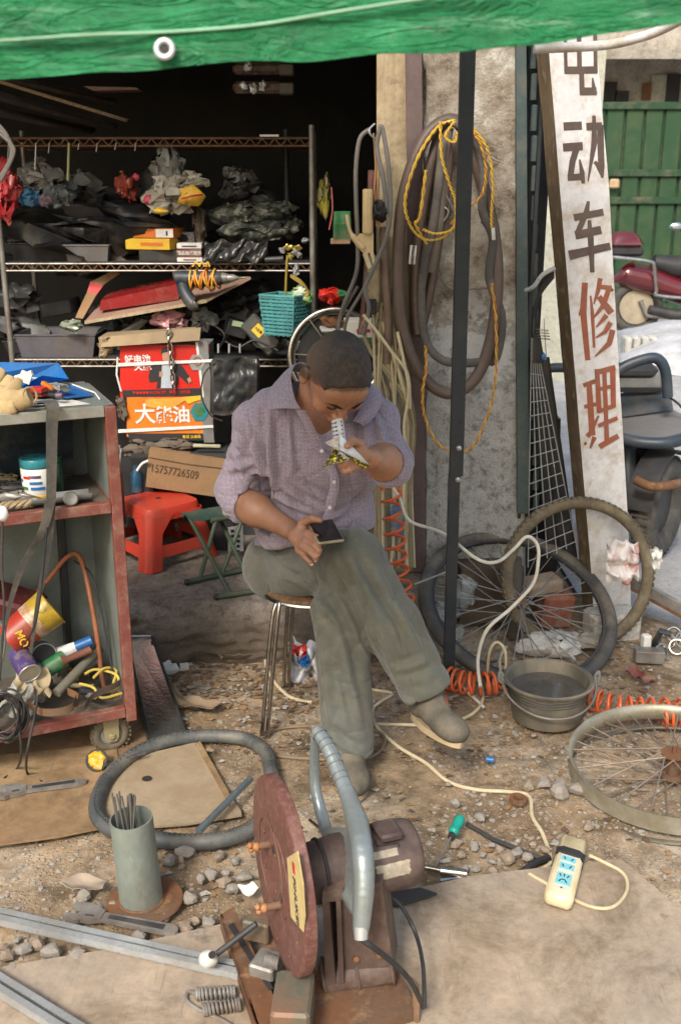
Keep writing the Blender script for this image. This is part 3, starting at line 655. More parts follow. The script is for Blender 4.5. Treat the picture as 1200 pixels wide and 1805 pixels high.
solo('leaning_pole',mb,mat('dusty_dark_timber',(.07,.065,.06),(.10,.09,.08),rough=.7,scale=8,dirt=(.22,.2,.17),damt=.5,stretch=(1,1,.4)), 'dark round pole leaning just behind the white lettered sign', 'pole')
mb=MB().box(Y(1076,1112,3.56),(.19,.12,.17),rot=(0,0,.2),bev=.012)
solo('limed_block',mb,m_concblock, 'white limed concrete block at the foot of the lettered sign', 'concrete block')
# yard beyond
GY=14.0
t=thing('green_gate', 'tall green sheet metal gate closing the yard behind the scooter', 'gate',(Y(1140,500,GY).x,GY,0))
x0,x1=Y(925,300,GY).x,Y(1330,300,GY).x; zt=Y(1100,187,GY).z
npl=12
for k in range(npl):
 xa,xb=x0+(x1-x0)*k/npl,x0+(x1-x0)*(k+1)/npl
 part('panel',MB().box(((xa+xb)/2,GY,zt/2),(xb-xa-.03,.05,zt-.04),bev=.012),m_gategreen,t)
for zz in(zt,Y(1100,325,GY).z+.14,Y(1100,345,GY).z-.06,.1):part('rail',MB().box(((x0+x1)/2,GY-.04,zz),(x1-x0,.05,.09),bev=.008),m_gateframe,t)
part('backing',MB().box(((x0+x1)/2,GY+.03,zt/2),(x1-x0,.015,zt)),m_gateframe,t)
part('latch',MB().box(Y(1082,324,GY-.1),(.13,.06,.12),bev=.02),mat('pale_latch',(.6,.42,.25)),t)
bh=thing('yard_building', 'grimy plastered building with a small dark window rising behind the green gate', 'building',(8,17,0))
x0,x1=1.2,14
part('wall',MB().box(((x0+x1)/2,17.2,3.5),(x1-x0,.3,7)),m_wallfar,bh)
def wbox(nm,px0,py0,px1,py1,yy,th,m_,**kw):
 a,b_=Y(px0,py0,yy),Y(px1,py1,yy)
 return part(nm,MB().box(((a.x+b_.x)/2,yy+th/2,(a.z+b_.z)/2),(abs(b_.x-a.x),th,abs(a.z-b_.z))),m_,bh,**kw)
wbox('window',1176,130,1195,183,17.0,.04,m_ink); wbox('door_frame',1148,132,1180,183,17.02,.03,m_wallside)
wbox('vent',1133,147,1146,176,17.0,.04,m_rust)
wbox('dark_opening',1066,144,1084,188,17.0,.04,m_ink); wbox('dark_opening',1084,160,1106,188,17.0,.04,m_ink)
mb=MB().box((Y(1130,90,16.2).x,16.4,Y(1130,92,16.2).z),(4.5,1.6,.12),rot=(.12,0,0)); part('eave',mb,m_wallfar,bh)
mb=MB().box(((.9+1.95)/2,9.0,1.6),(1.4,.2,3.2)); solo('side_wall',mb,m_wallside, 'pale stained plaster wall glimpsed between the pillar and the leaning sign', 'wall')
sc0=G(1120,583); sy=sc0.y
t=thing('red_scooter', 'dark red motor scooter with black top case parked before the green gate', 'scooter',sc0)
def SY(px,py,dy=0.):return Y(px,py,sy+dy)
for px in(1120,1262):
 w=part('wheel',MB(),m_rub,t) if False else None
 c=SY(px,541); mb=MB(); mb.ring(c,(0,1,0),.26,.055,36,10); part('tyre',mb,m_rub,t)
 mb=MB().lathe([(.21,-.03),(.20,.03),(.05,.05),(0,.05)],26,c,(0,-1,0)); part('hub_disc',mb,m_beigewall,t)
def plate(poly,dy,th,m_,nm,bulge=0):
 P=[SY(x,y,dy) for x,y in poly]; mb=MB().prism(P,(0,th,0)); return part(nm,mb,m_,t,sm=60)
mb=MB();
def bodyf(u,v):
 xs_=1076+u*200; up=[(1076,470),(1110,462),(1150,470),(1200,490),(1276,480)]; lo=[(1076,520),(1100,508),(1150,522),(1200,538),(1276,540)]
 def it(pl_):
  for(xa,ya),(xb,yb) in zip(pl_,pl_[1:]):
   if xa<=xs_<=xb:return ya+(yb-ya)*(xs_-xa)/(xb-xa)
  return pl_[-1][1]
 a=v*2*PI; yt,yb=it(up),it(lo); c_=(yt+yb)/2; h=(yb-yt)/2
 e_=math.sin(min(1,max(.02,u*6))*PI/2)
 return SY(xs_,c_-h*math.cos(a)*e_,.17*math.sin(a)*e_)
part('body',MB().sheet(bodyf,30,22),m_scooter,t,sm=80)
mb=MB().tube([SY(1150,462),SY(1185,470),SY(1230,474),SY(1270,468)],[.09,.13,.14,.08],14); part('seat',mb,m_black,t)
mb=MB().box(SY(1098,424),(.42,.34,.20),bev=.06,taper=.8); part('top_case_lid',mb,m_scooter,t)
mb=MB().box(SY(1098,443),(.40,.33,.10),bev=.03); part('top_case',mb,m_black,t)
mb=MB().tube(smooth_path([SY(1070,452,-.2),SY(1140,460,-.2),SY(1152,470,-.2),SY(1156,510,-.2),SY(1166,522,-.2),SY(1290,530,-.2)],6),.022,10); part('grab_rail',mb,m_chrome,t)
mb=MB().tube([SY(1143,545,-.1),SY(1190,556,-.1),SY(1260,545,-.1)],[.05,.07,.05],12); part('engine_case',mb,m_dark,t)
mb=MB().tube([SY(1128,530,-.08),SY(1138,556,-.08),SY(1230,562,-.08)],.03,10); part('exhaust',mb,m_steel,t)
mb=MB().ball(SY(1192,399,.2),.085,(1,.35,.55),18); part('mirror',mb,mat('mirror_glare',(.8,.85,.85),rough=.1,metal=1,bump=0),t)
mb=MB().tube([SY(1197,404,.2),SY(1230,440,.2)],.01,8); part('mirror_stalk',mb,m_black,t)
mb=MB().tube([SY(1225,450,0),SY(1262,541,0)],.05,10); part('front_shield',mb,m_scooter,t)
def shf(u,v):
 p=G(1085+u*240,660-v*75,.02); k=math.sin(u*PI)*math.sin(v*PI)
 return(p.x,p.y,.02+.28*k**.5+.04*N3(p.x*3,p.y*3))
solo('white_dust_sheet',MB().sheet(shf,40,30,.01),mat('white_sheet',(.50,.51,.53),(.42,.43,.46),rough=.8), 'crumpled white sheet spread over a heap on the road behind the tricycle', 'sheet')
gb=thing('grooved_block', 'small grey grooved concrete block on the road between sign and white sheet', 'block',G(1122,640))
for k in range(4):
 c=G(1100+k*15,640); part('rib',MB().box(c+Vector((0,0,.13)),(.062,.2,.26),bev=.015),m_concblock,gb)
part('core',MB().box(G(1122,640)+Vector((0,.05,.11)),(.28,.12,.22)),m_concblock,gb)
wy=G(1155,985).y
t=thing('parked_tricycle', 'navy tube framed tricycle with grey padded seat parked right of the sign', 'tricycle',G(1155,985))
def TY(px,py,dy=0.):return Y(px,py,wy+dy)
mb=MB().tube(smooth_path([TY(1070,668,.1),TY(1100,646,.1),TY(1140,632,.1),TY(1160,634,.1),TY(1172,655,.1),TY(1176,700,.1)],7),.024,12); part('arm_tube',mb,m_navy,t)
mb=MB().tube(smooth_path([TY(960,650,.3),TY(985,648,.3),TY(1010,650,.3)],5),.022,12); part('arm_tube',mb,m_navy,t)
mb=MB().box(TY(1120,668,.35),(.26,.10,.12),bev=.03); part('back_rest',mb,m_greybox,t)
mb=MB().box(TY(1112,655,.33),(.24,.09,.08),bev=.03); part('back_rest_cover',mb,m_black,t)
a,b_,c_,d_=TY(1090,700,.35),TY(1180,690,.35),TY(1186,722,.25),TY(1094,735,.25)
mb=MB().prism([a,b_,c_,d_],(0,.04,.01)); part('seat_back',mb,m_seatback,t)
a,b_,c_,d_=TY(1085,735,.3),TY(1186,722,.3),TY(1250,740,-.05),TY(1090,772,-.05)
mb=MB().prism([a,b_,TY(1240,752,.0),TY(1165,772,-.12),d_],(0,0,-.035)); part('seat_pad',mb,m_seat,t,sm=50)
mb=MB().tube(smooth_path([TY(1085,770,-.04),TY(1130,780,-.1),TY(1180,780,-.12),TY(1230,766,-.05)],6),.026,12); part('seat_rim',mb,m_navy,t)
c=TY(1152,893);
mb=MB(); mb.ring(c+Vector((0.02,0.0,0)),(1,-.75,0),.175,.058,44,12); part('tyre',mb,m_rub,t)
mb=MB()
for k in range(44):
 a=2*PI*k/44; q=Vector((0,0,1)).rotation_difference(Vector((1,-.75,0)).normalized()).to_matrix()
 mb.box(c+Vector((.02,0,0))+q@Vector((math.cos(a)*.232,math.sin(a)*.232,0)),(.010,.012,.075),rot=q@Euler((0,0,a)).to_matrix())
part('tread',mb,m_rub,t,kind='stuff')
mb=MB().lathe([(.14,-.03),(.13,.02),(.05,.05),(.03,.07),(0,.07)],28,c,(-1,.75,0)); part('hub',mb,m_dark,t)
def fend(u,v):
 a=R(55)+u*R(115); q=Vector((0,0,1)).rotation_difference(Vector((1,-.75,0)).normalized()).to_matrix()
 rr=.262; cc_=c+Vector((.02,0,0)); d1=Vector((.8,.6,0)); n_=Vector((.8,-.6,0)) if False else Vector((1,-.75,0)).normalized()
 h=Vector((0.6,.8,0)); return cc_+(h*math.cos(a)+Vector((0,0,1))*math.sin(a))*rr+n_*((v-.5)*.12)
part('mudguard',MB().sheet(fend,26,6,.004),m_dark,t)
mb=MB().tube(smooth_path([TY(1118,845,-.25),TY(1150,858,-.28),TY(1200,852,-.28),TY(1240,846,-.25)],6),.020,12); part('bumper_tube',mb,m_rust,t)
mb=MB().tube([TY(1114,790,.2),TY(1118,880,.1)],.02,10); part('frame_tube',mb,m_navy,t)
mb=MB().box(TY(1130,818,.16),(.24,.2,.24),bev=.03); part('battery_box',mb,m_black,t)
mb=MB().tube([TY(1100,775,.1),TY(1110,870,0),TY(1128,920,.05)],[.05,.045,.03],12); part('swing_arm',mb,m_navy,t)
mb=MB().tube(smooth_path([TY(1170,695,.2),TY(1195,712,.1),TY(1215,740,.1)],6),.006,6); part('brake_cable',mb,m_black,t)
mb=MB().tube(smooth_path([G(1137,949,.05),G(1150,950,.07),G(1163,948,.06)],5),.006,6)
solo('yellow_tie',mb,mat('neon_yellow',(.75,.8,.05),rough=.4,bump=0), 'short neon yellow plastic tie beside the tricycle wheel', 'cable tie')
a,b_=G(1100,1030,.14),G(1215,1095,.06)
t=thing('steel_channel_bar', 'dark steel channel bar lying from behind the sign foot to the right edge', 'steel bar',b_)
mb=MB(); mb.prism([a,a+Vector((0,0,.045)),a+Vector((.01,.03,.045)),a+Vector((.01,.03,0))],b_-a); part('flange',mb,m_steel,t,sm=10)
mb=MB(); mb.prism([a+Vector((0,-.035,-.002)),a+Vector((0,-.035,.004)),a+Vector((0,-.002,.004)),a+Vector((0,-.002,-.002))],b_-a); part('lip',mb,m_rust,t,sm=10)
# SDF modelling (smooth unions on a grid, surface nets)
class Field:
 def __init__(s,lo,hi,h):
  s.lo=np.array(lo,float); s.h=h; s.n=np.ceil((np.array(hi)-s.lo)/h).astype(int)+1
  s.d=np.full(s.n,1.0,np.float32)
 def _win(s,a,b):
  i0=np.maximum(0,np.floor((np.array(a)-s.lo)/s.h).astype(int)); i1=np.minimum(s.n,np.ceil((np.array(b)-s.lo)/s.h).astype(int)+1)
  if(i1<=i0).any():return None
  g=[(s.lo[k]+s.h*np.arange(i0[k],i1[k])).astype(np.float32) for k in range(3)]
  X,Y_,Z=np.meshgrid(*g,indexing='ij',sparse=True)
  return tuple(slice(i0[k],i1[k]) for k in range(3)),X,Y_,Z
 def _merge(s,sl,dn,k,sub):
  o_=s.d[sl]
  if sub:a,b=-o_,dn;
  else:a,b=o_,dn
  if k>0:
   hh=np.clip(.5+.5*(b-a)/k,0,1); r=b*(1-hh)+a*hh-k*hh*(1-hh)
  else:r=np.minimum(a,b)
  s.d[sl]=-r if sub else r
 def cap(s,a,b,ra,rb=None,k=.02,sub=False,sq=None):
  """tapered capsule; sq = (axis vector, factor) flattens it along that axis"""
  rb=ra if rb is None else rb; a=np.array(a,float); b=np.array(b,float); m=max(ra,rb)*(1.0 if not sq else max(1,1/sq[1]))+k+.03
  w=s._win(np.minimum(a,b)-m,np.maximum(a,b)+m)
  if w is None:return s
  sl,X,Y_,Z=w; ab=b-a; L2=max(ab@ab,1e-9)
  px,py,pz=X-a[0],Y_-a[1],Z-a[2]
  t=np.clip((px*ab[0]+py*ab[1]+pz*ab[2])/L2,0,1)
  dx,dy,dz=px-ab[0]*t,py-ab[1]*t,pz-ab[2]*t
  if sq:
   q=np.array(sq[0],float); q/=np.linalg.norm(q); dd=dx*q[0]+dy*q[1]+dz*q[2]; f=(1/sq[1])-1
   dx,dy,dz=dx+q[0]*dd*f,dy+q[1]*dd*f,dz+q[2]*dd*f
  d=np.sqrt(dx*dx+dy*dy+dz*dz)-(ra+(rb-ra)*t)
  if sq:d=d*.8
  s._merge(sl,d.astype(np.float32),k,sub); return s
 def ell(s,c,r,rot=None,k=.02,sub=False):
  """ellipsoid with semi-axes r along the columns of rot"""
  c=np.array(c,float); r=np.array(r,float); m=r.max()+k+.03; w=s._win(c-m,c+m)
  if w is None:return s
  sl,X,Y_,Z=w; A=np.array(rot,float) if rot is not None else np.eye(3)
  p=[X-c[0],Y_-c[1],Z-c[2]]; q=[(p[0]*A[0,i]+p[1]*A[1,i]+p[2]*A[2,i]) for i in range(3)]
  k0=np.sqrt(sum((q[i]/r[i])**2 for i in range(3))); k1=np.sqrt(sum((q[i]/r[i]**2)**2 for i in range(3)))+1e-6
  s._merge(sl,(k0*(k0-1)/k1).astype(np.float32),k,sub); return s
 def plane_cut(s,p,nrm,lo=None,hi=None,k=0.004):
  """removes what lies on the side nrm points to (inside a window)"""
  p=np.array(p,float); nrm=np.array(nrm,float); nrm/=np.linalg.norm(nrm)
  w=s._win(lo if lo is not None else s.lo,hi if hi is not None else s.lo+s.h*s.n); sl,X,Y_,Z=w
  d=-((X-p[0])*nrm[0]+(Y_-p[1])*nrm[1]+(Z-p[2])*nrm[2])
  s._merge(sl,d.astype(np.float32),k,True); return s
 def mesh(s):
  d=s.d; n=d.shape; ins=d<0
  c=np.zeros((n[0]-1,n[1]-1,n[2]-1),np.uint8)
  for i in(0,1):
   for j in(0,1):
    for k in(0,1):c+=ins[i:n[0]-1+i,j:n[1]-1+j,k:n[2]-1+k]
  ci=np.argwhere((c>0)&(c<8)); idx=np.full(c.shape,-1,np.int32); idx[tuple(ci.T)]=np.arange(len(ci))
  acc=np.zeros((len(ci),3)); cnt=np.zeros(len(ci))
  cor=[(i,j,k) for i in(0,1) for j in(0,1) for k in(0,1)]
  val={q:d[ci[:,0]+q[0],ci[:,1]+q[1],ci[:,2]+q[2]]for q in cor}
  for q in cor:
   for ax in range(3):
    if q[ax]==0:
     r=list(q); r[ax]=1; r=tuple(r); a,b=val[q],val[r]; m=(a<0)!=(b<0)
     t=np.where(m,a/np.where(m,a-b,1),0)
     P=np.tile(np.array(q,float),(len(ci),1)); P[:,ax]+=t
     acc+=P*m[:,None]; cnt+=m
  V=(ci+acc/np.maximum(cnt,1)[:,None])*s.h+s.lo
  F=[]
  for ax in range(3):
   sl0=[slice(1,n[k]-1) for k in range(3)]; sl1=list(sl0); sl0[ax]=slice(0,n[ax]-1); sl1[ax]=slice(1,n[ax])
   a,b=ins[tuple(sl0)],ins[tuple(sl1)]; off=np.array([1,1,1]); off[ax]=0
   u,v=[(1,2),(2,0),(0,1)][ax]
   for flip,m in((False,a&~b),(True,~a&b)):
    e=np.argwhere(m)+off
    if not len(e):continue
    def at(du,dv):
     q=e.copy(); q[:,u]+=du; q[:,v]+=dv; return idx[q[:,0],q[:,1],q[:,2]]
    Q=np.stack([at(-1,-1),at(0,-1),at(0,0),at(-1,0)],1)
    if flip:Q=Q[:,::-1]
    F.append(Q)
  F=np.concatenate(F); return V,F
def relax(V,F,it=2,f=.5):
 for _ in range(it):
  acc=np.zeros_like(V); cnt=np.zeros(len(V))
  for k in range(4):
   a,b=F[:,k],F[:,(k+1)%4]
   np.add.at(acc,a,V[b]); np.add.at(cnt,a,1)
  V=V*(1-f)+f*acc/np.maximum(cnt,1)[:,None]
 return V
def vnormals(V,F):
 nrm=np.cross(V[F[:,2]]-V[F[:,0]],V[F[:,3]]-V[F[:,1]]); N_=np.zeros_like(V)
 for k in range(4):np.add.at(N_,F[:,k],nrm)
 return N_/np.maximum(np.linalg.norm(N_,axis=1),1e-9)[:,None]
def fbm(P,f,seed=0,oct_=3):
 rs=np.random.RandomState(seed); out=np.zeros(len(P)); amp=1.
 for o_ in range(oct_):
  for _ in range(5):
   w=rs.randn(3); w/=np.linalg.norm(w); q=P@w*f+rs.rand()*6.28
   w2=rs.randn(3); out+=amp*np.sin(q+1.3*np.sin(P@w2*f*.6+rs.rand()*6))/5
  f*=2.03; amp*=.5
 return out
def field_part(name,fld,m_,parent,it=2,disp=None,extra=None,weld=None):
 V,F=fld.mesh(); V=relax(V,F,it)
 if disp:V=disp(V,vnormals(V,F))
 if extra:V=extra(V)
 me=bpy.data.meshes.new(name); l=np.array(parent.location)
 q=parent.parent
 while q is not None:l=l+np.array(q.location); q=q.parent
 V=V-l
 me.vertices.add(len(V)); me.vertices.foreach_set('co',V.astype(np.float32).ravel())
 me.loops.add(F.size); me.loops.foreach_set('vertex_index',F.ravel().astype(np.int32))
 me.polygons.add(len(F)); me.polygons.foreach_set('loop_start',(np.arange(len(F))*4).astype(np.int32))
 me.update(calc_edges=True); me.validate(); me.materials.append(m_); me.shade_smooth()
 o_=bpy.data.objects.new(name,me); COL.objects.link(o_); o_.parent=parent; return o_
 # THE MAN
V3=lambda*a:np.array(a,float)
def P3(px,py,y):return np.array(Y(px,py,y))
man=thing('person', 'man with buzz cut in purple check shirt, sitting with crossed legs and eating a snack', 'person',(-.05,2.8,0))
rsh,lsh=P3(450,750,2.83),P3(662,738,2.80)
relb,lelb=P3(418,880,2.83),P3(687,818,2.62)
rwr=P3(512,934,2.66)
lwr=P3(650,808,2.46)
hc=P3(594,661,2.63)
aY,pP=R(20),R(52)
f0=V3(math.sin(aY),-math.cos(aY),0); rx=V3(math.cos(aY),math.sin(aY),0); up0=V3(0,0,1)
fw=f0*math.cos(pP)-up0*math.sin(pP); uu=f0*math.sin(pP)+up0*math.cos(pP)
ro=R(-3); rx,uu=rx*math.cos(ro)+uu*math.sin(ro),uu*math.cos(ro)-rx*math.sin(ro)
H=lambda x,f,u:hc+rx*x+fw*f+uu*u
HR=np.stack([rx,fw,uu],1)
neck=P3(545,706,2.79)
chest=P3(560,800,2.83); belly=P3(552,905,2.86); pelv=P3(560,985,2.98)
B=Field((-.46,2.28,.50),(.32,3.14,1.30),.0034)
B.ell(H(0,-.004,.030),(.076,.096,.090),HR,k=.001)
B.ell(H(0,.030,-.015),(.066,.064,.085),HR,k=.03)
B.ell(H(0,.042,-.070),(.050,.046,.042),HR,k=.03)
B.ell(H(0,.068,-.092),(.022,.018,.018),HR,k=.018)
B.ell(H(0,.074,.030),(.054,.016,.030),HR,k=.02)
for sx_ in(-1,1):
 B.cap(H(.012*sx_,.092,.010),H(.046*sx_,.078,.012),.0085,.006,k=.010)
 B.ell(H(.031*sx_,.093,-.006),(.017,.010,.011),HR,k=.008,sub=True)
 B.ell(H(.031*sx_,.078,-.006),(.0135,.0115,.011),HR,k=.004)
 B.ell(H(.047*sx_,.064,-.036),(.020,.020,.018),HR,k=.02)
 B.ell(H(.083*sx_,-.012,-.016),(.011,.021,.034),HR,k=.006)
 B.ell(H(.094*sx_,-.004,-.012),(.005,.011,.021),HR,k=.004,sub=True)
 B.cap(H(.080*sx_,-.022,.004),H(.080*sx_,-.018,-.030),.0045,.0045,k=.004)
 B.ell(H(.0135*sx_,.100,-.044),(.0085,.010,.0075),HR,k=.006)
B.cap(H(0,.090,.004),H(0,.112,-.040),.0075,.0105,k=.009)
B.ell(H(0,.093,-.071),(.021,.008,.0065),HR,k=.006)
B.ell(H(0,.0905,-.082),(.017,.008,.006),HR,k=.006)
B.cap(H(-.016,.101,-.0765),H(.016,.101,-.0765),.0028,k=.002,sub=True)
B.cap(H(0,-.045,-.055),neck+V3(.01,.015,-.03),.058,.056,k=.03)
B.cap(H(0,.0,-.06),neck+V3(.035,-.035,-.05),.045,.042,k=.03)
B.cap(neck+V3(-.08,.03,-.05),neck+V3(.08,.03,-.04),.040,k=.04)
B.ell(chest+V3(0,.03,.0),(.125,.090,.160),None,k=.03)
B.ell(belly+V3(0,.05,0),(.14,.10,.14),None,k=.05)
B.ell(pelv+V3(-.02,.03,0),(.16,.13,.10),None,k=.05)
for sh,el,wr in((rsh,relb,rwr),(lsh,lelb,lwr)):
 B.cap(neck+V3(0,.04,-.07),sh+V3(0,.01,-.01),.040,.036,k=.04); B.cap(sh+V3(0,.01,-.01),el,.036,.037,k=.02)
 mid=el+(wr-el)*.35
 B.cap(el,mid,.041,.044,k=.02); B.cap(mid,wr,.043,.027,k=.03)
def hand(wr,palm,fingers,thumb,w,flat):
 B.cap(wr,palm,.027,.031,k=.02,sq=(flat,.62));
 for root,j1,j2,tip,r in fingers:
  B.cap(palm,root,.026,r*1.25,k=.012,sq=(flat,.6)); B.cap(root,j1,r*1.12,r,k=.006); B.cap(j1,j2,r,r*.93,k=.003); B.cap(j2,tip,r*.93,r*.8,k=.003)
 a,b,c,r=thumb
 B.cap(palm,a,.026,r*1.2,k=.012); B.cap(a,b,r*1.1,r,k=.005); B.cap(b,c,r,r*.85,k=.004)
rp=P3(530,948,2.610)
rfl=V3(.35,-.5,.80)
def Q(px,py,y):return P3(px,py,y)
rf=[(Q(545,940,2.575),Q(558,947,2.545),Q(563,957,2.533),Q(560,963,2.532),.0092),(Q(540,953,2.562),Q(555,962,2.532),Q(562,970,2.522),Q(561,976,2.522),.0094),(Q(533,963,2.560),Q(548,974,2.530),Q(556,982,2.520),Q(556,987,2.521),.0090),(Q(526,970,2.566),Q(538,983,2.540),Q(546,990,2.531),Q(548,994,2.530),.0080)]
hand(rwr,rp,rf,(Q(533,922,2.612),Q(551,914,2.585),Q(564,917,2.570),.0105),.03,rfl)
lp=P3(628,803,2.425)
lf=[(Q(622,787,2.415),Q(606,784,2.395),Q(597,792,2.397),Q(596,800,2.41),.0088),(Q(622,800,2.405),Q(606,800,2.382),Q(597,806,2.388),Q(598,812,2.40),.0090),(Q(624,812,2.402),Q(610,815,2.380),Q(601,820,2.384),Q(602,824,2.392),.0088),(Q(628,824,2.402),Q(616,828,2.382),Q(608,831,2.382),Q(605,830,2.388),.0076)]
hand(lwr,lp,lf,(Q(634,782,2.415),Q(622,777,2.375),Q(612,786,2.352),.0100),.03,V3(-.2,.3,1))
field_part('body',B,m_skin,man,it=2); del B
def skin_hair():
 n,L=m_skin.node_tree.nodes,m_skin.node_tree.links; b=n['Principled BSDF']; src=b.inputs['Base Color'].links[0].from_socket; tc=n.new('ShaderNodeTexCoord').outputs['Object']; o0=V3(-.05,2.8,0)
 sb=n.new('ShaderNodeVectorMath'); sb.operation='SUBTRACT'; L.new(tc,sb.inputs[0]); sb.inputs[1].default_value=tuple(hc-o0)
 def dot(v):d=n.new('ShaderNodeVectorMath'); d.operation='DOT_PRODUCT'; L.new(sb.outputs[0],d.inputs[0]); d.inputs[1].default_value=tuple(v); return d.outputs['Value']
 f,u,x=dot(fw),dot(uu),dot(rx); nz=nmath(n,L, 'MULTIPLY',nmath(n,L, 'SUBTRACT',nnoise(n,L,tc,120,4,.7).outputs[0],.5),.022)
 def sm(v,lo,hi):r=n.new('ShaderNodeMapRange'); r.interpolation_type='SMOOTHSTEP'; r.inputs[1].default_value=lo; r.inputs[2].default_value=hi; L.new(v,r.inputs[0]); return r.outputs[0]
 a=nmath(n,L, 'ADD',nmath(n,L, 'SUBTRACT',nmath(n,L, 'MULTIPLY',u,.35),nmath(n,L, 'MULTIPLY',f,.92)),nz)
 b_=nmath(n,L, 'ADD',nmath(n,L, 'SUBTRACT',u,nmath(n,L, 'MULTIPLY',f,.9)),nz)
 m=nmath(n,L, 'MULTIPLY',sm(a,-.064,-.050),sm(b_,-.018,-.004)); m=nmath(n,L, 'MULTIPLY',m,sm(u,-.075,-.06))
 c=nmix(n,L,nmath(n,L, 'MULTIPLY',m,.8),src,(.055,.038,.028))
 br=nmath(n,L, 'MULTIPLY',nmath(n,L, 'MULTIPLY',sm(f,.03,.06),sm(nmath(n,L, 'ADD',nmath(n,L, 'MULTIPLY',u,-1.0),nz),.055,.075)),sm(nmath(n,L, 'MULTIPLY',u,-1.0),.0,.05))
 c=nmix(n,L,nmath(n,L, 'MULTIPLY',br,.35),c,(.09,.055,.04)); L.new(c,b.inputs['Base Color'])
skin_hair()
mb=MB()
for root,j1,j2,tip,r in rf:
 a=(tip-j2); a/=np.linalg.norm(a); up_=V3(.1,-.75,.65); c=tip+a*r*.35+up_*r*.62
 mb.ball(c,.0052,(1,1,.35),8,rot=Vector(up_).to_track_quat('Z', 'Y').to_matrix())
part('finger_nails',mb,m_nail,man)
for sx_ in(-1,1):
 mb=MB().tube([H(.014*sx_,.1015,.011),H(.032*sx_,.0965,.0165),H(.050*sx_,.083,.013)],[.0035,.0042,.0025],8,flat=.6); part('eyebrow',mb,m_brow,man)
 mb=MB().tube(smooth_path([H(.018*sx_,.0905,-.0085),H(.031*sx_,.0925,-.0115),H(.044*sx_,.086,-.009)],5),.0015,6); part('eyelashes',mb,m_brow,man)
mb=MB().tube([H(-.018,.0985,-.0705),H(0,.1035,-.0700),H(.018,.0985,-.0705)],[.002,.0042,.002],8); part('lip',mb,m_lip,man)
mb=MB().tube([H(-.014,.097,-.084),H(0,.1010,-.0855),H(.014,.097,-.084)],[.002,.0045,.002],8); part('lip',mb,m_lip,man)
Hf=Field(hc-.15,hc+.16,.0030)
Hf.ell(H(0,-.004,.030),(.0775,.0975,.0915),HR,k=.001)
Hf.cap(H(-.0,-.055,-.03),H(0,-.05,-.05),.062,.05,k=.02)
Hf.ell(H(0,.05,.03),(.063,.04,.062),HR,k=.02)
Hf.plane_cut(H(0,.069,.045),fw*.92-uu*.35,k=.012)
for sx_ in(-1,1):Hf.ell(H(.085*sx_,.055,-.002),(.03,.032,.05),HR,k=.006,sub=True); Hf.ell(H(.09*sx_,-.01,-.035),(.03,.03,.046),HR,k=.006,sub=True); Hf.ell(H(.052*sx_,.098,.052),(.022,.03,.022),HR,k=.01,sub=True)
Hf.plane_cut(H(0,0,-.055),-uu,k=.01)
Hf.ell(H(0,.01,-.02),(.07,.09,.075),HR,k=.001,sub=True)
field_part('hair',Hf,m_hair,man,it=2,disp=lambda V,N_:V+N_*(fbm(V,300,3)*.0005+fbm(V,90,4)*.0009)[:,None])
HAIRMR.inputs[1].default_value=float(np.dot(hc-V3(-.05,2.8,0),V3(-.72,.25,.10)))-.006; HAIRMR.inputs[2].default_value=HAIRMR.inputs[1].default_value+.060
C=Field((-.50,2.35,.48),(.36,3.2,1.24),.0040)
C.cap(neck+V3(-.10,.045,-.035),neck+V3(.10,.045,-.025),.064,k=.001)
C.ell(chest+V3(.0,.02,.0),(.185,.128,.185),None,k=.05)
C.ell(belly+V3(0.0,.03,-.01),(.182,.145,.17),None,k=.06)
C.ell(pelv+V3(-.02,.03,.02),(.185,.155,.10),None,k=.05)
C.cap(neck+V3(-.04,.05,-.06),rsh,.068,.058,k=.04); C.cap(neck+V3(.04,.05,-.06),lsh,.066,.056,k=.04)
C.ell((rsh+chest)/2+V3(0,-.01,-.03),(.10,.09,.12),None,k=.06); C.ell((lsh+chest)/2+V3(0,-.01,-.03),(.095,.085,.12),None,k=.06)
rc=relb+(rwr-relb)*.10; lc=lelb+(lwr-lelb)*.12
C.cap(rsh,relb+V3(-.004,0,.02),.058,.053,k=.035); C.cap(relb+V3(-.003,0,.02),rc,.054,.052,k=.03)
C.cap(lsh,lelb+V3(.004,0,0),.056,.053,k=.035); C.cap(lelb,lc,.054,.051,k=.03)
def cuff(c,ax,r,seed):
 ax=ax/np.linalg.norm(ax)
 q=Vector((0,0,1)).rotation_difference(Vector(ax)).to_matrix()
 for off,rr,th in((-.010,r+.002,.014),(-.034,r+.003,.012),(.006,r-.002,.012)):
  pts=[np.array(Vector(c)+Vector(ax)*(off+.004*math.sin(3*a+seed))+q@Vector((math.cos(a)*rr,math.sin(a)*rr,0))) for a in np.linspace(0,2*PI,15)]
  for a,b in zip(pts,pts[1:]):C.cap(a,b,th,k=.006)
cuff(relb+(rwr-relb)*.16,rwr-relb,.044,1); cuff(lelb+(lwr-lelb)*.10,lwr-lelb,.045,2)
for c,ax,q_ in((relb+(rwr-relb)*.22,rwr-relb,.09),(lelb+(lwr-lelb)*.22,lwr-lelb,.075)):
 qq=np.array([q_ if c[0]>0 else .062,q_,q_]); C.plane_cut(c,ax,c-np.array([q_ if c[0]<0 else .062,q_,q_]),c+qq,k=.004)
 ax=ax/np.linalg.norm(ax); C.cap(c-ax*.03,c+ax*.05,.045,k=.006,sub=True)
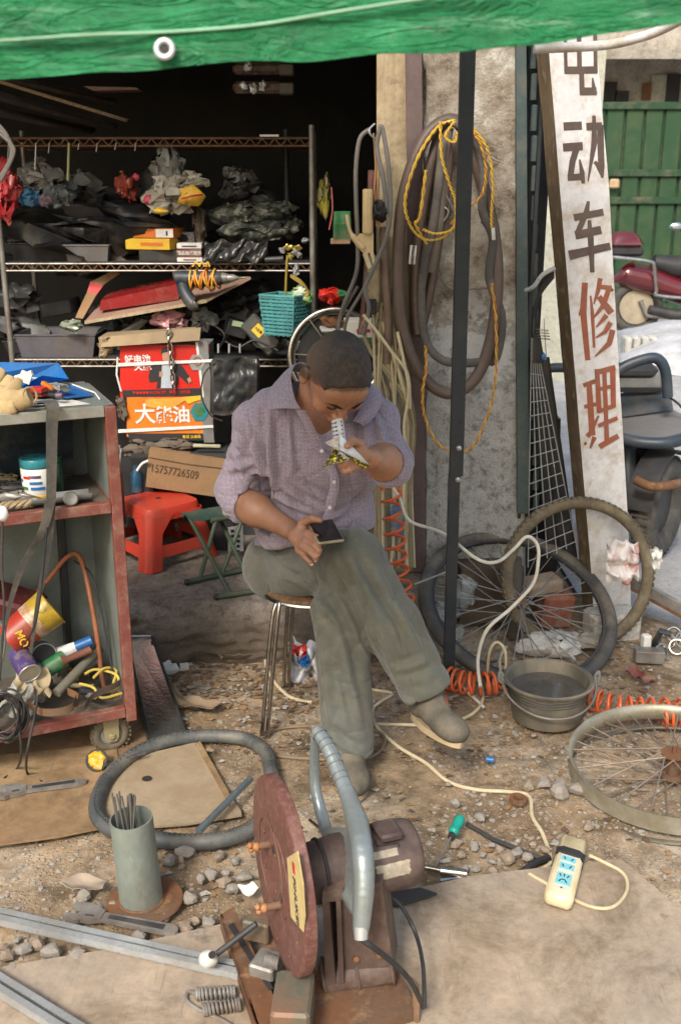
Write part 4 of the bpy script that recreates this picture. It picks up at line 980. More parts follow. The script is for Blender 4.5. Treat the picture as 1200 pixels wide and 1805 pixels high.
FOLDS=[((430,740),(470,860),2.74,.012),((470,700),(480,900),2.72,.014),((500,690),(515,850),2.70,.010),((455,880),(560,920),2.72,.013),((455,900),(600,945),2.72,.012),((470,915),(540,930),2.72,.010),((560,930),(660,900),2.71,.011),((600,925),(668,885),2.71,.010),((640,720),(650,800),2.69,.012),((665,740),(690,800),2.66,.010),((400,790),(450,850),2.79,.011),((395,830),(450,815),2.78,.010),((400,760),(430,800),2.78,.010),((620,860),(650,930),2.71,.009),((495,860),(545,905),2.71,.010),((655,700),(705,775),2.66,.010),((520,860),(590,900),2.70,.009)]
def wave(V,N_):
 d=.005*fbm(V*np.array([1.7,1.7,.8]),19,5,2)+.0010*fbm(V,70,8,2)
 r1=1-np.abs(fbm(V*np.array([1.6,1,.75])+.3,22,31,2))*1.6; d+=-.006*np.clip(r1,0,1)**7+.002
 r2=1-np.abs(fbm(V*np.array([.8,1,1.7])+.9,30,37,2))*1.6; d+=-.003*np.clip(r2,0,1)**7
 for(x0,y0),(x1,y1),yy,a in FOLDS:
  p,q=P3(x0,y0,yy),P3(x1,y1,yy); ab=q-p; t=np.clip((V-p)@ab/(ab@ab),0,1)
  dist=np.linalg.norm(((V-p)-t[:,None]*ab)*np.array([1,.28,1]),axis=1); s_=.0095
  front=np.clip(-N_[:,1]+.3,0,1)
  d+=a*1.35*(np.exp(-(dist/s_)**2)-.75*np.exp(-((dist-.020)/s_)**2))*np.sin(np.clip(t,.05,.95)*PI)*front
 return V+N_*d[:,None]
vb=P3(586,800,2.70)
for(xa,ya,ra),(xb,yb,rb) in((((548,700),(590,795))[0]+(.052,),(588,800)+(.010,)),((560,690)+(.055,),(582,760)+(.024,))):
 C.cap(P3(xa+30,ya,2.66),P3(xb,yb,2.63),ra,rb,k=.004,sub=True)
C.cap(P3(583,705,2.70),P3(597,806,2.69),.052,.012,k=.004,sub=True); C.cap(P3(585,715,2.66),P3(598,800,2.64),.050,.014,k=.004,sub=True)
C.cap(P3(562,676,2.81),P3(578,706,2.74),.062,.040,k=.006,sub=True)
C.plane_cut(P3(560,958,2.72),V3(.20,-.25,-1),k=.01)
field_part('shirt',C,m_shirt,man,it=2,disp=wave)
def ribbon(pxs,w,th=.003,nv=3,nm='shirt_collar',lean=None):
 pass
def collar(side):
 if side<0:top=[(566,655,2.80),(528,640,2.80),(514,662,2.755),(519,700,2.70),(530,722,2.672)]; bot=[(560,668,2.85),(515,655,2.86),(482,680,2.80),(472,712,2.735),(478,722,2.712)]
 else:top=[(620,668,2.80),(640,680,2.76),(640,705,2.72),(632,725,2.69),(622,742,2.672)]; bot=[(640,668,2.84),(668,685,2.79),(672,712,2.74),(655,740,2.69),(640,752,2.68)]
 A=smooth_path([Y(*p) for p in top],6); Bq=smooth_path([Y(*p) for p in bot],6); n_=len(A)-1
 def fn(u,v):
  i=min(n_-1,int(u*n_)); t=u*n_-i; a=A[i].lerp(A[i+1],t); b=Bq[i].lerp(Bq[i+1],t); p=a.lerp(b,v); k=math.sin(v*PI)*.010
  return p+Vector((side*.2,-1,.5))*k
 return MB().sheet(fn,24,8,.003)
part('shirt_collar',collar(-1),m_shirt,man,sm=60); part('shirt_collar',collar(1),m_shirt,man,sm=60)
bandp=[(530,722,2.662),(545,752,2.665),(562,790,2.680),(580,818,2.692),(590,850,2.690),(582,890,2.690),(575,930,2.695)]
A=smooth_path([Y(*p) for p in bandp],6)
sn=thing('snack_pack', 'half eaten snack bar in a yellow and silver foil wrapper held to the mouth', 'snack',(0,2.4,.95))
c0,c1=P3(604,812,2.365),P3(594,741,2.500)
def foil(u,v):
 a=v*2*PI; ax=(c1-c0); p=c0+ax*(u*.97); L_=ax/np.linalg.norm(ax); s1=np.cross(L_,V3(0,1,.2)); s1/=np.linalg.norm(s1); s2=np.cross(L_,s1)
 rr=.0175*(1+.12*math.sin(9*a+u*20)+.2*N3(u*6,a))
 return p+s1*math.cos(a)*rr+s2*math.sin(a)*rr*.75
def snackmat():
 m,n,L,b=custom('printed_foil'); tc=n.new('ShaderNodeTexCoord').outputs['Object']
 v=n.new('ShaderNodeTexVoronoi'); v.inputs['Scale'].default_value=150; L.new(tc,v.inputs[0])
 c=nramp(n,L,v.outputs['Distance'],[(.30,(.80,.68,.03)),(.42,(.10,.08,.02))]); L.new(c,b.inputs['Base Color']); b.inputs['Roughness'].default_value=.3; b.inputs['Metallic'].default_value=.3; return m
m_foil=snackmat(); m_silver=mat('printed_white_foil',(.70,.68,.66),(.55,.50,.48),(.22,.09,.06),rough=.35,metal=.1,scale=70,contrast=(.4,.6),bump=.8,bscale=120,dirt=(.3,.16,.1),dscale=60,damt=.8)
Mb=frame((c0+c1)/2,Vector(c1-c0),Vector((-.1,-1,.25))); Lb=float(np.linalg.norm(c1-c0))
mb=MB().box((0,0,0),(Lb,.030,.016),bev=.004).xform(Mb); part('snack_bar',mb,mat('crisp_white_wrap',(.74,.72,.70),(.60,.56,.54),rough=.35,scale=40,bump=.5,bscale=150,dirt=(.4,.25,.18),dscale=50,damt=.4),sn)
mb=MB()
for k in range(9):
 for q in(-.0105,.004,.0115):mb.box((-Lb/2+.012+k*Lb/10,q,.0083),(.0045,.0036 if q!=.004 else .007,.0008)).xform(Matrix.Identity(4))
part('printed_dots',mb.xform(Mb),mat('dark_brown_print',(.10,.035,.03),rough=.5,bump=0),sn,sm=0)
def flap(px):
 A_,B_,C_=px
 def fn(u,v):
  p=Vector(A_).lerp(Vector(B_),u).lerp(Vector(C_),v); return p+Vector((0,-1,.3))*(.010*math.sin(u*PI)*(1-v)+.003*N3(u*4,v*4))
 return MB().sheet(fn,14,14,.0008)
part('wrapper_flap',flap((Y(570,822,2.365),Y(600,775,2.385),Y(592,812,2.375))),m_foil,sn,sm=60)
part('wrapper_flap',flap((Y(572,780,2.375),Y(604,768,2.39),Y(606,800,2.372))),m_silver,sn,sm=60)
part('wrapper_flap',flap((Y(598,765,2.39),Y(651,819,2.36),Y(600,800,2.350))),mat('white_foil_back',(.78,.80,.86),rough=.45,bump=.2),sn,sm=60)
part('wrapper_rim',flap((Y(596,792,2.348),Y(652,822,2.357),Y(640,826,2.356))),m_foil,sn,sm=60)
part('wrapper_rim',flap((Y(568,824,2.363),Y(612,810,2.35),Y(590,800,2.36))),m_foil,sn,sm=60)
def bandf(u,v):
 i=min(len(A)-2,int(u*(len(A)-1))); p=A[i].lerp(A[i+1],u*(len(A)-1)-i); return p+Vector(((v-.5)*.026,-.004-.004*math.sin(v*PI)-.002*N3(u*6,1),0))
part('button_band',MB().sheet(bandf,40,4,.002),m_shirt,man,sm=60)
for px,py,yy in((589,850,2.678),(581,895,2.672),(567,795,2.66)):
 part('shirt_button',MB().lathe([(.0052,0),(.0052,.0015),(.003,.0022),(0,.0018)],14,Y(px,py,yy),(0,-1,.25)),mat('pale_button',(.6,.58,.6),rough=.3,bump=0),man)
rhip,lhip=P3(492,1000,3.00),P3(610,1005,3.02)
rkn=P3(622,985,2.66); rank=P3(752,1212,2.60)
lkn=P3(598,1075,2.66); lank=P3(615,1340,2.60)
T=Field((-.46,2.28,.06),(.42,3.2,.84),.0042)
T.ell(pelv+V3(-.03,.04,-.02),(.185,.15,.105),None,k=.001)
T.cap(rhip+V3(0,.0,.0),rkn,.100,.082,k=.05); T.cap(rhip,lhip,.095,k=.04)
T.cap(lhip,lkn,.092,.074,k=.02)
smid=rkn+(rank-rkn)*.5
T.cap(rkn,smid+V3(.0,.0,0),.086,.082,k=.02); T.cap(smid,rank+V3(-.012,0,.018),.082,.076,k=.03)
T.cap(rkn+V3(.02,.03,-.02),smid+V3(-.03,.03,-.03),.07,.06,k=.03)
T.cap(lkn,lank+V3(0,0,.03),.080,.074,k=.02)
ax=(rank-smid); ax/=np.linalg.norm(ax)
T.plane_cut(rank+ax*.012,ax*.9+V3(.0,-.10,-.15),rank-.13,rank+.13,k=.005)
T.cap(rank-ax*.01,rank+ax*.09,.060,k=.006,sub=True)
T.plane_cut(lank+V3(0,0,-.02),V3(.12,-.25,-1),lank-.13,lank+.13,k=.005)
T.cap(lank+V3(0,0,-.01),lank+V3(0,0,-.09),.046,k=.006,sub=True)
TF=[((470,985),(600,1010),2.78,.010),((480,1005),(590,1040),2.8,.010),((600,960),(690,1110),2.58,.012),((650,985),(730,1120),2.60,.012),((575,1000),(640,1140),2.60,.012),((640,1150),(700,1250),2.57,.012),((690,1180),(760,1160),2.55,.009),((560,1110),(590,1300),2.58,.010),((600,1120),(640,1290),2.58,.012),((440,960),(520,965),2.82,.009),((545,1045),(600,1095),2.62,.014),((570,1290),(640,1330),2.55,.010),((655,1060),(700,1200),2.58,.010),((700,1060),(755,1180),2.58,.010),((560,985),(600,1060),2.6,.010),((620,1110),(660,1200),2.58,.012),((670,1225),(735,1240),2.55,.008)]
def twave(V,N_):
 d=.0042*fbm(V*np.array([1.2,1.2,.6]),15,15,2)+.0012*fbm(V,60,18,2)
 r1=1-np.abs(fbm(V*np.array([1.6,1,.7])+.3,15,41,2))*1.5; d+=-.005*np.clip(r1,0,1)**8+.001
 r2=1-np.abs(fbm(V*np.array([.9,1,1.5])+.9,24,47,2))*1.6; d+=-.003*np.clip(r2,0,1)**7
 for(x0,y0),(x1,y1),yy,a in TF:
  p,q=P3(x0,y0,yy),P3(x1,y1,yy); ab=q-p; t=np.clip((V-p)@ab/(ab@ab),0,1)
  dist=np.linalg.norm(((V-p)-t[:,None]*ab)*np.array([1,.3,1]),axis=1); s_=.012
  front=np.clip(-N_[:,1]+.3,0,1)
  d+=a*1.1*(np.exp(-(dist/s_)**2)-.8*np.exp(-((dist-.022)/s_)**2))*np.sin(np.clip(t,.05,.95)*PI)*front
 return V+N_*d[:,None]
field_part('trousers',T,m_trous,man,it=2,disp=twave)
def shoe(an,toe,solen,upn,length=.235):
 an,toe=Vector(an),Vector(toe); d=(toe-an).normalized(); up_=(Vector(upn)-d*Vector(upn).dot(d)).normalized(); sd=d.cross(up_)
 F_=Field(np.array(an)-.28,np.array(an)+.28,.0036); w=lambda f,s_,u:np.array(an+d*f+sd*s_+up_*u)
 A3=np.stack([np.array(sd),np.array(d),np.array(up_)],1)
 F_.cap(w(-.012,0,-.045),w(.155,.004,-.060),.036,.038,k=.001,sq=(np.array(up_),.78)); F_.ell(w(.125,.004,-.052),(.046,.062,.032),A3,k=.02)
 F_.cap(w(0,0,.0),w(.05,0,-.035),.036,.034,k=.03); F_.cap(w(-.01,0,.0),w(-.02,0,-.05),.036,.036,k=.02)
 F_.plane_cut(w(0,0,-.082),-np.array(up_),k=.004)
 return F_,w,A3,sd,d,up_
F_,w,A3,sd_,d_,up_=shoe(rank+V3(.006,.0,-.012),Q(822,1262,2.43),None,V3(.35,-.25,1))
sho=field_part('shoe',F_,m_shoe,man,it=2)
def solepts(w,k=24):
 out=[]
 for i in range(k):
  a=2*PI*i/k; f,s_=math.cos(a),math.sin(a); wd=.043+.006*f if f>0 else .043+.008*f
  out.append(w(.062+.125*f,s_*wd*(1-.1*abs(f)),-.094))
 return out
mb=MB().prism(solepts(w),Vector(up_)*.017); part('sole',mb,m_sole,sho,sm=40)
mb=MB().tube([w(.03,-.034,.004),w(.075,-.02,-.016),w(.055,-.038,-.025)],.0035,6,flat=.5); part('red_flash',mb,mat('red_shoe_flash',(.6,.05,.04),rough=.6),sho)
mb=MB().tube([w(.185*math.cos(q)*.25+.118,.044*math.sin(q),-.066+.020*math.cos(q*1)) for q in np.linspace(-1.5,1.5,12)],.0016,5); part('toe_seam',mb,m_ink,sho)
mb=MB().tube([w(-.01,0,.05),w(0,0,-.02)],.038,16); part('sock',mb,m_sock,man)
F_,w,A3,sd_,d_,up_=shoe(lank+V3(.0,.01,.0),G(640,1400,.09),None,V3(0,0,1))
zf=w(0,0,-.094)[2]
F_,w,A3,sd_,d_,up_=shoe(V3(lank[0],lank[1]+.01,.098),Vector(G(640,1400,.098)),None,V3(0,0,1))
sho=field_part('shoe',F_,m_shoe,man,it=2)
mb=MB().prism(solepts(w),Vector(up_)*.017); part('sole',mb,m_sole,sho,sm=40)
mb=MB().tube([w(-.005,0,.08),w(0,0,-.02)],.040,16); part('sock',mb,m_sock,man)
ph=thing('mobile_phone', 'black mobile phone in a gold rimmed case resting on the crossed thigh under the hand', 'phone',P3(574,935,2.56))
M=frame(P3(574,938,2.570),(.95,.28,.03),(.02,-.22,1))
mb=MB().box((0,0,0),(.072,.112,.010),bev=.004).xform(M); mb2=MB().box((0,0,.0052),(.065,.105,.0016),bev=.0007).xform(M)
part('phone_case',mb,mat('gold_trim',(.42,.36,.22),rough=.35,metal=.5,bump=0),ph); part('screen',mb2,mat('phone_glass',(.012,.012,.015),rough=.12,bump=0,spec=.6,fine=0),ph)
sb=Vector(P3(560,1050,2.98));
t=thing('metal_stool', 'small round stool with a patterned seat and chromed tube legs under the man', 'stool',(sb.x,2.98,0))
sz=Y(500,1050,2.88).z; sc_=Vector((-.085,2.97,sz))
mb=MB().lathe([(0,-.012),(.145,-.012),(.155,-.004),(.155,.006),(.14,.012),(0,.014)],40,sc_); part('seat',mb,mat('brown_patterned_seat',(.20,.11,.06),(.09,.05,.03),(.35,.25,.12),rough=.5,scale=40),t)
mb=MB(); mb.ring(sc_+Vector((0,0,-.012)),(0,0,1),.152,.008,40,8); part('seat_rim',mb,m_chrome,t)
lf_=G(466,1298)
for px,off in((0,(0,0)),(1,(.30,.05)),(2,(.05,.33)),(3,(.33,.33))):
 foot=lf_+Vector((off[0],off[1],0)); top=Vector((sc_.x+(foot.x-sc_.x)*.72,sc_.y+(foot.y-sc_.y)*.72,sz-.012))
 for s_ in(-.008,.008):part('leg',MB().tube(smooth_path([foot+Vector((s_,0,0)),foot.lerp(top,.9)+Vector((s_,0,0)),top+(sc_-top)*.12],6),.0062,10),m_chrome,t)
 # CHOP SAW
def V3v(*a):return Vector(a)
psi=R(19); nS=Vector((-math.cos(psi),-math.sin(psi),0)); tS=Vector((-math.sin(psi),math.cos(psi),0)); zS=Vector((0,0,1))
dc=Y(487,1541,1.735)
saw=thing('chop_saw', 'maroon abrasive chop saw with silver curved handle standing on the plywood sheet in front', 'cut-off saw',(dc.x+.15,dc.y,0.012))
def D3(a,b,c,o=dc):return o+nS*a+tS*b+zS*c
RG=.196
mb=MB().lathe([(0,.000),(.085,.000),(.087,-.002),(.09,-.001),(RG-.006,-.001),(RG-.001,-.003),(RG,-.005),(RG,-.024),(RG-.003,-.026),(.05,-.038),(0,-.038)][::-1],72,dc,nS)
gd=part('blade_guard',mb,m_maroon,saw,sm=45)
mb=MB(); mb.ring(D3(.0005,.045,.0),nS,.088,.0016,48,6); part('guard_seam',mb,m_sawrust,gd)
for px,py in((482,1497),(496,1583)):part('slot',MB().lathe([(.0085,0),(.0085,.0012),(0,.0013)],14,onp(px,py,dc,nS,.0004),nS),m_ink,gd)
def lab(poly,off,m_):
 return MB().prism([D3(off,b,c) for b,c in poly],nS*.0012)
part('sticker',MB().prism([onp(x,y,dc,nS,.0003) for x,y in((507,1512),(526,1500),(536,1560),(539,1615),(536,1643),(514,1616),(510,1560))],nS*.0012),m_label,gd,sm=0)
sa,sb_=onp(522,1535,dc,nS),onp(530,1630,dc,nS)
Mx=frame(onp(523,1588,dc,nS,.0018),sb_-sa,nS); mb=MB().text('PIHUKEI',.026,Mx,.01); part('sticker_lettering',mb,m_ink,gd,sm=0)
Mx=frame(onp(519,1530,dc,nS,.0018),sb_-sa,nS); mb=MB().box((0,0,0),(.022,.016,.0006)).xform(Mx); part('sticker_mark',mb,m_redprint,gd,sm=0)
for kx,ky in((452,1492),(466,1600)):
 c0_=Y(kx,ky,1.775 if ky<1550 else 1.70); mb=MB(); mb.ball(c0_,.0095,(1,1,1),12,jit=.1); mb.ball(c0_+nS*.013+zS*.005,.0065,n=10,jit=.15,seed=2); mb.ball(c0_+nS*.011-zS*.007,.006,n=10,jit=.15,seed=3)
 part('orange_knob',mb,mat('dusty_orange_plastic',(.36,.15,.055),(.28,.115,.04),rough=.6,dirt=(.4,.25,.14),damt=.5),saw)
 part('knob_arm',MB().tube([c0_,c0_+V3v(.05,.02,-.004)],.008,10),m_sawrust,saw)
ax0=D3(-.038,-.005,-.012); ax1=ax0-nS*.105
mb=MB().lathe([(.0,0),(.052,0),(.054,.014),(.060,.020),(.064,.060),(.068,.085),(.068,.105),(0,.106)],44,ax0,-nS); part('gear_housing',mb,m_sawdark,saw)
mb=MB(); mb.ring(ax0-nS*.052,nS,.0640,.0040,44,8); part('housing_gap',mb,m_ink,saw)
m0=ax1+zS*.002;
mb=MB().lathe([(0,0),(.066,0),(.070,.008),(.071,.120),(.069,.140),(.064,.150),(.052,.156),(0,.157)],48,m0,-nS); mo=part('motor',mb,m_sawdark,saw)
def onmotor(s_,a,lift=.0006,rr=.071):return m0-nS*s_+(zS*math.sin(a)-tS*math.cos(a))*(rr+lift)
def mlabel(s0,s1,a0,a1,jag=0):return MB().sheet(lambda u,v:onmotor(s0+(s1-s0)*u+jag*N3(v*5,s0*50)*(1 if u>.5 else-1),a0+(a1-a0)*v+jag*8*N3(u*5,3)),10,10,.0004)
part('motor_label',mlabel(.045,.115,R(2),R(26),.006),mat('torn_grey_label',(.42,.38,.30),(.28,.24,.19),rough=.7,scale=60,dirt=(.2,.15,.1),damt=.5),mo)
part('motor_label',mlabel(.035,.095,R(36),R(48),.002),MATS['torn_grey_label'],mo)
mb=MB().box(onmotor(.085,R(76),.008),(.05,.06,.018),rot=frame((0,0,0),-nS,zS).to_3x3(),bev=.005); part('switch_cover',mb,m_sawdark,mo)
part('motor_seam',MB().tube([onmotor(.055,R(66),.002),onmotor(.055,R(56),.002),onmotor(.10,R(54),.002),onmotor(.10,R(48),.002)],.0016,6),m_ink,mo)
for q in(.4,1.5,2.7,3.9,5.2):part('cover_screw',MB().lathe([(.0045,0),(.0045,.002),(0,.003)],8,m0-nS*.155+(zS*math.sin(q)-tS*math.cos(q))*.052,-nS),m_steel,mo)
for k in range(10):part('guard_bolt' if k<4 else 'rivet',MB().lathe([(.005 if k<4 else .003,0),(.005 if k<4 else .003,.002),(0,.003)],8,D3(.0,.155*math.cos(k*.63+.3) if k>=4 else .06*math.cos(k*1.57+.8)+.045,.155*math.sin(k*.63+.3) if k>=4 else .06*math.sin(k*1.57+.8)),nS),m_sawrust,gd)
an_=np.array
m_cast=mat('worn_maroon_casting',(.078,.050,.043),(.11,.072,.060),(.058,.043,.038),rough=.6,scale=7,dirt=(.23,.17,.125),dscale=8,damt=.6,bump=.4)
def SW(x,y,d):return Y(x,y,d)
def castp(poly,d,dep,nm,m_=None,sm=30):return part(nm,MB().prism([SW(x,y,d) for x,y in poly],(.012,dep,0)),m_ or m_cast,saw,sm=sm)
castp([(600,1560),(672,1556),(684,1640),(694,1712),(600,1722),(596,1640)],1.70,.075, 'column')
castp([(568,1590),(580,1586),(592,1735),(574,1738)],1.685,.08, 'column_rib'); castp([(592,1584),(600,1582),(606,1732),(597,1734)],1.680,.09, 'column_rib'); castp([(568,1572),(606,1566),(606,1586),(568,1592)],1.682,.06, 'rib_bridge')
b0_,b1_=SW(566,1722,1.72),SW(694,1700,1.73); bx_=(b1_-b0_)
part('pivot_barrel',MB().lathe([(0,0),(.030,0),(.036,.005),(.036,bx_.length-.005),(.030,bx_.length),(0,bx_.length)],36,b0_,bx_),m_cast,saw,sm=45)
for q in(.04,.5,.96):part('barrel_collar',MB().ring(b0_+bx_*q,bx_,.0365,.0035,36,8),m_cast,saw)
for x,y in((622,1600),(655,1596),(628,1690),(668,1684)):part('casting_bolt',MB().lathe([(.0065,0),(.0065,.005),(.004,.006),(0,.006)],6,SW(x,y,1.699),(0,-1,.3)),m_rust,saw,sm=20)
def hp(px,py,y):return Y(px,py,y)
spine=[(560,1290,1.99),(578,1318,1.955),(596,1360,1.91),(612,1400,1.86),(628,1446,1.78),(638,1500,1.69),(641,1560,1.65),(638,1610,1.63),(636,1640,1.62)]
A=smooth_path([hp(*p) for p in spine],7); rad=[.0145,.0165,.017,.0175,.023,.022,.021,.0185,.0155]
F_=Field((-.09,1.54,.10),(.09,2.08,.66),.0034)
PP=[an_(hp(*p)) for p in spine]
AA=[an_(p) for p in smooth_path([hp(*p) for p in spine],4)]; NA=len(AA)
for i in range(NA-1):r0,r1=(np.interp(q,np.linspace(0,1,9),rad) for q in(i/(NA-1),(i+1)/(NA-1))); F_.cap(AA[i],AA[i+1],r0,r1,k=.0012)
lp_=[(556,1294,1.99),(554,1340,2.00),(556,1390,1.985),(568,1440,1.945),(584,1490,1.86),(596,1530,1.78),(612,1570,1.70),(630,1600,1.645)]
LP=[an_(p) for p in smooth_path([hp(*p) for p in lp_],4)]; NL=len(LP)
for i in range(NL-1):q=i/NL; F_.cap(LP[i],LP[i+1],.0105+.007*q,k=.0015)
for i in range(int(NL*.5),NL-1,1):
 q=i/(NL-1); t_=AA[min(NA-1,int((.30+.55*q)*NA))]; F_.cap(LP[i],t_,.010,.012,k=.003)
field_part('handle',F_,m_alu,saw,it=2)
h=saw.children[-1]
for k in range(9):
 t_=.05+k*.045; i=int(t_*(len(A)-1)); c=A[i]; ax_=(A[i+1]-A[i]).normalized()
 mb=MB(); mb.ring(c,ax_,.0168,.0015,28,6); part('grip_groove',mb,mat('handle_groove',(.15,.18,.18),rough=.6),h)
mb=MB().tube([a+Vector((.010,-.0145,.008)) for a in A[2:-8]],.0013,6); part('casting_seam',mb,MATS['handle_groove'],h)
mb=MB().cyl(hp(636,1632,1.62),hp(636,1655,1.61),.0145,.013,16); part('cable_gland',mb,m_galv,saw)
mb=MB().tube(smooth_path([hp(636,1655,1.61),hp(655,1668,1.60),hp(690,1695,1.61),hp(722,1728,1.62),hp(746,1775,1.65)],8),.0055,8); part('flex_cable',mb,m_black,saw)
mb=MB().tube(smooth_path([hp(660,1572,1.80),hp(700,1590,1.80),hp(730,1640,1.78),hp(745,1700,1.70),hp(748,1775,1.60)],8),.0045,8); part('power_cable',mb,m_black,saw)
zb=.055
def bq(px,py,z=zb):return G(px,py,z)
a,b_,c_,d_=bq(388,1612),bq(412,1598),bq(520,1840),bq(470,1860)
mb=MB().prism([a,b_,c_,d_],(0,0,-.007)); part('base_rail',mb,m_rust,saw,sm=20)
mb=MB().prism([a,d_,d_+Vector((0,0,-.05)),a+Vector((0,0,-.05))],(.005,0,0)); part('base_rail_side',mb,m_rust,saw,sm=20)
mb=MB().prism([bq(402,1632,zb+.0015),bq(411,1626,zb+.0015),bq(482,1742,zb+.0015),bq(474,1746,zb+.0015)],(0,0,.0006)); part('rail_slot',mb,m_ink,saw,sm=0)
a,b_,c_,d_=bq(560,1700,.045),bq(690,1690,.045),bq(735,1775,.045),bq(545,1840,.045)
mb=MB().prism([a,b_,c_,d_],(0,0,-.033)); part('base_plate',mb,m_rust,saw,sm=20)
mb=MB().prism([bq(440,1600),bq(520,1590),bq(560,1720,.04),bq(480,1720,.04)],(0,0,-.006)); part('cross_plate',mb,m_sawrust,saw,sm=20)
mb=MB().box(G(517,1790,.07),(.075,.12,.115),rot=(0,0,-.06),bev=.006); part('vice_jaw',mb,mat('oily_grey_green_iron',(.13,.13,.10),(.17,.15,.11),rough=.6,metal=.3,scale=9,dirt=(.26,.12,.07),dscale=9,damt=.6,bump=.3),saw,sm=30)
mb=MB().box(G(452,1640,.08),(.06,.02,.05),rot=(0,0,-.3),bev=.004); part('fence_bracket',mb,MATS['oily_grey_green_iron'],saw,sm=30)
mb=MB().box(G(470,1700,.07),(.055,.06,.03),rot=(0,0,-.4),bev=.004); part('stop_block',mb,m_steel,saw,sm=30)
for k in range(6):part('coil',(lambda m_:(m_.ring(G(470+k*4,1692+k*1.2,.09),(1,-.2,0),.012,.0028,18,6),m_)[1])(MB()),m_steel,saw)
mb=MB().prism([D3(-.03,-.165,-.235),D3(-.03,-.20,-.235),D3(-.03,-.20,-.32),D3(-.03,-.165,-.32)],-nS*.012); part('hinge_cheek',mb,m_sawrust,saw,sm=20)
mb=MB().tube(smooth_path([D3(-.225,-.15,-.195),D3(-.235,-.165,-.20),D3(-.235,-.175,-.235),D3(-.235,-.175,-.30)],5),.009,8,flat=.6); part('hinge_cheek',mb,m_sawrust,saw)
mb=MB().cyl(D3(-.02,-.165,-.265),D3(-.24,-.165,-.265),.011,n=14); part('hinge_pin',mb,m_steel,saw)
a,b_=Y(452,1628,1.78),Y(380,1683,1.76)
mb=MB().cyl(a,b_,.0065,n=10); part('clamp_rod',mb,m_dark,saw)
mb=MB().box(Y(368,1690,1.755),(.040,.034,.036),rot=(.2,.3,.5),bev=.010); part('white_grip',mb,mat('chipped_white_porcelain',(.75,.73,.68),rough=.25,dirt=(.3,.25,.2),damt=.3,bump=.05),saw,sm=60)
part('grip_eye',MB().lathe([(.008,0),(.008,.001),(0,.001)],14,Y(374,1683,1.735),(.3,-1,.3)),m_ink,saw)
# POWER STRIP
pc,pe=G(1010,1490,.03),G(985,1585,.03)
t=thing('extension_socket', 'grimy cream extension socket block with pale blue outlets and black tape on the plywood', 'power strip',G(995,1560,.012))
dr=(pe-pc).normalized(); Mx=frame(G(997,1535,.040),dr,Vector((-.10,-.55,1)))
L_=.245
mb=MB().box((0,0,0),(L_,.066,.040),bev=.009).xform(Mx); part('case',mb,m_cream_pl,t,sm=60)
Mq=frame(G(997,1535,.040),dr,Vector((-.10,-.55,1)))
def strip(x,y,z):return Mq@Vector((x,y,z))
mb=MB().box((.035,0,.0205),(.135,.040,.002),bev=.0008).xform(Mq); part('face_plate',mb,mat('cleaner_cream_plastic',(.72,.68,.55),rough=.4,dirt=(.4,.35,.25),damt=.4),t)
for x,w_x in((-.016,.020),(.014,.024),(.062,.044)):
 mb=MB().box((x,0,.0222),(w_x,.034,.002),bev=.0008).xform(Mq); sk=part('socket',mb,m_skyblue,t)
 if w_x<.03:hs=[((0,-.009),.4),((0,.009),-.4)]
 else:hs=[((-.010,-.009),.4),((-.010,.009),-.4),((-.012,0),0),((.010,-.007),-.6),((.010,.007),.6),((.004,0),1.57)]
 for(hx,hy),an0 in hs:
  mb=MB().box((x+hx,hy,.0234),(.009,.0028,.0012),rot=(0,0,an0)).xform(Mq); part('slot',mb,m_ink,sk,sm=0)
mb=MB().box((-.050,0,.001),(.044,.0695,.0425),bev=.009).xform(Mq); part('black_tape',mb,m_black,t,sm=60)
mb=MB().lathe([(.003,0),(.003,.001),(0,.0012)],10,strip(.094,.0,.0205),Mq.to_3x3()@Vector((0,0,1))); part('screw',mb,m_ink,t)
mb=MB().tube(smooth_path([G(932,1540,.012+.004),G(960,1556,.017),G(985,1572,.02),G(1040,1598,.02),G(1080,1598,.018),G(1104,1570,.018),G(1098,1540,.018),G(1060,1518,.018),G(1038,1508,.02)],9),.0042,8); part('flex',mb,m_cream_wire,t)
# TOOL CART
th=R(24); uL=Vector((-math.cos(th),-math.sin(th),0)); vB=Vector((-math.sin(th),math.cos(th),0))
cf=G(231,1262,.125); cf.z=0
WC,DC=.62,.36; ZT=Y(180,715,cf.y).z; ZM=Y(186,892,cf.y).z; ZB=.145
cart=thing('tool_cart', 'red brown steel tool cart on castors, loaded with junk at the left edge', 'tool cart',cf)
def K(a,b,z):return cf+uL*a+vB*b+Vector((0,0,z))
def bar(a,b,w,h,m_,nm,par=cart):
 d=(b-a); M=frame((a+b)/2,d,Vector((0,0,1)) if abs(d.normalized().z)<.9 else vB); mb=MB().box((0,0,0),(d.length,w,h),bev=.002).xform(M); return part(nm,mb,m_,par,sm=30)
for a in(.0,WC):
 for b in(.0,DC):
  bar(K(a,b,ZB-.03),K(a,b,ZT),.030,.030,m_redpaint if b==0 else m_dark, 'post')
for z,m_ in((ZM,m_redpaint),(ZB,m_redpaint),(ZT-.012,m_cartrail)):
 bar(K(.016,0,z),K(WC-.016,0,z),.028,.030,m_, 'front_rail'); bar(K(.016,DC,z),K(WC-.016,DC,z),.028,.030,m_, 'back_rail')
 bar(K(0,.016,z),K(0,DC-.016,z),.028,.030,m_, 'side_rail'); bar(K(WC,.016,z),K(WC,DC-.016,z),.028,.030,m_, 'side_rail')
def kslab(z,th_,m_,nm,a0=.006,a1=WC-.006,b0=.006,b1=DC-.006):
 mb=MB().prism([K(a0,b0,z),K(a1,b0,z),K(a1,b1,z),K(a0,b1,z)],(0,0,-th_)); return part(nm,mb,m_,cart,sm=20)
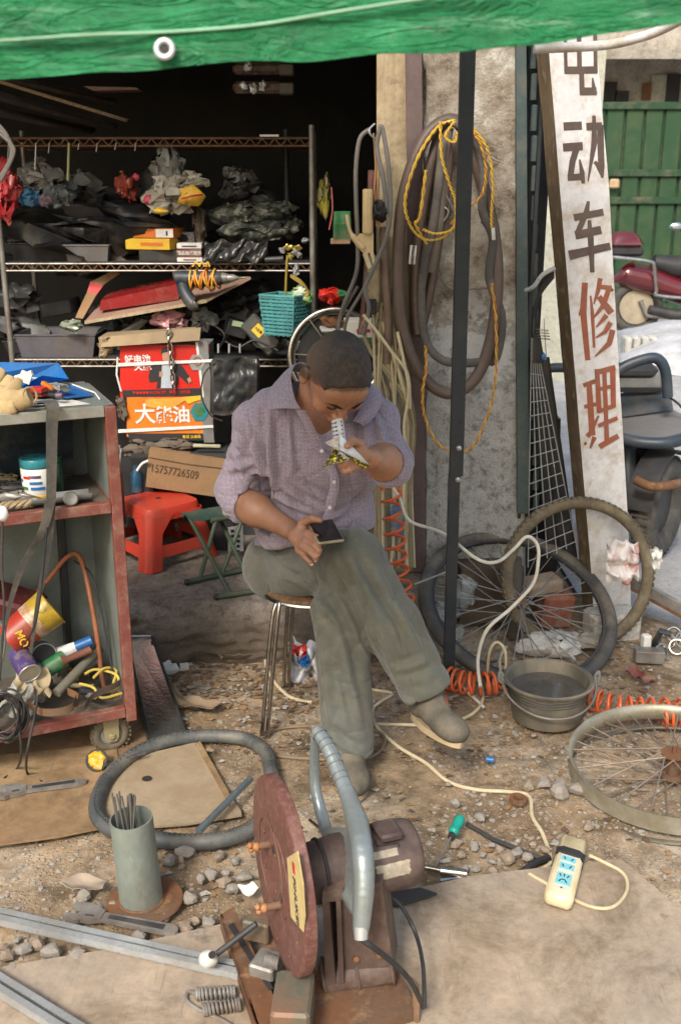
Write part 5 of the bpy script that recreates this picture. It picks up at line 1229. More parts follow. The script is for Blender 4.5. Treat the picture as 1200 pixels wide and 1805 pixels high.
kslab(ZM+.008,.006,m_dkply, 'shelf_board'); kslab(ZB+.010,.006,m_dkply, 'shelf_board'); kslab(ZT+.006,.005,m_cartin, 'top_board',0,WC,0,DC)
mb=MB().prism([K(.006,DC-.02,ZB+.01),K(WC,DC-.02,ZB+.01),K(WC,DC-.02,ZT-.02),K(.006,DC-.02,ZT-.02)],-vB*-.004); part('back_panel',mb,m_cartin,cart)
mb=MB().prism([K(.012,.018,ZB+.01),K(.012,DC-.02,ZB+.01),K(.012,DC-.02,ZT-.02),K(.012,.018,ZT-.02)],-uL*.003); part('side_panel',mb,m_cartin,cart)
bar(K(.12,DC-.035,ZB),K(.105,DC-.035,ZM-.01),.020,.052,m_black, 'inner_strut')
def castor(a,b):
 c=K(a,b,.058); q=uL*.9+vB*.2
 w=part('castor_wheel',(lambda m_:(m_.ring(c,-vB*.35+uL*1.0 if False else vB,.042,.016,30,10),m_)[1])(MB()),m_mudtyre,cart)
 mb=MB()
 for k in range(26):
  an0=2*PI*k/26; mb.box(c+uL*math.cos(an0)*.057+Vector((0,0,math.sin(an0)*.057)),(.006,.026,.006),rot=frame((0,0,0),uL,Vector((0,0,1))).to_3x3())
 part('tyre_tread',mb,m_mudtyre,w,kind='stuff')
 part('wheel_hub',MB().lathe([(0,-.012),(.030,-.012),(.033,0),(.030,.012),(0,.012)],26,c,vB),m_greybox,w)
 mb=MB().prism([c-vB*.022+uL*x+Vector((0,0,z)) for x,z in((-.012,-.018),(.012,-.018),(.021,-.006),(.024,.075),(-.024,.075),(-.021,-.006))],vB*.003); mb.box(c+Vector((0,0,.073)),(.05,.05,.006),rot=frame((0,0,0),uL,Vector((0,0,1))).to_3x3())
 fk=part('castor_fork',mb,m_khaki,cart,sm=20)
 part('axle_bolt',MB().lathe([(.011,0),(.011,.004),(.006,.006),(0,.006)],6,c-vB*.022,-vB),m_khaki,fk,sm=20)
castor(.055,.045); castor(.12,DC-.04); castor(WC-.06,.045)
def lump(c,r,n_=26,sc=(1,1,1),seed=0,amp=.3,f=2.2,sharp=.5):
 mb=MB(); c=Vector(c)
 mb.ball(c,r,sc,n_)
 vs=[]
 for v in mb.v:
  p=Vector(v)-c; q=p.normalized(); o_=Vector((seed*7.3,seed,2)); tv=mnoise.turbulence_vector(q*f*.75+o_,4 if n_>=24 else 2,False,noise_basis='PERLIN_ORIGINAL')
  k2=abs(mnoise.noise(q*f*1.9+o_)); d=Vector((tv.x*sc[0],tv.y*sc[1],tv.z*sc[2]))*r*amp*1.5
  vs.append(tuple(c+p*(1-amp*sharp*.8*k2)+d))
 mb.v=vs; return mb
def tcan(name,label,cat,base,ax,r,h,mats_,bands,lid=None,n=32):
 """tin or bottle: bands = [(z0, z1, material, radius factor)] along ax"""
 t_=thing(name,label,cat,base); base=Vector(base); ax=Vector(ax).normalized()
 for nm,z0,z1,r0,r1,m_ in bands:part(nm,MB().lathe([(0,z0),(r0*.97,z0),(r0,z0+.002),(r1,z1-.002),(r1*.97,z1),(0,z1)],n,base+(ax*0),ax),m_,t_,sm=50)
 return t_
c=K(.26,.20,ZT+.01)
t=thing('blue_plastic_tray', 'bright blue folded plastic sheet box behind the gloves on the cart top', 'plastic tray',c)
q0,q1,q2,q3=Y(-30,638,2.92),Y(104,640,2.95),Y(122,668,2.86),Y(75,662,2.80)
b0,b1,b2,b3=K(.62,.34,ZT+.01),K(.20,.345,ZT+.01),K(.17,.26,ZT+.01),K(.25,.20,ZT+.01)
mb=MB().prism([b0,b1,q1,q0],vB*.003); part('back_wall',mb,m_blue,t,sm=0)
mb=MB().prism([b1,b2,q2,q1],uL*.003); part('side_wall',mb,m_blue,t,sm=0)
mb=MB().prism([b3,b2,q2,q3],vB*.002); part('flap',mb,m_blue,t,sm=0)
mb=MB().prism([K(.02,.10,ZT+.010),K(.10,.06,ZT+.016),K(.30,.22,ZT+.04),K(.16,.30,ZT+.035),K(.06,.24,ZT+.02)],(0,0,.002)); part('folded_sheet',mb,m_blue,t,sm=0)
mb=MB().tube([K(.015,.05,ZT+.010),K(.012,.13,ZT+.013),K(.06,.25,ZT+.023),K(.16,.305,ZT+.038),K(.30,.222,ZT+.043)],.0022,6); part('pale_edge',mb,m_white,t)
mb=MB().prism([K(.05,.0,ZT+.008),K(.60,-.01,ZT+.008),K(.58,.12,ZT+.010),K(.10,.10,ZT+.010)],(0,0,.0012)); solo('grey_paper_sheet',mb,m_paper, 'dirty grey paper lying under the gloves along the front of the cart top', 'paper',sm=0)
t=thing('work_gloves', 'pair of tan leather work gloves lying on top of the cart at the left edge', 'gloves',K(.50,.06,ZT+.01))
for pth,rd,fl_ in(([(-30,690,2.66),(0,702,2.62),(30,706,2.59),(54,698,2.585)],(.030,.036,.030,.021),.75),([(-20,705,2.64),(8,690,2.63),(20,662,2.64)],(.028,.026,.010),.5),([(10,712,2.60),(26,684,2.61),(36,668,2.63)],(.024,.020,.008),.45),([(-30,720,2.60),(0,722,2.58),(28,716,2.57)],(.02,.026,.016),.5),([(-40,680,2.68),(-8,668,2.68),(6,650,2.69)],(.03,.022,.008),.5)):
 A_=smooth_path([Y(*q) for q in pth],8); rr=[float(np.interp(k/(len(A_)-1),np.linspace(0,1,len(rd)),rd))*(1+.16*N3(k*.45,pth[0][0])) for k in range(len(A_))]
 part('glove',MB().tube(A_,rr,18,flat=fl_),m_glove,t,sm=80)
mb=MB().ring(Y(53,697,2.585),(1,-.8,.3),.020,.003,24,6); part('cuff_edge',mb,m_glove,t)
c=Y(66,690,2.66); t=thing('red_matchbox', 'small dark red box beside the glove on the cart top', 'box',c)
part('box',MB().box(c,(.045,.03,.022),rot=(0,0,-.3),bev=.001),m_redprint,t); part('band',MB().box(c+Vector((0,-.0005,-.003)),(.046,.031,.006),rot=(0,0,-.3)),m_ink,t)
mb=MB().box(Y(84,680,2.68),(.035,.018,.012),rot=(.3,.6,.3),bev=.004); solo('orange_clip',mb,m_orprint, 'orange plastic clip on the cart top beside the dark red box', 'clip')
c=Y(100,697,2.66); t=thing('purple_marker', 'purple capped marker at the edge of the cart top', 'marker',c)
part('barrel',MB().cyl(c,c+Vector((-.03,.01,0)),.006,n=14),m_ink,t); part('cap',MB().cyl(c,c+Vector((.018,-.004,0)),.0085,n=14),m_purple,t)
mb=MB().tube([Y(28,668,2.75),Y(58,658,2.75)],.009,10); mb.box(Y(46,665,2.74),(.03,.01,.03),rot=(0,.4,0)); solo('white_nozzle',mb,m_white, 'white plastic nozzle lying against the blue tray on the cart', 'nozzle')
mb=lump(Y(100,684,2.72),.022,18,(1.5,1,.6),12,.4); solo('grey_rag',mb,m_greybox, 'small grey crumpled rag beside the blue folded sheet', 'rag',sm=80)
t=thing('rubber_strap', 'wide black rubber strap hanging over the front rail of the cart', 'strap',K(.20,-.02,ZM))
def ribbon_path(pts,wid,th_=.003):
 A_=smooth_path(pts,8)
 mb=MB(); vs=[]
 for i,p in enumerate(A_):
  w=wid[0]+(wid[1]-wid[0])*i/(len(A_)-1); s_=uL*-1
  for a,b in((-w,0),(w,0),(w,th_),(-w,th_)):vs.append(p+s_*a+vB*b)
 fs=[(3,2,1,0)]+[tuple((len(A_)-1)*4+k for k in range(4))]
 for i in range(len(A_)-1):
  for k in range(4):l=(k+1)%4; fs.append((i*4+k,i*4+l,i*4+4+l,i*4+4+k))
 return mb.add(vs,fs)
part('long_band',ribbon_path([K(.18,.03,ZT+.012),Y(92,712,2.58),Y(92,760,2.575),Y(90,900,2.57),Y(80,1000,2.57),Y(68,1060,2.57),Y(55,1150,2.56)],(.020,.0035)),m_rub,t,sm=50)
part('short_band',ribbon_path([Y(90,880,2.56),Y(76,935,2.555),Y(40,1000,2.55),Y(20,1060,2.55),Y(5,1130,2.55)],(.014,.004)),m_rub,t,sm=50)
zc_=ZM+.012
cb=G(92,890,zc_); cb=K(.19,.10,zc_+.015)
tealcan=tcan('screw_top_tub', 'teal lidded tub with a printed white label on the cart middle shelf', 'tub',cb,(0,0,1),.045,.1,None,[('tub',0,.082,.040,.043,m_white),('lid',.084,.108,.044,.044,m_tealbottle),('yellow_band',.001,.012,.0405,.0408,m_yelprint)])
for k,(a,w,z,m_) in enumerate(((-2.0,.5,.060,m_redprint),(-1.45,.8,.062,m_purple),(-1.4,.8,.045,m_bluecap),(-1.3,.9,.030,m_bluecap),(-2.2,.5,.03,m_lgreen),(-2.5,.3,.05,m_bluecap))):
 mb=MB().sheet(lambda u,v:cb+Vector((math.cos(a+w*(u-.5))*.0432,math.sin(a+w*(u-.5))*.0432,z+(v-.5)*.008)),8,2,.0005); part('print',mb,m_,tealcan)
mb=lump(K(.14,.14,zc_+.105),.020,20,(1.2,1,.9),5,.5); tgl=solo('green_twine',mb,m_lgreen, 'bundle of bright green twine behind the teal lidded tub', 'twine',sm=80)
mb=MB().lathe([(0,0),(.018,0),(.018,.10),(.01,.11),(0,.11)],18,K(.13,.15,zc_)); solo('green_bottle',mb,mat('dark_green_glass',(.01,.07,.04),rough=.15), 'dark green bottle right behind the teal lidded tub', 'bottle')
t=thing('halved_pipe', 'grey halved pipe tray lying at the front of the middle shelf', 'pipe',K(.1,.03,zc_))
mb=MB().sheet(lambda u,v:K(.06+u*.16,.045+.028*math.cos(PI+v*PI),zc_+.026-.022*math.sin(v*PI)),10,10,.003); part('trough',mb,m_greybox,t)
mb=MB().lathe([(0,0),(.018,0),(.020,.003),(.020,.014),(.016,.018),(0,.016)],26,K(.12,.012,zc_+.020),vB*-1+Vector((0,0,.3))); solo('metal_disc',mb,m_steel, 'round dull metal cap standing on edge at the front of the middle shelf', 'cap')
c=K(.315,.0,ZM+.020); t=thing('red_label_strip', 'small red strip with a white centre on the middle rail of the cart', 'label strip',c)
part('strip',MB().box(c,(.062,.003,.012),rot=frame((0,0,0),uL,Vector((0,0,1))).to_3x3()),m_redprint,t); part('white_centre',MB().box(c-vB*.0022,(.045,.001,.004),rot=frame((0,0,0),uL,Vector((0,0,1))).to_3x3()),m_white,t)
mb=MB()
for k in range(3):
 ph_=k*2.1; mb.tube([K(.22+s_*.020,.03+.006*math.cos(s_*2.2+ph_),zc_+.016+.006*math.sin(s_*2.2+ph_)) for s_ in np.linspace(0,16,50)],.006,6)
solo('hemp_rope',mb,mat('hemp_rope',(.36,.28,.17),(.28,.21,.12),rough=.95,bump=.6,bscale=200), 'short thick twisted hemp rope along the front of the middle shelf', 'rope')
rr_=random.Random(5)
for k in range(20):
 c=K(.20+rr_.random()*.34,.08+rr_.random()*.18,zc_+.012+rr_.random()*.03)
 mb=lump(c,.018+rr_.random()*.018,16,((1,1,.9),(1.5,1,.5),(2,.7,.7),(1.1,1,1.1))[k//5],k+30,.4,2.5)
 solo('rubber_scrap',mb,(m_rub,m_steel,m_dark,m_rust,m_khaki)[k%5],('black', 'steel', 'dark grey', 'rusty', 'khaki')[k%5]+(' round', ' flat', ' long', ' knobbly')[k//5]+' dusty scrap lump '+('at the front' if k%2 else 'towards the back')+' of the cart middle shelf', 'scrap',group='scrap heaped on the middle shelf of the cart',sm=60)
mb=MB().sheet(lambda u,v:K(.06+u*.5,.30-.05*v+.02*N3(u*6,v*5),ZM+.02+v*.24*(1-.5*abs(u-.5))+.02*N3(u*5,v*3,5)),24,16,.004)
solo('dark_blue_cloth',mb,mat('dark_navy_cloth',(.015,.025,.035),(.025,.04,.05),rough=.9), 'dark navy cloth bundled at the back of the middle shelf', 'cloth',sm=80)
t=thing('white_plug', 'white electric plug with its cable hanging over the middle rail at the left edge', 'plug',Y(4,905,2.40))
part('plug_body',lump(Y(4,905,2.44),.016,18,(1,.8,1.3),2,.1),m_white,t,sm=80)
part('plug_cable',MB().tube(smooth_path([Y(5,915,2.44),Y(4,1000,2.44),Y(8,1070,2.44),Y(3,1150,2.44),Y(0,1200,2.44)],6),.0035,8),m_dark,t)
mb=MB().tube(smooth_path([Y(84,930,2.50),Y(72,1050,2.5),Y(62,1100,2.5),Y(50,1125,2.5),Y(38,1140,2.5)],6),.0025,8); solo('thin_black_cord',mb,m_black, 'thin black cord hanging down across the yellow paint tin', 'cord')
mb=MB().tube(smooth_path([Y(-10,1085,2.46),Y(8,1110,2.46),Y(8,1150,2.46),Y(-8,1200,2.46)],6),.003,8); solo('thin_grey_cord',mb,m_greycable, 'thin grey cord looping at the very left edge before the cart', 'cord')
zl=ZB+.014
ba=K(.42,.20,zl+.16); axp=(Y(92,1092,2.72)-Y(35,1105,2.66)).normalized(); axp=Vector((.70,.40,.50)).normalized()
pb0=Y(38,1112,2.68)
t=thing('paint_tin', 'tilted yellow rimmed red paint tin on the cart lower shelf', 'paint tin',pb0)
def cyl_open(name,z0,z1,r0,r1,m_,par,base=pb0,ax=axp):return part(name,MB().lathe([(r0,z0),(r1,z1),(r1-.002,z1),(r0-.002,z0)],40,base,ax,closed=True),m_,par,sm=60)
cyl_open('red_wall',-.045,.030,.048,.053,mat('grimy_red_tin',(.38,.035,.02),(.28,.03,.018),rough=.4,dirt=(.16,.1,.06),dscale=26,damt=.7),t); cyl_open('white_band',.030,.058,.0532,.0555,mat('stained_white_band',(.50,.43,.32),(.34,.18,.09),rough=.5,scale=34,contrast=(.42,.56)),t); cyl_open('yellow_rim',.058,.108,.0557,.059,mat('stained_yellow_rim',(.48,.33,.03),(.26,.17,.02),(.09,.06,.02),rough=.35,scale=22),t)
part('rim_bead',MB().ring(pb0+axp*.106,axp,.059,.0028,40,8),MATS['stained_yellow_rim'],t); part('bottom',MB().lathe([(0,-.045),(.048,-.045),(.048,-.042),(0,-.042)],32,pb0,axp),m_redprint,t)
part('inside',MB().lathe([(.0525,.10),(.045,-.03),(0,-.03)],32,pb0,axp),m_ink,t)
for k in range(4):
 M=frame(pb0+axp*(.008)+(Vector((.0,-.93,.35))).normalized()*.0515+Vector((-.02+k*.0,0,0)),(.45,-.2,-.85),Vector((-.1,-.93,.4)))
mb=MB().text('MO',.032,frame(pb0+axp*.005+Vector((.012,-.052,-.005)),Vector((-.28,-.25,-.9))*-1 if False else Vector((.35,.0,-.95)),Vector((.15,-.95,.25))),.02); part('lettering',mb,m_yelprint,t,sm=0)
mb=MB().box(Y(28,1065,2.78),(.16,.11,.07),rot=(.2,.35,.1),bev=.01); solo('dark_red_box',mb,mat('dark_maroon_plastic',(.10,.018,.022),rough=.4), 'dark maroon box leaning behind the paint tin at the left edge', 'box')
def tin(nm,lab_,cat_,px,py,yy,ax,r,h,m_,m_end,open_=False):
 b_=Y(px,py,yy); ax=Vector(ax).normalized(); t=thing(nm,lab_,cat_,b_)
 part('body',MB().lathe([(0,0),(r,0),(r,h),(0,h)],32,b_,ax),m_,t,sm=50); part('rim',MB().ring(b_+ax*h,ax,r,.0022,32,6),m_galv,t)
 part('end',MB().lathe([(r*.95,h+.0005),(r*.9,h-.004 if not open_ else h-.002),(0,h-.003 if not open_ else h-.002)],32,b_,ax),m_end,t); return t
t=tin('purple_tin', 'purple spray tin lying with its pale end to the front on the lower shelf', 'tin',33,1152,2.66,(.48,-.62,-.32),.031,.085,m_purple,mat('pale_tin_end',(.62,.58,.46),rough=.4,metal=.5))
part('print',MB().text('la',.02,frame(Y(33,1165,2.615),(.7,-.5,-.3),(-.2,-.9,.5)),.03),m_white,t,sm=0)
t=tin('green_can', 'green and silver beverage can lying on the lower shelf', 'can',115,1160,2.72,(-.75,-.4,-.35),.026,.07,m_lgreen,m_galv)
t=tin('glass_jar', 'dull grey round pot under the paint tin on the lower shelf', 'pot',72,1150,2.74,(.35,-.6,.1),.036,.04,m_greybox,m_ink)
b_=Y(152,1133,2.76); t=thing('white_blue_tube', 'white tube with a bright blue cap lying on the lower shelf', 'tube',b_)
ax=Vector((-.9,-.2,-.35)).normalized(); part('tube',MB().tube([b_+ax*.03,b_+ax*.085],[.018,.024],16,flat=.7),m_white,t); part('cap',MB().tube([b_-ax*.02,b_+ax*.03],[.015,.017],16),m_bluecap,t)
mb=MB().tube([Y(110,1165,2.70),Y(120,1162,2.705),Y(160,1145,2.74)],[.020,.010,.012],12); solo('wooden_handle_brush',mb,mat('reddish_handle',(.22,.09,.06),rough=.5), 'reddish brown handled brush lying across the lower shelf', 'brush')
mb=MB().tube([Y(100,1222,2.62),Y(176,1143,2.80)],.014,18); mb2=mb; solo('grey_pipe_offcut',mb,mat('dull_grey_pipe',(.17,.165,.13),(.13,.12,.095),rough=.6,dirt=(.25,.2,.14),damt=.5), 'long dull grey pipe offcut lying diagonally on the lower shelf', 'pipe')
mb=MB().sheet(lambda u,v:Y(28+62*u+4*math.sin(v*9),1180+42*v+5*math.sin(u*8),2.60+.06*(1-v))+Vector((0,-.02*abs(math.sin(u*7+v*4)),.014*math.sin(u*9)*math.cos(v*7))),26,18,.002)
solo('greasy_brown_paper',mb,mat('greasy_tan_paper',(.42,.34,.22),(.33,.25,.15),rough=.7,scale=20), 'crumpled greasy tan paper at the front of the lower shelf', 'paper',sm=60)
mb=MB().sheet(lambda u,v:Y(-5+66*u,1212+50*v+3*math.sin(u*11),2.58-.01*v)+Vector((0,-.012*math.sin(u*13+v*9),.008*math.sin(u*17)*math.cos(v*15))),30,20,.002)
solo('dusty_plastic_sheet',mb,mat('dusty_clear_sheet',(.42,.43,.40),(.28,.28,.25),rough=.35,scale=30,alpha=.85), 'crumpled dusty clear plastic sheet hanging over the lower rail', 'plastic sheet',sm=60)
def band(name,lab_,pts,h,m_,th_=.004):
 A_=smooth_path(pts,8); mb=MB(); vs=[]
 for p in A_:
  for dz,dn in((0,0),(h,0),(h,th_),(0,th_)):vs.append(p+Vector((0,dn,dz)))
 fs=[(0,1,2,3),tuple((len(A_)-1)*4+k for k in(3,2,1,0))]
 for i in range(len(A_)-1):
  for k in range(4):l=(k+1)%4; fs.append((i*4+k,i*4+4+k,i*4+4+l,i*4+l))
 mb.add(vs,fs); return solo(name,mb,m_,lab_, 'strap')
band('brown_leather_strap', 'brown leather strap curling along the front of the lower shelf',[Y(48,1245,2.55),Y(75,1262,2.53),Y(120,1258,2.55),Y(140,1238,2.60),Y(120,1225,2.63)],.022,mat('brown_leather',(.20,.11,.06),rough=.5))
band('dark_leather_strap', 'dark stiff leather strap bending towards the cart post',[Y(135,1235,2.58),Y(132,1256,2.56),Y(150,1252,2.58),Y(165,1232,2.62),Y(200,1216,2.66),Y(212,1208,2.68)],.018,mat('dark_leather',(.09,.065,.05),rough=.5))
for k,pts in enumerate(([(165,1195,2.68),(185,1178,2.72),(205,1182,2.74),(200,1205,2.70)],[(140,1205,2.66),(165,1212,2.66),(180,1230,2.64),(215,1222,2.68)],[(150,1188,2.7),(170,1180,2.72),(206,1190,2.72),(206,1212,2.69),(180,1222,2.66)])):
 mb=MB().tube(smooth_path([Y(*p) for p in pts],7),.0042,8); solo('yellow_tube',mb,mat('dirty_yellow_tube',(.55,.42,.08),(.4,.3,.06),rough=.5),('upper', 'lowest', 'largest')[k]+' dirty yellow thin hose loop by the cart post', 'hose',group='yellow hose loops on the lower shelf')
t=thing('cable_coil', 'bundled coil of thin black cable hanging at the lower left of the cart', 'cable',Y(15,1290,2.52))
rr_=random.Random(3)
for k in range(9):
 c=Y(12+rr_.uniform(-10,8),1262+rr_.uniform(-8,8),2.50+k*.004); a_,b_=.035+rr_.random()*.015,.058+rr_.random()*.018; tl=rr_.uniform(-.5,.1)
 pts=[c+Vector((math.cos(q)*a_*math.cos(tl)-math.sin(q)*b_*math.sin(tl),.006*math.sin(q*2+k),math.cos(q)*a_*math.sin(tl)+math.sin(q)*b_*math.cos(tl))) for q in np.linspace(0,2*PI,26)[:-1]]
 part('loop',MB().tube(pts,.0032,6,closed=True),m_black,t)
part('tail',MB().tube(smooth_path([Y(35,1290,2.5),Y(38,1330,2.5),G(30,1355,.01),G(8,1372,.01)],8),.0035,8),m_black,t)
part('tail',MB().tube(smooth_path([Y(68,1225,2.52),Y(60,1270,2.5),Y(48,1330,2.46),G(50,1365,.01),G(75,1378,.008)],8),.0035,8),m_black,t)
mb=MB().tube(smooth_path([K(.30,.30,ZB+.20),K(.17,.30,ZB+.32),K(.10,.28,ZB+.40),K(.07,.22,ZB+.40),K(.06,.14,ZB+.24),K(.055,.12,ZB+.08),K(.05,.12,ZB+.03)],9),.0075,10)
solo('orange_hose',mb,mat('faded_orange_hose',(.40,.14,.06),(.3,.1,.05),rough=.5), 'faded orange hose arching inside the lower part of the cart', 'hose')
mb=MB().tube(smooth_path([K(.085,.26,ZB+.39),K(.05,.16,ZB+.36),K(.035,.08,ZB+.16),K(.035,.05,ZB+.05)],9),.003,8); solo('inner_black_wire',mb,m_black, 'thin black wire beside the orange hose inside the cart', 'wire')
rr_=random.Random(9)
for k in range(30):
 a=K(.04+rr_.random()*.5,.04+rr_.random()*.27,zl+.01+rr_.random()*.03); b_=a+Vector((rr_.uniform(-.08,.08),rr_.uniform(-.05,.05),rr_.uniform(-.005,.05)))
 mb=MB().tube([a,b_],.003+rr_.random()*.009,10); solo('metal_scrap',mb,(m_steel,m_rust,m_dark,m_khaki,m_greybox)[k%5],('slim ', 'stubby ')[k//15]+('steel', 'rusty', 'dark', 'khaki', 'grey')[k%5]+' rod scrap '+('beside the paint tin', 'under the leather straps', 'near the cart post')[k%3]+' on the lower shelf', 'scrap',group='scrap rods on the lower shelf of the cart')
 # SHOP: RACK AND WHAT IS ON IT
RY=4.30
def RP(px,py,dy=0.):return Y(px,py,RY+dy)
zA,zB_,zC=RP(300,465).z,RP(300,634).z,RP(300,244).z
xl,xr=RP(6,465).x,RP(551,465).x; RD=.42
rack=thing('storage_rack', 'chromed wire storage rack crammed with goods along the shop back', 'rack',(xl/2+xr/2,RY+RD/2,STEP))
for x in(xl,xr):
 for y in(RY,RY+RD):part('post',MB().cyl((x,y,STEP),(x,y,zC+.05),.012,n=14),m_steel,rack)
for z in(zC,zA,zB_):
 for y in(RY,RY+RD):
  for dz in(0,-.028):part('shelf_rail',MB().cyl((xl,y,z+dz),(xr,y,z+dz),.0038,n=8),m_rust if z>zA+.1 else m_steel,rack)
 mb=MB(); nn=52
 for k in range(nn):
  xa,xb=xl+(xr-xl)*k/nn,xl+(xr-xl)*(k+1)/nn
  mb.tube([(xa,RY,z-.028*(k%2)),(xb,RY,z-.028*((k+1)%2))],.0026,5)
 part('zigzag_wire',mb,m_rust,rack,kind='stuff')
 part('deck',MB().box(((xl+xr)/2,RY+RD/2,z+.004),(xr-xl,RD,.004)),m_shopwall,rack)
part('inner_post',MB().cyl((RP(505,300,.3).x,RY+.3,zA),(RP(505,300,.3).x,RY+.3,zC+.05),.012,n=12),m_dark,rack)
mb=MB().box((RP(475,238).x,RY-.01,zC+.010),(.075,.004,.008)); part('price_holder',mb,m_white,rack)
def carton(name,label,cat_,c,size,ang,mt,prints=(),tilt=0,group=None):
 t_=thing(name,label,cat_,c,group); Rm=Euler((tilt,0,ang)).to_matrix()
 c=Vector(c); part('box',MB().box(c+Rm@Vector((0,0,size[2]/2)),size,rot=Rm,bev=.002),mt,t_,sm=30)
 for(nm,cx,cz,w,h,m_) in prints:part(nm,MB().box(c+Rm@Vector((cx*size[0],-size[1]/2-.0006,cz*size[2])),(w*size[0],.0012,h*size[2]),rot=Rm),m_,t_,sm=0)
 t_['_']=0; del t_['_']; return t_,Rm
def SZ(px,dy,z=None):p=RP(px,465,dy); return Vector((p.x,RY+dy,(zA if z is None else z)+.006))
t,Rm=carton('dark_box', 'black carton under the yellow parts box on the upper shelf', 'box',SZ(285,.12),(.17,.14,.045),.1,m_dark)
t,Rm=carton('yellow_box', 'yellow parts box under the orange box on the upper shelf', 'box',SZ(276,.12)+Vector((0,0,.047)),(.20,.15,.045),-.28,m_yelprint,[('print',.1,.5,.5,.3,m_orprint)])
t,Rm=carton('orange_white_box', 'orange and white parts box lying on top of the yellow box', 'box',SZ(284,.12)+Vector((0,0,.094)),(.175,.15,.038),-.18,m_orprint,[('white_label',.28,.5,.42,.85,m_white),('print',.34,.5,.05,.5,m_ink)])
mb=MB().text('◥',.06,frame(SZ(290,.12)+Vector((.02,-.01,.1335)),(1,-.2,0),(0,0,1)),.01); part('top_print',mb,m_white,t,sm=0); mb=MB().text('◢',.05,frame(SZ(278,.12)+Vector((-.045,.02,.1335)),(1,-.2,0),(0,0,1)),.01); part('top_print',mb,m_white,t,sm=0)
t,Rm=carton('white_small_box', 'white box with dark red writing, lowest of the little stack', 'box',SZ(337,.05),(.105,.07,.018),.02,m_white,[('print',0,.5,.5,.3,m_redpaint)])
t,Rm=carton('red_lettered_box', 'red and white lettered slim box, middle of the little stack', 'box',SZ(337,.05)+Vector((0,0,.019)),(.100,.07,.032),-.02,m_redpaint,[]); mb=MB().text('精品轴承配件',.017,frame(SZ(337,.05)+Vector((.0,-.037,.035)),(1,0,0),(0,-1,0)),.02); part('lettering',mb,m_white,t,sm=0)
t,Rm=carton('white_top_box', 'white slim box, topmost of the little stack on the upper shelf', 'box',SZ(337,.05)+Vector((0,0,.053)),(.102,.075,.022),.03,m_white,[('print',0,.45,.6,.25,m_dark)])
t,Rm=carton('grey_print_box', 'dark printed box standing behind the small white boxes', 'box',SZ(330,.16)+Vector((-.0,0,.02)),(.075,.06,.095),.1,mat('dark_purple_box',(.10,.09,.11),(.3,.29,.31),rough=.5,scale=90),[])
def tray(name,label,c,size,m_,parent_cat='tray'):
 t_=thing(name,label,parent_cat,c); w,d,h=size; c=Vector(c); e=.012
 part('bottom',MB().box(c+Vector((0,0,.002)),(w*.86,d*.86,.004)),m_,t_)
 P=lambda sx,sy,k:c+Vector((sx*w/2*(1 if k else .88),sy*d/2*(1 if k else .88),h*k))
 for(a,b_) in(((-1,-1),(1,-1)),((1,-1),(1,1)),((1,1),(-1,1)),((-1,1),(-1,-1))):
  q=[P(*a,0),P(*b_,0),P(*b_,1),P(*a,1)]; n_=(q[1]-q[0]).cross(q[2]-q[0]).normalized(); part('side',MB().prism(q,n_*-.003),m_,t_,sm=0)
  part('rim',MB().tube([P(*a,1),P(*b_,1)],.004,6),m_,t_)
 return t_
tray('grey_tray', 'pale grey plastic tray on the upper shelf',SZ(165,.15),(.185,.22,.065),mat('pale_grey_plastic',(.22,.22,.23),rough=.5))
tray('dark_tray', 'dark grey shallow tray at the left of the upper shelf',SZ(95,.2),(.30,.22,.07),m_black)
def RZ(px,py,dy):return RP(px,py,dy)
tray('blue_grey_tray', 'long slate grey plastic tray on the lower shelf of the rack',Vector((RP(115,634,.14).x,RY+.14,zB_+.006)),(.34,.26,.095),mat('slate_grey_plastic',(.12,.12,.15),rough=.5))
tray('flat_dark_tray', 'flat black tray under the slate tray',Vector((RP(55,634,.2).x,RY+.25,zB_+.004)),(.2,.2,.05),m_black)
def bag(name,label,px,py,dy,r,sc,m_,seed,n_=30,amp=.5,f=2.4,cat='plastic bag',group=None):return solo(name,lump(RP(px,py,dy),r,max(n_,30)+6,sc,seed,amp,f,1.1),m_,label,cat,group,sm=50)
bag('black_sack', 'big black plastic sack slumped across the left of the upper shelf',150,400,.20,.20,(1.7,.7,.75),m_bagdark,3,40)
bag('black_sack', 'round black sack at the far left of the upper shelf',60,395,.2,.13,(1.2,.8,.9),m_bagdark,9,34)
bag('blue_print_bag', 'bright blue printed bag peeping from the dark sacks',58,350,.10,.045,(1.1,.7,.8),mat('blue_print_bag',(.03,.18,.36),rough=.4),11,20)
bag('grey_clear_bag', 'greyish clear bag knotted above the blue printed one',68,310,.10,.062,(1.2,.6,.9),mat('grey_film_bag',(.22,.21,.19),(.12,.12,.12),rough=.3,bump=.8,bscale=30),13,26)
bag('pale_pink_bag', 'small pale pink printed bag beside the blue bag',84,352,.07,.032,(1,.6,.8),mat('pale_mauve_bag',(.35,.26,.32),rough=.4),14,20)
bag('slate_bag', 'dark slate translucent bag right of the pink bag',110,345,.08,.050,(1.1,.7,.9),mat('slate_film',(.10,.12,.13),rough=.25,bump=.8,bscale=30),15,24)
bag('red_bag', 'glossy red bag hanging at the far left edge of the shop',8,340,-.15,.068,(.8,.6,1.6),mat('red_film_bag',(.32,.015,.02),rough=.25,bump=.6,bscale=20),16,26)
bag('red_small_bag', 'small red and orange bag left of the yellow bundle',222,330,.12,.045,(.8,.6,1.1),mat('red_orange_film',(.32,.05,.03),rough=.3),17,20)
t=thing('bundled_bag', 'netted dark bundle with clear bags and a yellow packet on the upper shelf', 'bundle',RP(300,375,.06))
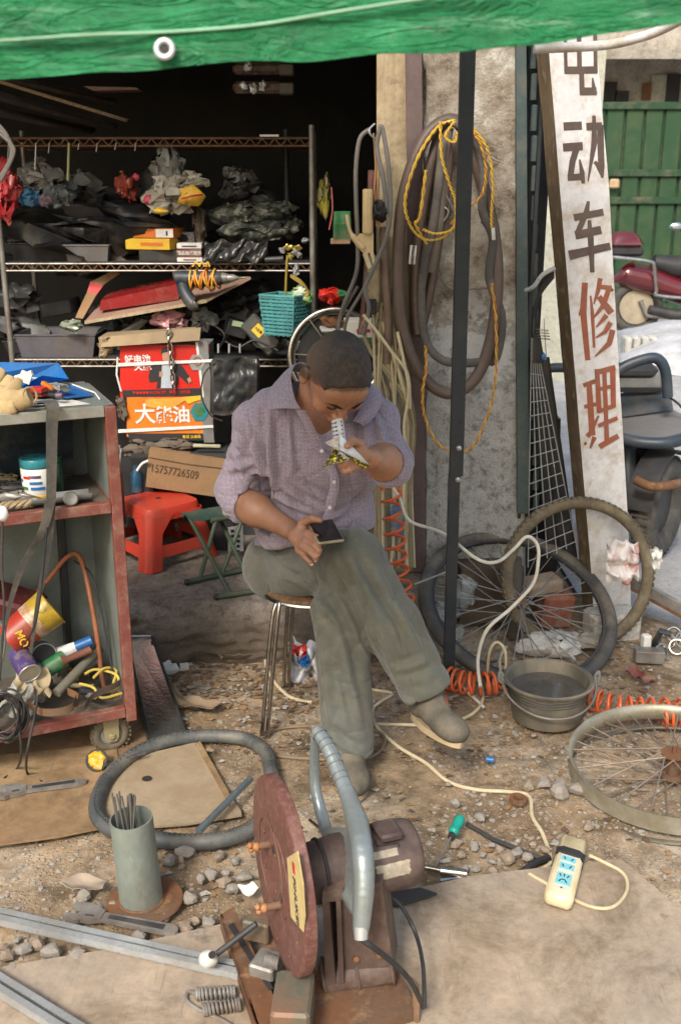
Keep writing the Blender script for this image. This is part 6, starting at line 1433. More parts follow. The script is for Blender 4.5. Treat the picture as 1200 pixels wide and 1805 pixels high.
part('dark_shell',lump(RP(296,330,.12),.118,34,(1.05,.6,.85),21,.25),m_bagdark,t,sm=75)
part('clear_bag',lump(RP(296,345,.02),.075,30,(1.15,.55,.8),22,.5,2.6,1.2),mat('milky_film',(.44,.42,.36),(.32,.31,.27),rough=.2,bump=1,bscale=35),t,sm=50)
part('clear_bag',lump(RP(296,295,.04),.066,30,(.85,.5,1.15),23,.55,2.6,1.0),mat('smoky_film',(.20,.20,.19),(.12,.12,.115),rough=.2,bump=1,bscale=35),t,sm=50)
part('clear_bag',lump(RP(335,318,.02),.050,26,(1.2,.5,.6),24,.5,2.6,1.0),MATS['milky_film'],t,sm=50)
part('yellow_packet',lump(RP(336,345,-.02),.048,24,(1.15,.5,.75),25,.2),m_yelprint,t,sm=75)
part('red_stripe',MB().tube([RP(320,350,-.055),RP(340,345,-.065),RP(358,343,-.045)],.004,8),m_redprint,t)
part('pink_scrap',lump(RP(262,352,-.0),.020,14,(1,.6,1),26,.3),mat('pink_scrap',(.6,.06,.12),rough=.4),t,sm=75); part('pink_scrap',lump(RP(240,312,.02),.014,14,(1,.6,1),27,.3),MATS['pink_scrap'],t,sm=75)
part('yellow_scrap',lump(RP(283,372,-.01),.020,14,(1.4,.6,.6),28,.3),m_yelprint,t,sm=75)
bag('brown_cloth_strip', 'brownish cloth hanging beside the bundle on the upper shelf',352,385,.08,.055,(.45,.5,1.5),mat('brown_cloth',(.09,.07,.05),rough=.9),29,20,cat='cloth')
def camo():
 m,n,L,b=custom('camouflage_cloth'); tc=n.new('ShaderNodeTexCoord').outputs['Object']; t1=nnoise(n,L,tc,26,3,.5,1.0); t2=nnoise(n,L,tc,33,3,.5,1.4)
 c=nramp(n,L,t1.outputs[0],[(.44,(.015,.016,.017)),(.46,(.06,.075,.055)),(.56,(.05,.06,.045)),(.58,(.17,.17,.145))])
 c=nmix(n,L,nramp(n,L,t2.outputs[0],[(.57,(0,0,0)),(.58,(1,1,1))]),c,(.02,.02,.022)); L.new(c,b.inputs['Base Color']); b.inputs['Roughness'].default_value=.8; return m
m_camo=camo()
t=thing('camouflage_clothes', 'heap of folded camouflage clothing on the right of the upper shelf', 'clothes',RP(450,420,.05))
for k,(px,py,r_,sc) in enumerate(((425,378,.085,(1.5,.8,.55)),(480,372,.075,(1.3,.8,.5)),(455,405,.10,(1.5,.8,.5)),(505,400,.06,(1.0,.8,.8)))):part('garment',lump(RP(px,py,.10),r_,30,sc,41+k,.35,2.3,.9),m_camo,t,sm=75)
mb=MB().sheet(lambda u,v:RP(362+110*u,425+34*v+4*math.sin(u*17),.0)+Vector((0,-.04*v-.015*math.sin(u*23+v*8),.010*math.sin(u*31)*math.sin(v*9))),40,14,.002)
solo('shiny_film',mb,mat('shiny_black_film',(.10,.10,.10),(.05,.05,.05),rough=.12,metal=.4,bump=1,bscale=30), 'shiny crinkled film spilling below the camouflage clothes', 'plastic film',sm=60)
bag('dark_clear_bag', 'dark translucent bag behind the camouflage clothes',420,322,.16,.06,(1.2,.5,.9),mat('dark_film',(.06,.06,.062),rough=.2,bump=1,bscale=30),45,24)
rc_=random.Random(21); CL=[m_bagdark,m_black,m_dark,m_shopwall,m_greybox,m_bagdark,m_dark,mat('slate_film2',(.08,.09,.10),(.12,.12,.12),rough=.25,bump=.8,bscale=30)]
for k in range(34):
 up=k<14; px=(20+rc_.random()*500) if up else(20+rc_.random()*520); py=rc_.uniform(330,440) if up else rc_.uniform(500,620); nm=('sack', 'part', 'pouch')[k%3]
 if k%4==3:mb=MB().box(RP(px,py,.28),(rc_.uniform(.06,.16),.1,rc_.uniform(.04,.10)),rot=(rc_.uniform(-.3,.3),rc_.uniform(-.5,.5),rc_.uniform(-.4,.4)),bev=.006)
 else:mb=lump(RP(px,py,.26),rc_.uniform(.035,.085),20,(1.3,.8,.8),200+k,.35,2.4,.8)
 solo('dark_clutter',mb,CL[k%8],('black crumpled', 'black', 'dark grey', 'sooty', 'grey', 'shiny black', 'charcoal', 'slate')[k%8]+(' carton' if k%4==3 else ' lump')+' at the back of the '+('upper' if up else 'lower')+' shelf, '+(('behind the dark tray', 'behind the grey tray', 'behind the yellow box', 'behind the camouflage clothes') if up else('behind the slate tray', 'behind the red tool case', 'behind the drill', 'behind the teal basket'))[min(3,int(px/135))], 'clutter',group='dark clutter at the back of the '+('upper' if up else 'lower')+' shelf',sm=60)
mb=MB().prism([Y(-10,144,3.9),Y(0,141,3.9),Y(226,210,4.4),Y(222,215,4.4)],(0,.02,0)); solo('pale_lath',mb,m_plank, 'thin pale wooden lath slanting under the dark ceiling at the left', 'lath',sm=0)
for k,(x0,y0,x1,y1,m_) in enumerate(((-20,165,200,225,m_card),(-20,195,160,232,m_wood),(-20,130,200,180,m_plankdark))):
 mb=MB().prism([Y(x0,y0,4.0),Y(x0,y0+8,4.0),Y(x1,y1+5,4.5),Y(x1,y1,4.5)],(0,.1,.02)); solo('dark_plank',mb,mat('sooty_board',(.05,.035,.03),rough=.9),('uppermost', 'lowest', 'nearest')[k]+' sooty board stored under the shop ceiling', 'board',group='sooty boards stored under the ceiling',sm=0)
t=thing('hanging_packets', 'two foil fronted packets lying side by side high in the dark shop', 'packets',Y(465,170,4.2))
for py_,ml in((122,8),(155,8)):
 part('packet',MB().box(Y(455,py_,4.2),(.19,.06,.042),bev=.012),mat('dark_packet',(.08,.04,.04),(.16,.12,.11),rough=.2,scale=50),t)
 part('paper_end',MB().box(Y(505,py_+2,4.2),(.055,.062,.040),bev=.004),mat('grey_brown_paper',(.14,.12,.11),rough=.7),t)
for x_,y_,m_ in((430,152,m_galv),(447,156,m_galv),(463,151,m_galv),(438,117,m_galv)):part('foil_glint',lump(Y(x_,y_,4.155),.012,12,(1.2,.4,1.2),x_,.6),m_,t)
mb=MB().prism([Y(148,152,4.3),Y(240,154,4.3),Y(245,158,4.3),Y(165,160,4.3)],(0,.1,0)); solo('small_board',mb,mat('reddish_board',(.25,.14,.11),rough=.6), 'small reddish board lying high in the dark shop', 'board',sm=0)
for k,(px,l,m_) in enumerate(((16,40,m_steel),(64,48,m_galv),(122,66,mat('pale_yellow_rod',(.45,.45,.22),rough=.5)),(172,16,m_steel),(88,18,m_steel),(140,12,m_steel),(205,12,m_steel),(240,14,m_steel))):
 mb=MB().tube([RP(px,252,-.01),RP(px-2,252+l,-.01)],.0028 if k!=2 else .005,6)
 solo('hanging_rod' if k!=2 else 'pale_rod',mb,m_, 'pale yellow rod hanging under the top shelf' if k==2 else 'thin metal hook hanging under the top shelf of the rack', 'hook' if k!=2 else 'rod',group=None if k==2 else 'metal hooks under the top shelf')
for k in range(3):
 mb=MB().tube(smooth_path([Y(-6,215+k*8,3.9),Y(14+4*k,240+8*k,3.9),Y(20+2*k,275,3.9),Y(2,310+4*k,3.9),Y(-10,320,3.9)],6),.006,8); solo('hanging_cable_loop',mb,m_greycable,('innermost', 'middle', 'outermost')[k]+' grey cable loop hanging at the upper left edge', 'cable',group='cable loops at the upper left')
 # between the shelves: board with drill, red case
t=thing('pink_board', 'long pinkish wooden board laid slanting on the junk under the upper shelf', 'board',RP(300,540,-.02))
bpts=[RP(150,566,-.05),RP(365,528,-.12),RP(442,488,-.08),RP(420,486,.15),RP(190,520,.2)]
part('board',MB().prism(bpts,(0,0,-.010)),mat('pinkish_board',(.36,.22,.17),(.28,.17,.13),rough=.7),t,sm=0)
part('front_edge',MB().prism([bpts[0]+Vector((0,-.001,-.012)),bpts[1]+Vector((0,-.001,-.012)),bpts[1]+Vector((0,-.001,.001)),bpts[0]+Vector((0,-.001,.001))],(0,-.004,0)),m_plank,t,sm=0)
c_=[RP(176,548,-.02),RP(316,528,-.06),RP(316,500,-.06),RP(178,530,-.02)]
t=thing('red_tool_case', 'glossy dark red flat case lying on the slanting board', 'case',RP(250,545,-.02))
part('case',MB().prism(c_,(0,.16,.02)),mat('dark_red_case',(.26,.015,.018),(.2,.012,.014),rough=.25),t,sm=0)
part('dark_stripe',MB().prism([RP(215,541,-.025),RP(260,533,-.04),RP(262,530,-.04),RP(215,536,-.025)],(0,-.003,0)),m_ink,t,sm=0)
t=thing('red_white_sleeve', 'red and brown slim sleeve leaning left of the dark red case', 'sleeve',RP(140,560,.0));
part('lower',MB().prism([RP(133,560,.0),RP(146,562,.0),RP(170,520,.05),RP(154,514,.05)],(0,.02,0)),m_wood,t,sm=0); part('upper',MB().prism([RP(154,514,.05),RP(170,520,.05),RP(182,504,.07),RP(160,496,.07)],(0,.02,0)),m_redprint,t,sm=0); part('end',MB().prism([RP(162,496,.07),RP(180,504,.07),RP(212,482,.12),RP(200,476,.12)],(0,.02,0)),m_wood,t,sm=0)
dcn=RP(360,492,-.14)
t=thing('electric_drill', 'blue black electric drill wound with orange cord on the slanting board', 'drill',RP(345,535,-.14))
part('motor_body',MB().tube(smooth_path([RP(308,492,-.14),RP(320,490,-.14),RP(370,492,-.14),RP(392,490,-.14)],5),[.020,.026,.028,.03,.030,.030,.030,.030,.030,.03,.028,.028,.028,.026,.024,.022],18),mat('blue_black_plastic',(.03,.045,.06),rough=.45),t)
part('grip',MB().tube(smooth_path([RP(322,497,-.14),RP(326,515,-.15),RP(340,536,-.17),RP(347,535,-.17)],6),[.026]*14+[.024]*4+[.02],16),MATS['blue_black_plastic'],t)
part('chuck',MB().lathe([(.022,0),(.018,.02),(.015,.022),(.015,.045),(.008,.06),(.004,.065),(.004,.095),(0,.096)],18,RP(392,490,-.14),(1,-.1,.02)),m_steel,t)
for k in range(11):
 c=RP(338+4.4*k,493+2*math.sin(k*2.1),-.14); tl=.25*math.sin(k*1.7)
 pts=[c+Vector((math.sin(q)*.016*tl*3+.004*math.cos(q),math.cos(q)*.034,math.sin(q)*(.036+.006*math.sin(k*3)))) for q in np.linspace(0,2*PI,22)[:-1]]
 part('cord_loop',MB().tube(pts,.0038,6,closed=True),mat('orange_drill_cord',(.72,.24,.03),rough=.4,bump=0) if k%3 else m_yellow,t)
for k in range(3):part('cord_loop',MB().tube(smooth_path([RP(340+12*k,470,-.17),RP(346+10*k,462,-.17),RP(352+9*k,470,-.17)],5),.0035,6),m_yellow,t)
bag('pink_bag', 'pink plastic bag of parts under the slanting board',300,565,-.02,.052,(1.3,.6,.75),m_pinkbag,51,28)
bag('clear_parts_bag', 'clear bag with grey part right of the pink bag',360,562,.0,.048,(1,.6,.9),mat('grey_clear_film',(.20,.20,.20),rough=.2,bump=1,bscale=40),52,26)
bag('white_green_bag', 'small whitish bag with a green patch on the slate tray',128,574,-.02,.036,(1.2,.7,.6),mat('whitish_film',(.34,.34,.32),(.10,.2,.08),rough=.3,scale=20),53,22)
bag('black_bag', 'black plastic bag between clear bag and battery pack',375,560,.14,.09,(1,.7,.9),m_bagdark,54,26)
bag('black_heap', 'black lumpy parts heap before the teal basket',425,555,.10,.085,(1.3,.8,.9),m_black,55,26,cat='parts')
mb=MB().prism([RP(200,592,.0),RP(225,600,-.02),RP(262,565,.04),RP(250,562,.04)],(0,.02,.004)); solo('grey_lever',mb,m_steel, 'flat grey steel lever lying under the slanting board', 'lever',sm=0)
t=thing('controller_box', 'dark controller box with a yellow label leaning before the teal basket', 'controller',RP(462,612,-.05))
M=frame(RP(462,590,-.05),Vector((.62,-.1,-.62)),Vector((-.3,-.9,.35))); mb=MB().box((0,0,0),(.17,.085,.055),bev=.008).xform(M); part('case',mb,mat('dark_metal_case',(.07,.075,.07),rough=.4,dirt=(.2,.17,.13),damt=.4),t,sm=30)
part('label',MB().box((-.02,.005,.0285),(.045,.042,.001)).xform(M),m_yelprint,t,sm=0); part('label_print',MB().text('≡注意',.014,M@Matrix.Translation((-.02,.005,.030)),.02),m_ink,t,sm=0)
t=thing('small_charger', 'small black charger with a green white label left of the controller', 'charger',RP(420,590,-.0)); part('case',MB().box(RP(418,578,.02),(.09,.07,.07),rot=(.1,.3,.2),bev=.006),m_black,t); part('label',MB().box(RP(419,571,-.022),(.045,.002,.022),rot=(.1,.2,.2)),mat('green_white_label',(.4,.5,.3),rough=.5),t)
for k,(pts) in enumerate(([(395,600,-.05),(420,612,-.08),(450,600,-.08),(490,618,-.1)],[(440,592,-.06),(455,612,-.09),(485,610,-.1),(497,590,-.08)],[(380,575,-.03),(396,590,-.06),(388,612,-.05)])):
 mb=MB().tube(smooth_path([RP(*p) for p in pts],7),.0042,8); solo('black_lead',mb,m_black, 'black electric lead tangled on the junk before the basket', 'cable',group='black leads tangled before the basket')
bc=RP(505,590,-.12); t=thing('wicker_basket', 'teal woven plastic basket standing before the rack post', 'basket',bc)
w_,d_,h_=.165,.13,Y(505,520,bc.y).z-bc.z
ro_=-.55; Rb=Euler((0,0,ro_)).to_matrix()
def bpt(x,y,z,fl=1.0):k=.82+.18*z/h_; return bc+Rb@Vector((x*k*fl,y*k*fl,z))
rows=11
for r_ in range(rows):
 z=h_*(r_+.5)/rows; mb=MB()
 per=[]
 for(x0,y0),(x1,y1) in(((-.5,-.5),(.5,-.5)),((.5,-.5),(.5,.5)),((.5,.5),(-.5,.5)),((-.5,.5),(-.5,-.5))):
  for q in np.linspace(0,1,13)[:-1]:per.append((x0+(x1-x0)*q,y0+(y1-y0)*q))
 pts=[bpt(x*w_*(1+.035*(1 if(i+r_)%2 else-1)),y*d_*(1+.035*(1 if(i+r_)%2 else-1)),z) for i,(x,y) in enumerate(per)]
 mb.tube(pts,.0058,6,closed=True,flat=.7); part('weave_band',mb,m_teal,t)
mb=MB()
for i,(x,y) in enumerate(per[::2]):mb.tube([bpt(x*w_,y*d_,0),bpt(x*w_,y*d_,h_)],.0042,5)
part('stakes',mb,m_teal,t,kind='stuff'); part('floor',MB().prism([bpt(-w_/2,-d_/2,.004),bpt(w_/2,-d_/2,.004),bpt(w_/2,d_/2,.004),bpt(-w_/2,d_/2,.004)],(0,0,-.003)),m_teal,t)
mb=MB().tube([bpt(x*w_,y*d_,h_) for x,y in per],.0062,8,closed=True); part('rim',mb,m_teal,t)
bag('white_green_pack', 'white and green packet sticking out of the teal basket',530,520,-.14,.046,(1.0,.6,.7),mat('white_green_film',(.50,.55,.42),(.18,.40,.12),rough=.35,scale=22,contrast=(.48,.54)),61,22)
t=thing('brass_hook_wire', 'stiff brass coloured wire with twisted clips standing from the basket to the shelf', 'wire',RP(503,520,-.14))
part('stem',MB().tube(smooth_path([RP(503,528,-.14),RP(505,480,-.14),RP(507,450,-.14)],5),.0055,8),m_gold,t)
for k in range(5):part('wire',MB().tube(smooth_path([RP(512,484+k,-.15),RP(530+3*k,494+4*k,-.16),RP(541,512+3*k,-.16),RP(520+2*k,522+2*k,-.16),RP(514+3*k,534,-.16)],6),.003,6),m_gold,t)
for k,(px,py) in enumerate(((499,441),(507,436),(520,444),(524,437),(538,424),(512,452),(528,450))):part('clip',lump(RP(px,py,-.14),.011,12,(1.3,.6,.9),k+70,.6),m_gold if k%2 else m_greybox,t)
part('clip',lump(RP(522,476,-.14),.018,14,(.7,.6,1.3),80,.6),m_galv,t)
mb=MB().tube([RP(468,458,-.02),RP(500,456,-.03)],.012,12); solo('grey_roll',mb,m_dark, 'grey rolled packet end on the upper shelf edge', 'roll')
wc=Y(592,628,3.95); t=thing('spare_wheel', 'chromed wheel rim with black disc behind the man', 'wheel',wc)
part('rim',MB().ring(wc,(.05,-1,.1),.178,.012,56,10),m_chrome,t); part('inner_rim',MB().ring(wc+Vector((0,.012,0)),(.05,-1,.1),.162,.006,56,8),m_steel,t)
part('disc',MB().lathe([(.150,0),(.148,.006),(.06,.012),(0,.012)],44,wc+Vector((0,.03,0)),(.05,-1,.1)),m_black,t)
for k in range(7):
 a=2*PI*k/7+.4; part('spoke',MB().tube([wc,wc+Vector((math.cos(a)*.17,.0,math.sin(a)*.17))],.0035,6),m_steel,t)
t,Rm=carton('white_green_box', 'white and green printed box behind the man head', 'box',Y(632,605,3.86),(.10,.12,.09),.1,m_white,[('green_band',0,.18,1.0,.3,m_lgreen),('print',.1,.6,.5,.14,m_redprint)])
t,Rm=carton('white_flat_box', 'flat white and green box behind the man head', 'box',Y(605,583,3.9),(.17,.12,.012),.1,m_white,[('green_band',0,.3,1.0,.4,m_lgreen)])
mb=lump(Y(590,568,3.9),.035,16,(1.4,.8,.6),83,.4); solo('brown_rag',mb,m_rust, 'crumpled brown rag on the chromed wheel behind the man', 'rag',sm=60)
mb=lump(Y(582,520,4.0),.04,18,(1.2,.8,.7),84,.4); solo('red_packet',mb,m_redprint, 'crumpled red packet behind the teal basket', 'packet',sm=60)
mb=lump(Y(602,520,4.0),.03,16,(1.2,.8,.6),85,.4); solo('green_packet',mb,m_lgreen, 'crumpled green packet beside the red one', 'packet',sm=60)
for k,(px,py,w,h) in enumerate(((603,405,.055,.085),(603,384,.05,.05),(600,425,.06,.02))):
 mb=MB().box(Y(px,py,4.2),(w*1.3,.08,h),bev=.002); solo('green_carton',mb,(mat('dark_green_carton',(.02,.10,.035),rough=.4),m_lgreen,m_wood)[k],('dark green carton on the small ledge right of the rack', 'bright green carton on top of the dark green one', 'small wooden ledge under the green cartons')[k],('box', 'box', 'ledge')[k])
bag('yellow_net', 'yellow green foil packet hanging beside the rack post',570,345,-.1,.045,(.5,.4,2.0),mat('dark_yellow_film',(.22,.19,.02),(.05,.05,.02),rough=.2,scale=20),90,22)
mb=MB().tube(smooth_path([Y(584,330,4.1),Y(586,370,4.1),Y(580,405,4.1)],5),.003,6); solo('red_wire_hook',mb,mat('pinkish_wire',(.4,.1,.08),rough=.5), 'thin pinkish wire with a ring end hanging beside the rack', 'wire')
# battery boxes (left of the man)
BY=3.98
def bbox(x0,y0,x1,y1,yy,dep,mt,nm,lab_,sidem=None):
 a,b_,c_,d_=Y(x0,y1,yy),Y(x1,y1,yy),Y(x1,y0,yy),Y(x0,y0,yy)
 t_=thing(nm,lab_, 'battery box',(a+b_)/2); part('front',MB().prism([a,b_,c_,d_],(0,.004,0)),mt,t_,sm=0)
 part('carton',MB().prism([a+Vector((.001,.0045,0)),b_+Vector((-.001,.0045,0)),c_+Vector((-.001,.0045,0)),d_+Vector((.001,.0045,0))],(0,dep,0)),sidem or m_greybox,t_,sm=0)
 return t_
def yp(px,py,lift=.0):return Y(px,py,BY-lift)
def flat(par,nm,poly,m_,lift=.001,th_=.001):return part(nm,MB().prism([yp(x,y,lift) for x,y in poly],(0,th_*.9,0)),m_,par,sm=0)
t1=bbox(212,608,368,700,BY,.17,m_redprint, 'red_battery_box', 'red battery carton with 好电池 lettering and a photo of a man, chained')
flat(t1, 'black_footer',[(216,688),(357,684),(358,698),(217,700)],m_ink)
flat(t1, 'grey_end',[(348,602),(366,602),(374,700),(358,700)],m_greybox,.002)
flat(t1, 'edge_line',[(345,604),(349,602),(360,700),(356,700)],m_white,.0032)
part('lettering',MB().text('好电池',.034,frame(yp(243,634,.0022),(1,0,.02),(0,-1,0)),.03),m_white,t1,sm=0)
part('lettering',MB().text('天能',.034,frame(yp(252,647,.0022),(1,0,.02),(0,-1,0)),.03),m_white,t1,sm=0)
part('footer_lettering',MB().text('▼●●●● 8-0288 2世   售后：2022品',.014,frame(yp(285,692,.0024),(1,0,.02),(0,-1,0)),.02),m_redprint,t1,sm=0)
flat(t1, 'printed_jacket',[(262,664),(266,646),(284,638),(306,636),(322,646),(334,664),(338,672),(330,676),(316,662),(312,684),(276,684),(278,672),(264,674)],m_ink,.0022)
flat(t1, 'printed_shirt',[(286,642),(300,640),(308,684),(284,684)],mat('pale_blue_print',(.5,.56,.64),rough=.5),.0032)
flat(t1, 'printed_face',[(286,622),(297,620),(300,632),(294,640),(287,634)],mat('skin_print',(.48,.27,.18),rough=.5),.0032); flat(t1, 'printed_hair',[(284,625),(285,615),(295,611),(302,616),(301,624),(296,620),(288,622)],m_ink,.0040)
flat(t1, 'printed_hand',[(281,655),(287,655),(287,664),(281,664)],MATS['skin_print'],.0040); flat(t1, 'printed_hand',[(330,668),(335,664),(338,672),(333,676)],MATS['skin_print'],.0040)
def hexa(cx,cy,r):return[(cx+r*math.cos(PI/3*k),cy+r*1.05*math.sin(PI/3*k)) for k in range(6)]
flat(t1, 'hexagon_badge',hexa(347,639,15),m_silverprint,.0044); part('badge_arrow',MB().text('⟲',.05,frame(yp(347,638,.0058),(1,0,0),(0,-1,0)),.03),m_redpaint,t1,sm=0)
t2=bbox(224,700,376,770,BY,.17,m_orprint, 'orange_battery_box', 'orange battery carton with 大能 lettering and a green hexagon under the red one')
flat(t2, 'torn_film',[(256,704),(300,702),(322,700),(330,704),(304,720),(300,728),(290,722),(256,716)],mat('orange_film',(.75,.30,.05),(.8,.42,.08),rough=.25,scale=12),.003)
flat(t2, 'film_yellow',[(322,700),(354,697),(354,704),(332,712)],m_yelprint,.0035); flat(t2, 'grey_end',[(352,700),(372,700),(378,780),(360,780)],m_greybox,.002)
part('lettering',MB().text('大',.085,frame(yp(256,732,.0025),(1,0,.02),(0,-1,0)),.015),m_white,t2,sm=0); part('lettering',MB().text('能油',.070,frame(yp(305,733,.0025),(1,0,.02),(0,-1,0)),.025),m_white,t2,sm=0)
flat(t2, 'green_hexagon',hexa(352,726,17),m_tealbottle,.0044); flat(t2, 'green_centre',hexa(352,724,10),m_lgreen,.0056)
flat(t2, 'black_footer',[(226,764),(362,764),(364,776),(228,778)],m_ink); part('footer_lettering',MB().text('售后 22合品',.014,frame(yp(338,770,.0022),(1,0,.02),(0,-1,0)),.02),m_yelprint,t2,sm=0)
for par,(y0,y1) in((t1,(643,636)),(t2,(760,752))):
 part('white_strap',MB().prism([yp(209,y0-3,.0065),yp(376,y1-3,.0065),yp(376,y1+2,.0065),yp(209,y0+3,.0065)],(0,-.001,0)),m_white,par,sm=0)
part('side_strap',MB().tube([yp(208,630,.0),yp(206,660,.0),yp(214,690,.0)],.004,6),m_white,t1)
t=thing('steel_chain', 'bright steel chain hanging down the front of the red battery carton', 'chain',yp(300,690,.03))
for k in range(8):
 c=yp(301+1.2*k-3,588+k*13,.022); pts=[]
 for q in np.linspace(0,2*PI,19)[:-1]:
  a,b_=math.cos(q)*.0085,math.sin(q)*.0185; pts.append(c+(Vector((a,0,b_)) if k%2==0 else Vector((a*.3,a,b_))))
 part('link',MB().tube(pts,.0036,8,closed=True),m_chrome,t)
mb=MB().prism([yp(178,612,.03),yp(352,600,.03),yp(354,578,.0),yp(320,580,.0),yp(186,594,.0)],(0,.02,.0)); mb.box(yp(262,588,-.08),(.36,.16,.012),rot=(0,-.06,0)); solo('torn_cardboard',mb,mat('dull_cardboard',(.33,.25,.15),(.26,.19,.11),rough=.85), 'torn cardboard laid over the red battery carton', 'cardboard',sm=0)
mb=lump(yp(185,612,.0),.03,18,(1,.8,1.4),95,.4); solo('torn_paper_end',mb,MATS['dull_cardboard'], 'frayed cardboard end drooping left of the red battery carton', 'cardboard',sm=60)
for k,(px,py,r_,sc) in enumerate(((250,790,.045,(1.5,.6,.7)),(310,782,.045,(1.7,.5,.5)),(232,815,.03,(.8,.6,1.6)),(215,720,.03,(.7,.6,1.6)))):
 mb=lump(yp(px,py,.0),r_,24,sc,100+k,.5,2.6,1.); solo('greasy_rag',mb,mat('greasy_brown_rag',(.14,.11,.085),(.09,.07,.055),rough=.8),('greasy brown rag under the left of the orange battery carton', 'greasy brown rag under the middle of the orange battery carton', 'greasy rag hanging left of the brown numbered carton', 'greasy rag hanging left of the orange battery carton')[k], 'rag',group='greasy rags round the battery cartons',sm=70)
mb=MB().box(yp(330,800,-.06),(.42,.18,.05)); solo('dark_slab',mb,m_shopwall, 'dark flat slab under the orange battery carton', 'slab')
mb=MB().box(yp(365,786,.04),(.11,.02,.012),rot=(0,.03,0),bev=.003); solo('flat_offcut',mb,mat('pale_green_slat',(.45,.44,.30),rough=.6), 'pale flat piece lying on the dark slab beside the man', 'slat')
a,b_,c_,d_=Y(257,858,3.92),Y(395,878,3.92),Y(397,812,3.92),Y(263,792,3.92)
t=thing('numbered_carton', 'brown cardboard carton with the handwritten number 15757726509', 'carton',(a+b_)/2)
part('front',MB().prism([a,b_,c_,d_],(0,.005,0)),m_card,t,sm=0); part('carton',MB().prism([a+Vector((.001,.0055,0)),b_+Vector((-.001,.0055,0)),c_+Vector((-.001,.0055,0)),d_+Vector((.001,.0055,0))],(0,.2,0)),m_card,t,sm=0)
part('flap_line',MB().tube([Y(263,806,3.917),Y(330,818,3.917),Y(396,826,3.917)],.0016,6),mat('card_crease',(.12,.07,.035),rough=.9),t)
part('lettering',MB().text('15757726509',.047,frame(Y(308,832,3.9185),Vector((1,0,-.17)),(0,-1,0))@Matrix.Scale(.75,4,(1,0,0)),.0),mat('brown_marker',(.09,.05,.03),rough=.8),t,sm=0)
t=thing('wrapped_battery', 'black battery block wrapped in plastic standing left of the man shoulder', 'battery',Y(415,730,3.95))
part('block',MB().box(Y(414,680,4.0),(.19,.14,.22),rot=(0,.06,.1),bev=.012),m_dark,t,sm=50); part('wrap',MB().sheet(lambda u,v:Y(377+76*u,632+98*v+3*math.sin(u*7),3.905)+Vector((0,-.006*N3(u*7,v*7)*2-.006*math.sin(u*5+v*9),0)),24,24,.002),mat('black_wrap_film',(.035,.038,.042),rough=.16,bump=.9,bscale=22),t,sm=60)
part('lead',MB().tube(smooth_path([Y(385,634,3.9),Y(360,660,3.88),Y(356,700,3.87),Y(372,732,3.87),Y(392,742,3.88)],8),.003,8),m_black,t)
for k in range(3):part('terminal',MB().cyl(Y(385+19*k,622,3.98),Y(385+19*k,606,3.98),.004,n=8),m_galv,t)
mb=MB().lathe([(0,0),(.022,0),(.022,.07),(.010,.085),(.010,.10),(0,.10)],18,G(243,880,.40)*1.0); mb=MB().lathe([(0,0),(.024,0),(.024,.075),(.012,.09),(.012,.11),(0,.11)],18,Y(243,866,3.95)); solo('blue_bottle',mb,mat('dark_blue_bottle',(.01,.06,.12),rough=.3), 'dark blue bottle standing left of the brown carton', 'bottle')
mb=MB().tube(smooth_path([Y(242,830,3.9),Y(250,818,3.9),Y(262,812,3.9)],5),.005,8); solo('white_strip',mb,m_white, 'short white strip stuck to the left of the brown carton', 'strip')
mb=MB().box(Y(245,868,4.0),(.14,.10,.32)); solo('black_crate',mb,m_black, 'black crate behind the red stool', 'crate')
for k,(x0,y0,x1,y1) in enumerate(((203,840,211,785),(208,842,214,790),(198,838,206,800))):
 mb=MB().cyl(Y(x0,y0,3.7),Y(x1,y1,3.7),.0035,n=8); solo('steel_rod',mb,m_galv, 'thin bright steel rod standing between cart and cartons', 'rod',group='steel rods between cart and cartons')
mb=MB().box(Y(206,880,3.72),(.05,.05,.20)); solo('rod_bin',mb,m_dark, 'narrow dark bin holding steel rods between cart and cartons', 'bin')
mb=MB().box((Y(300,900,4.25).x,4.22,STEP+.12),(1.6,.25,.24)); solo('low_bench',mb,m_shopwall, 'low sooty bench under the battery cartons at the back', 'bench')
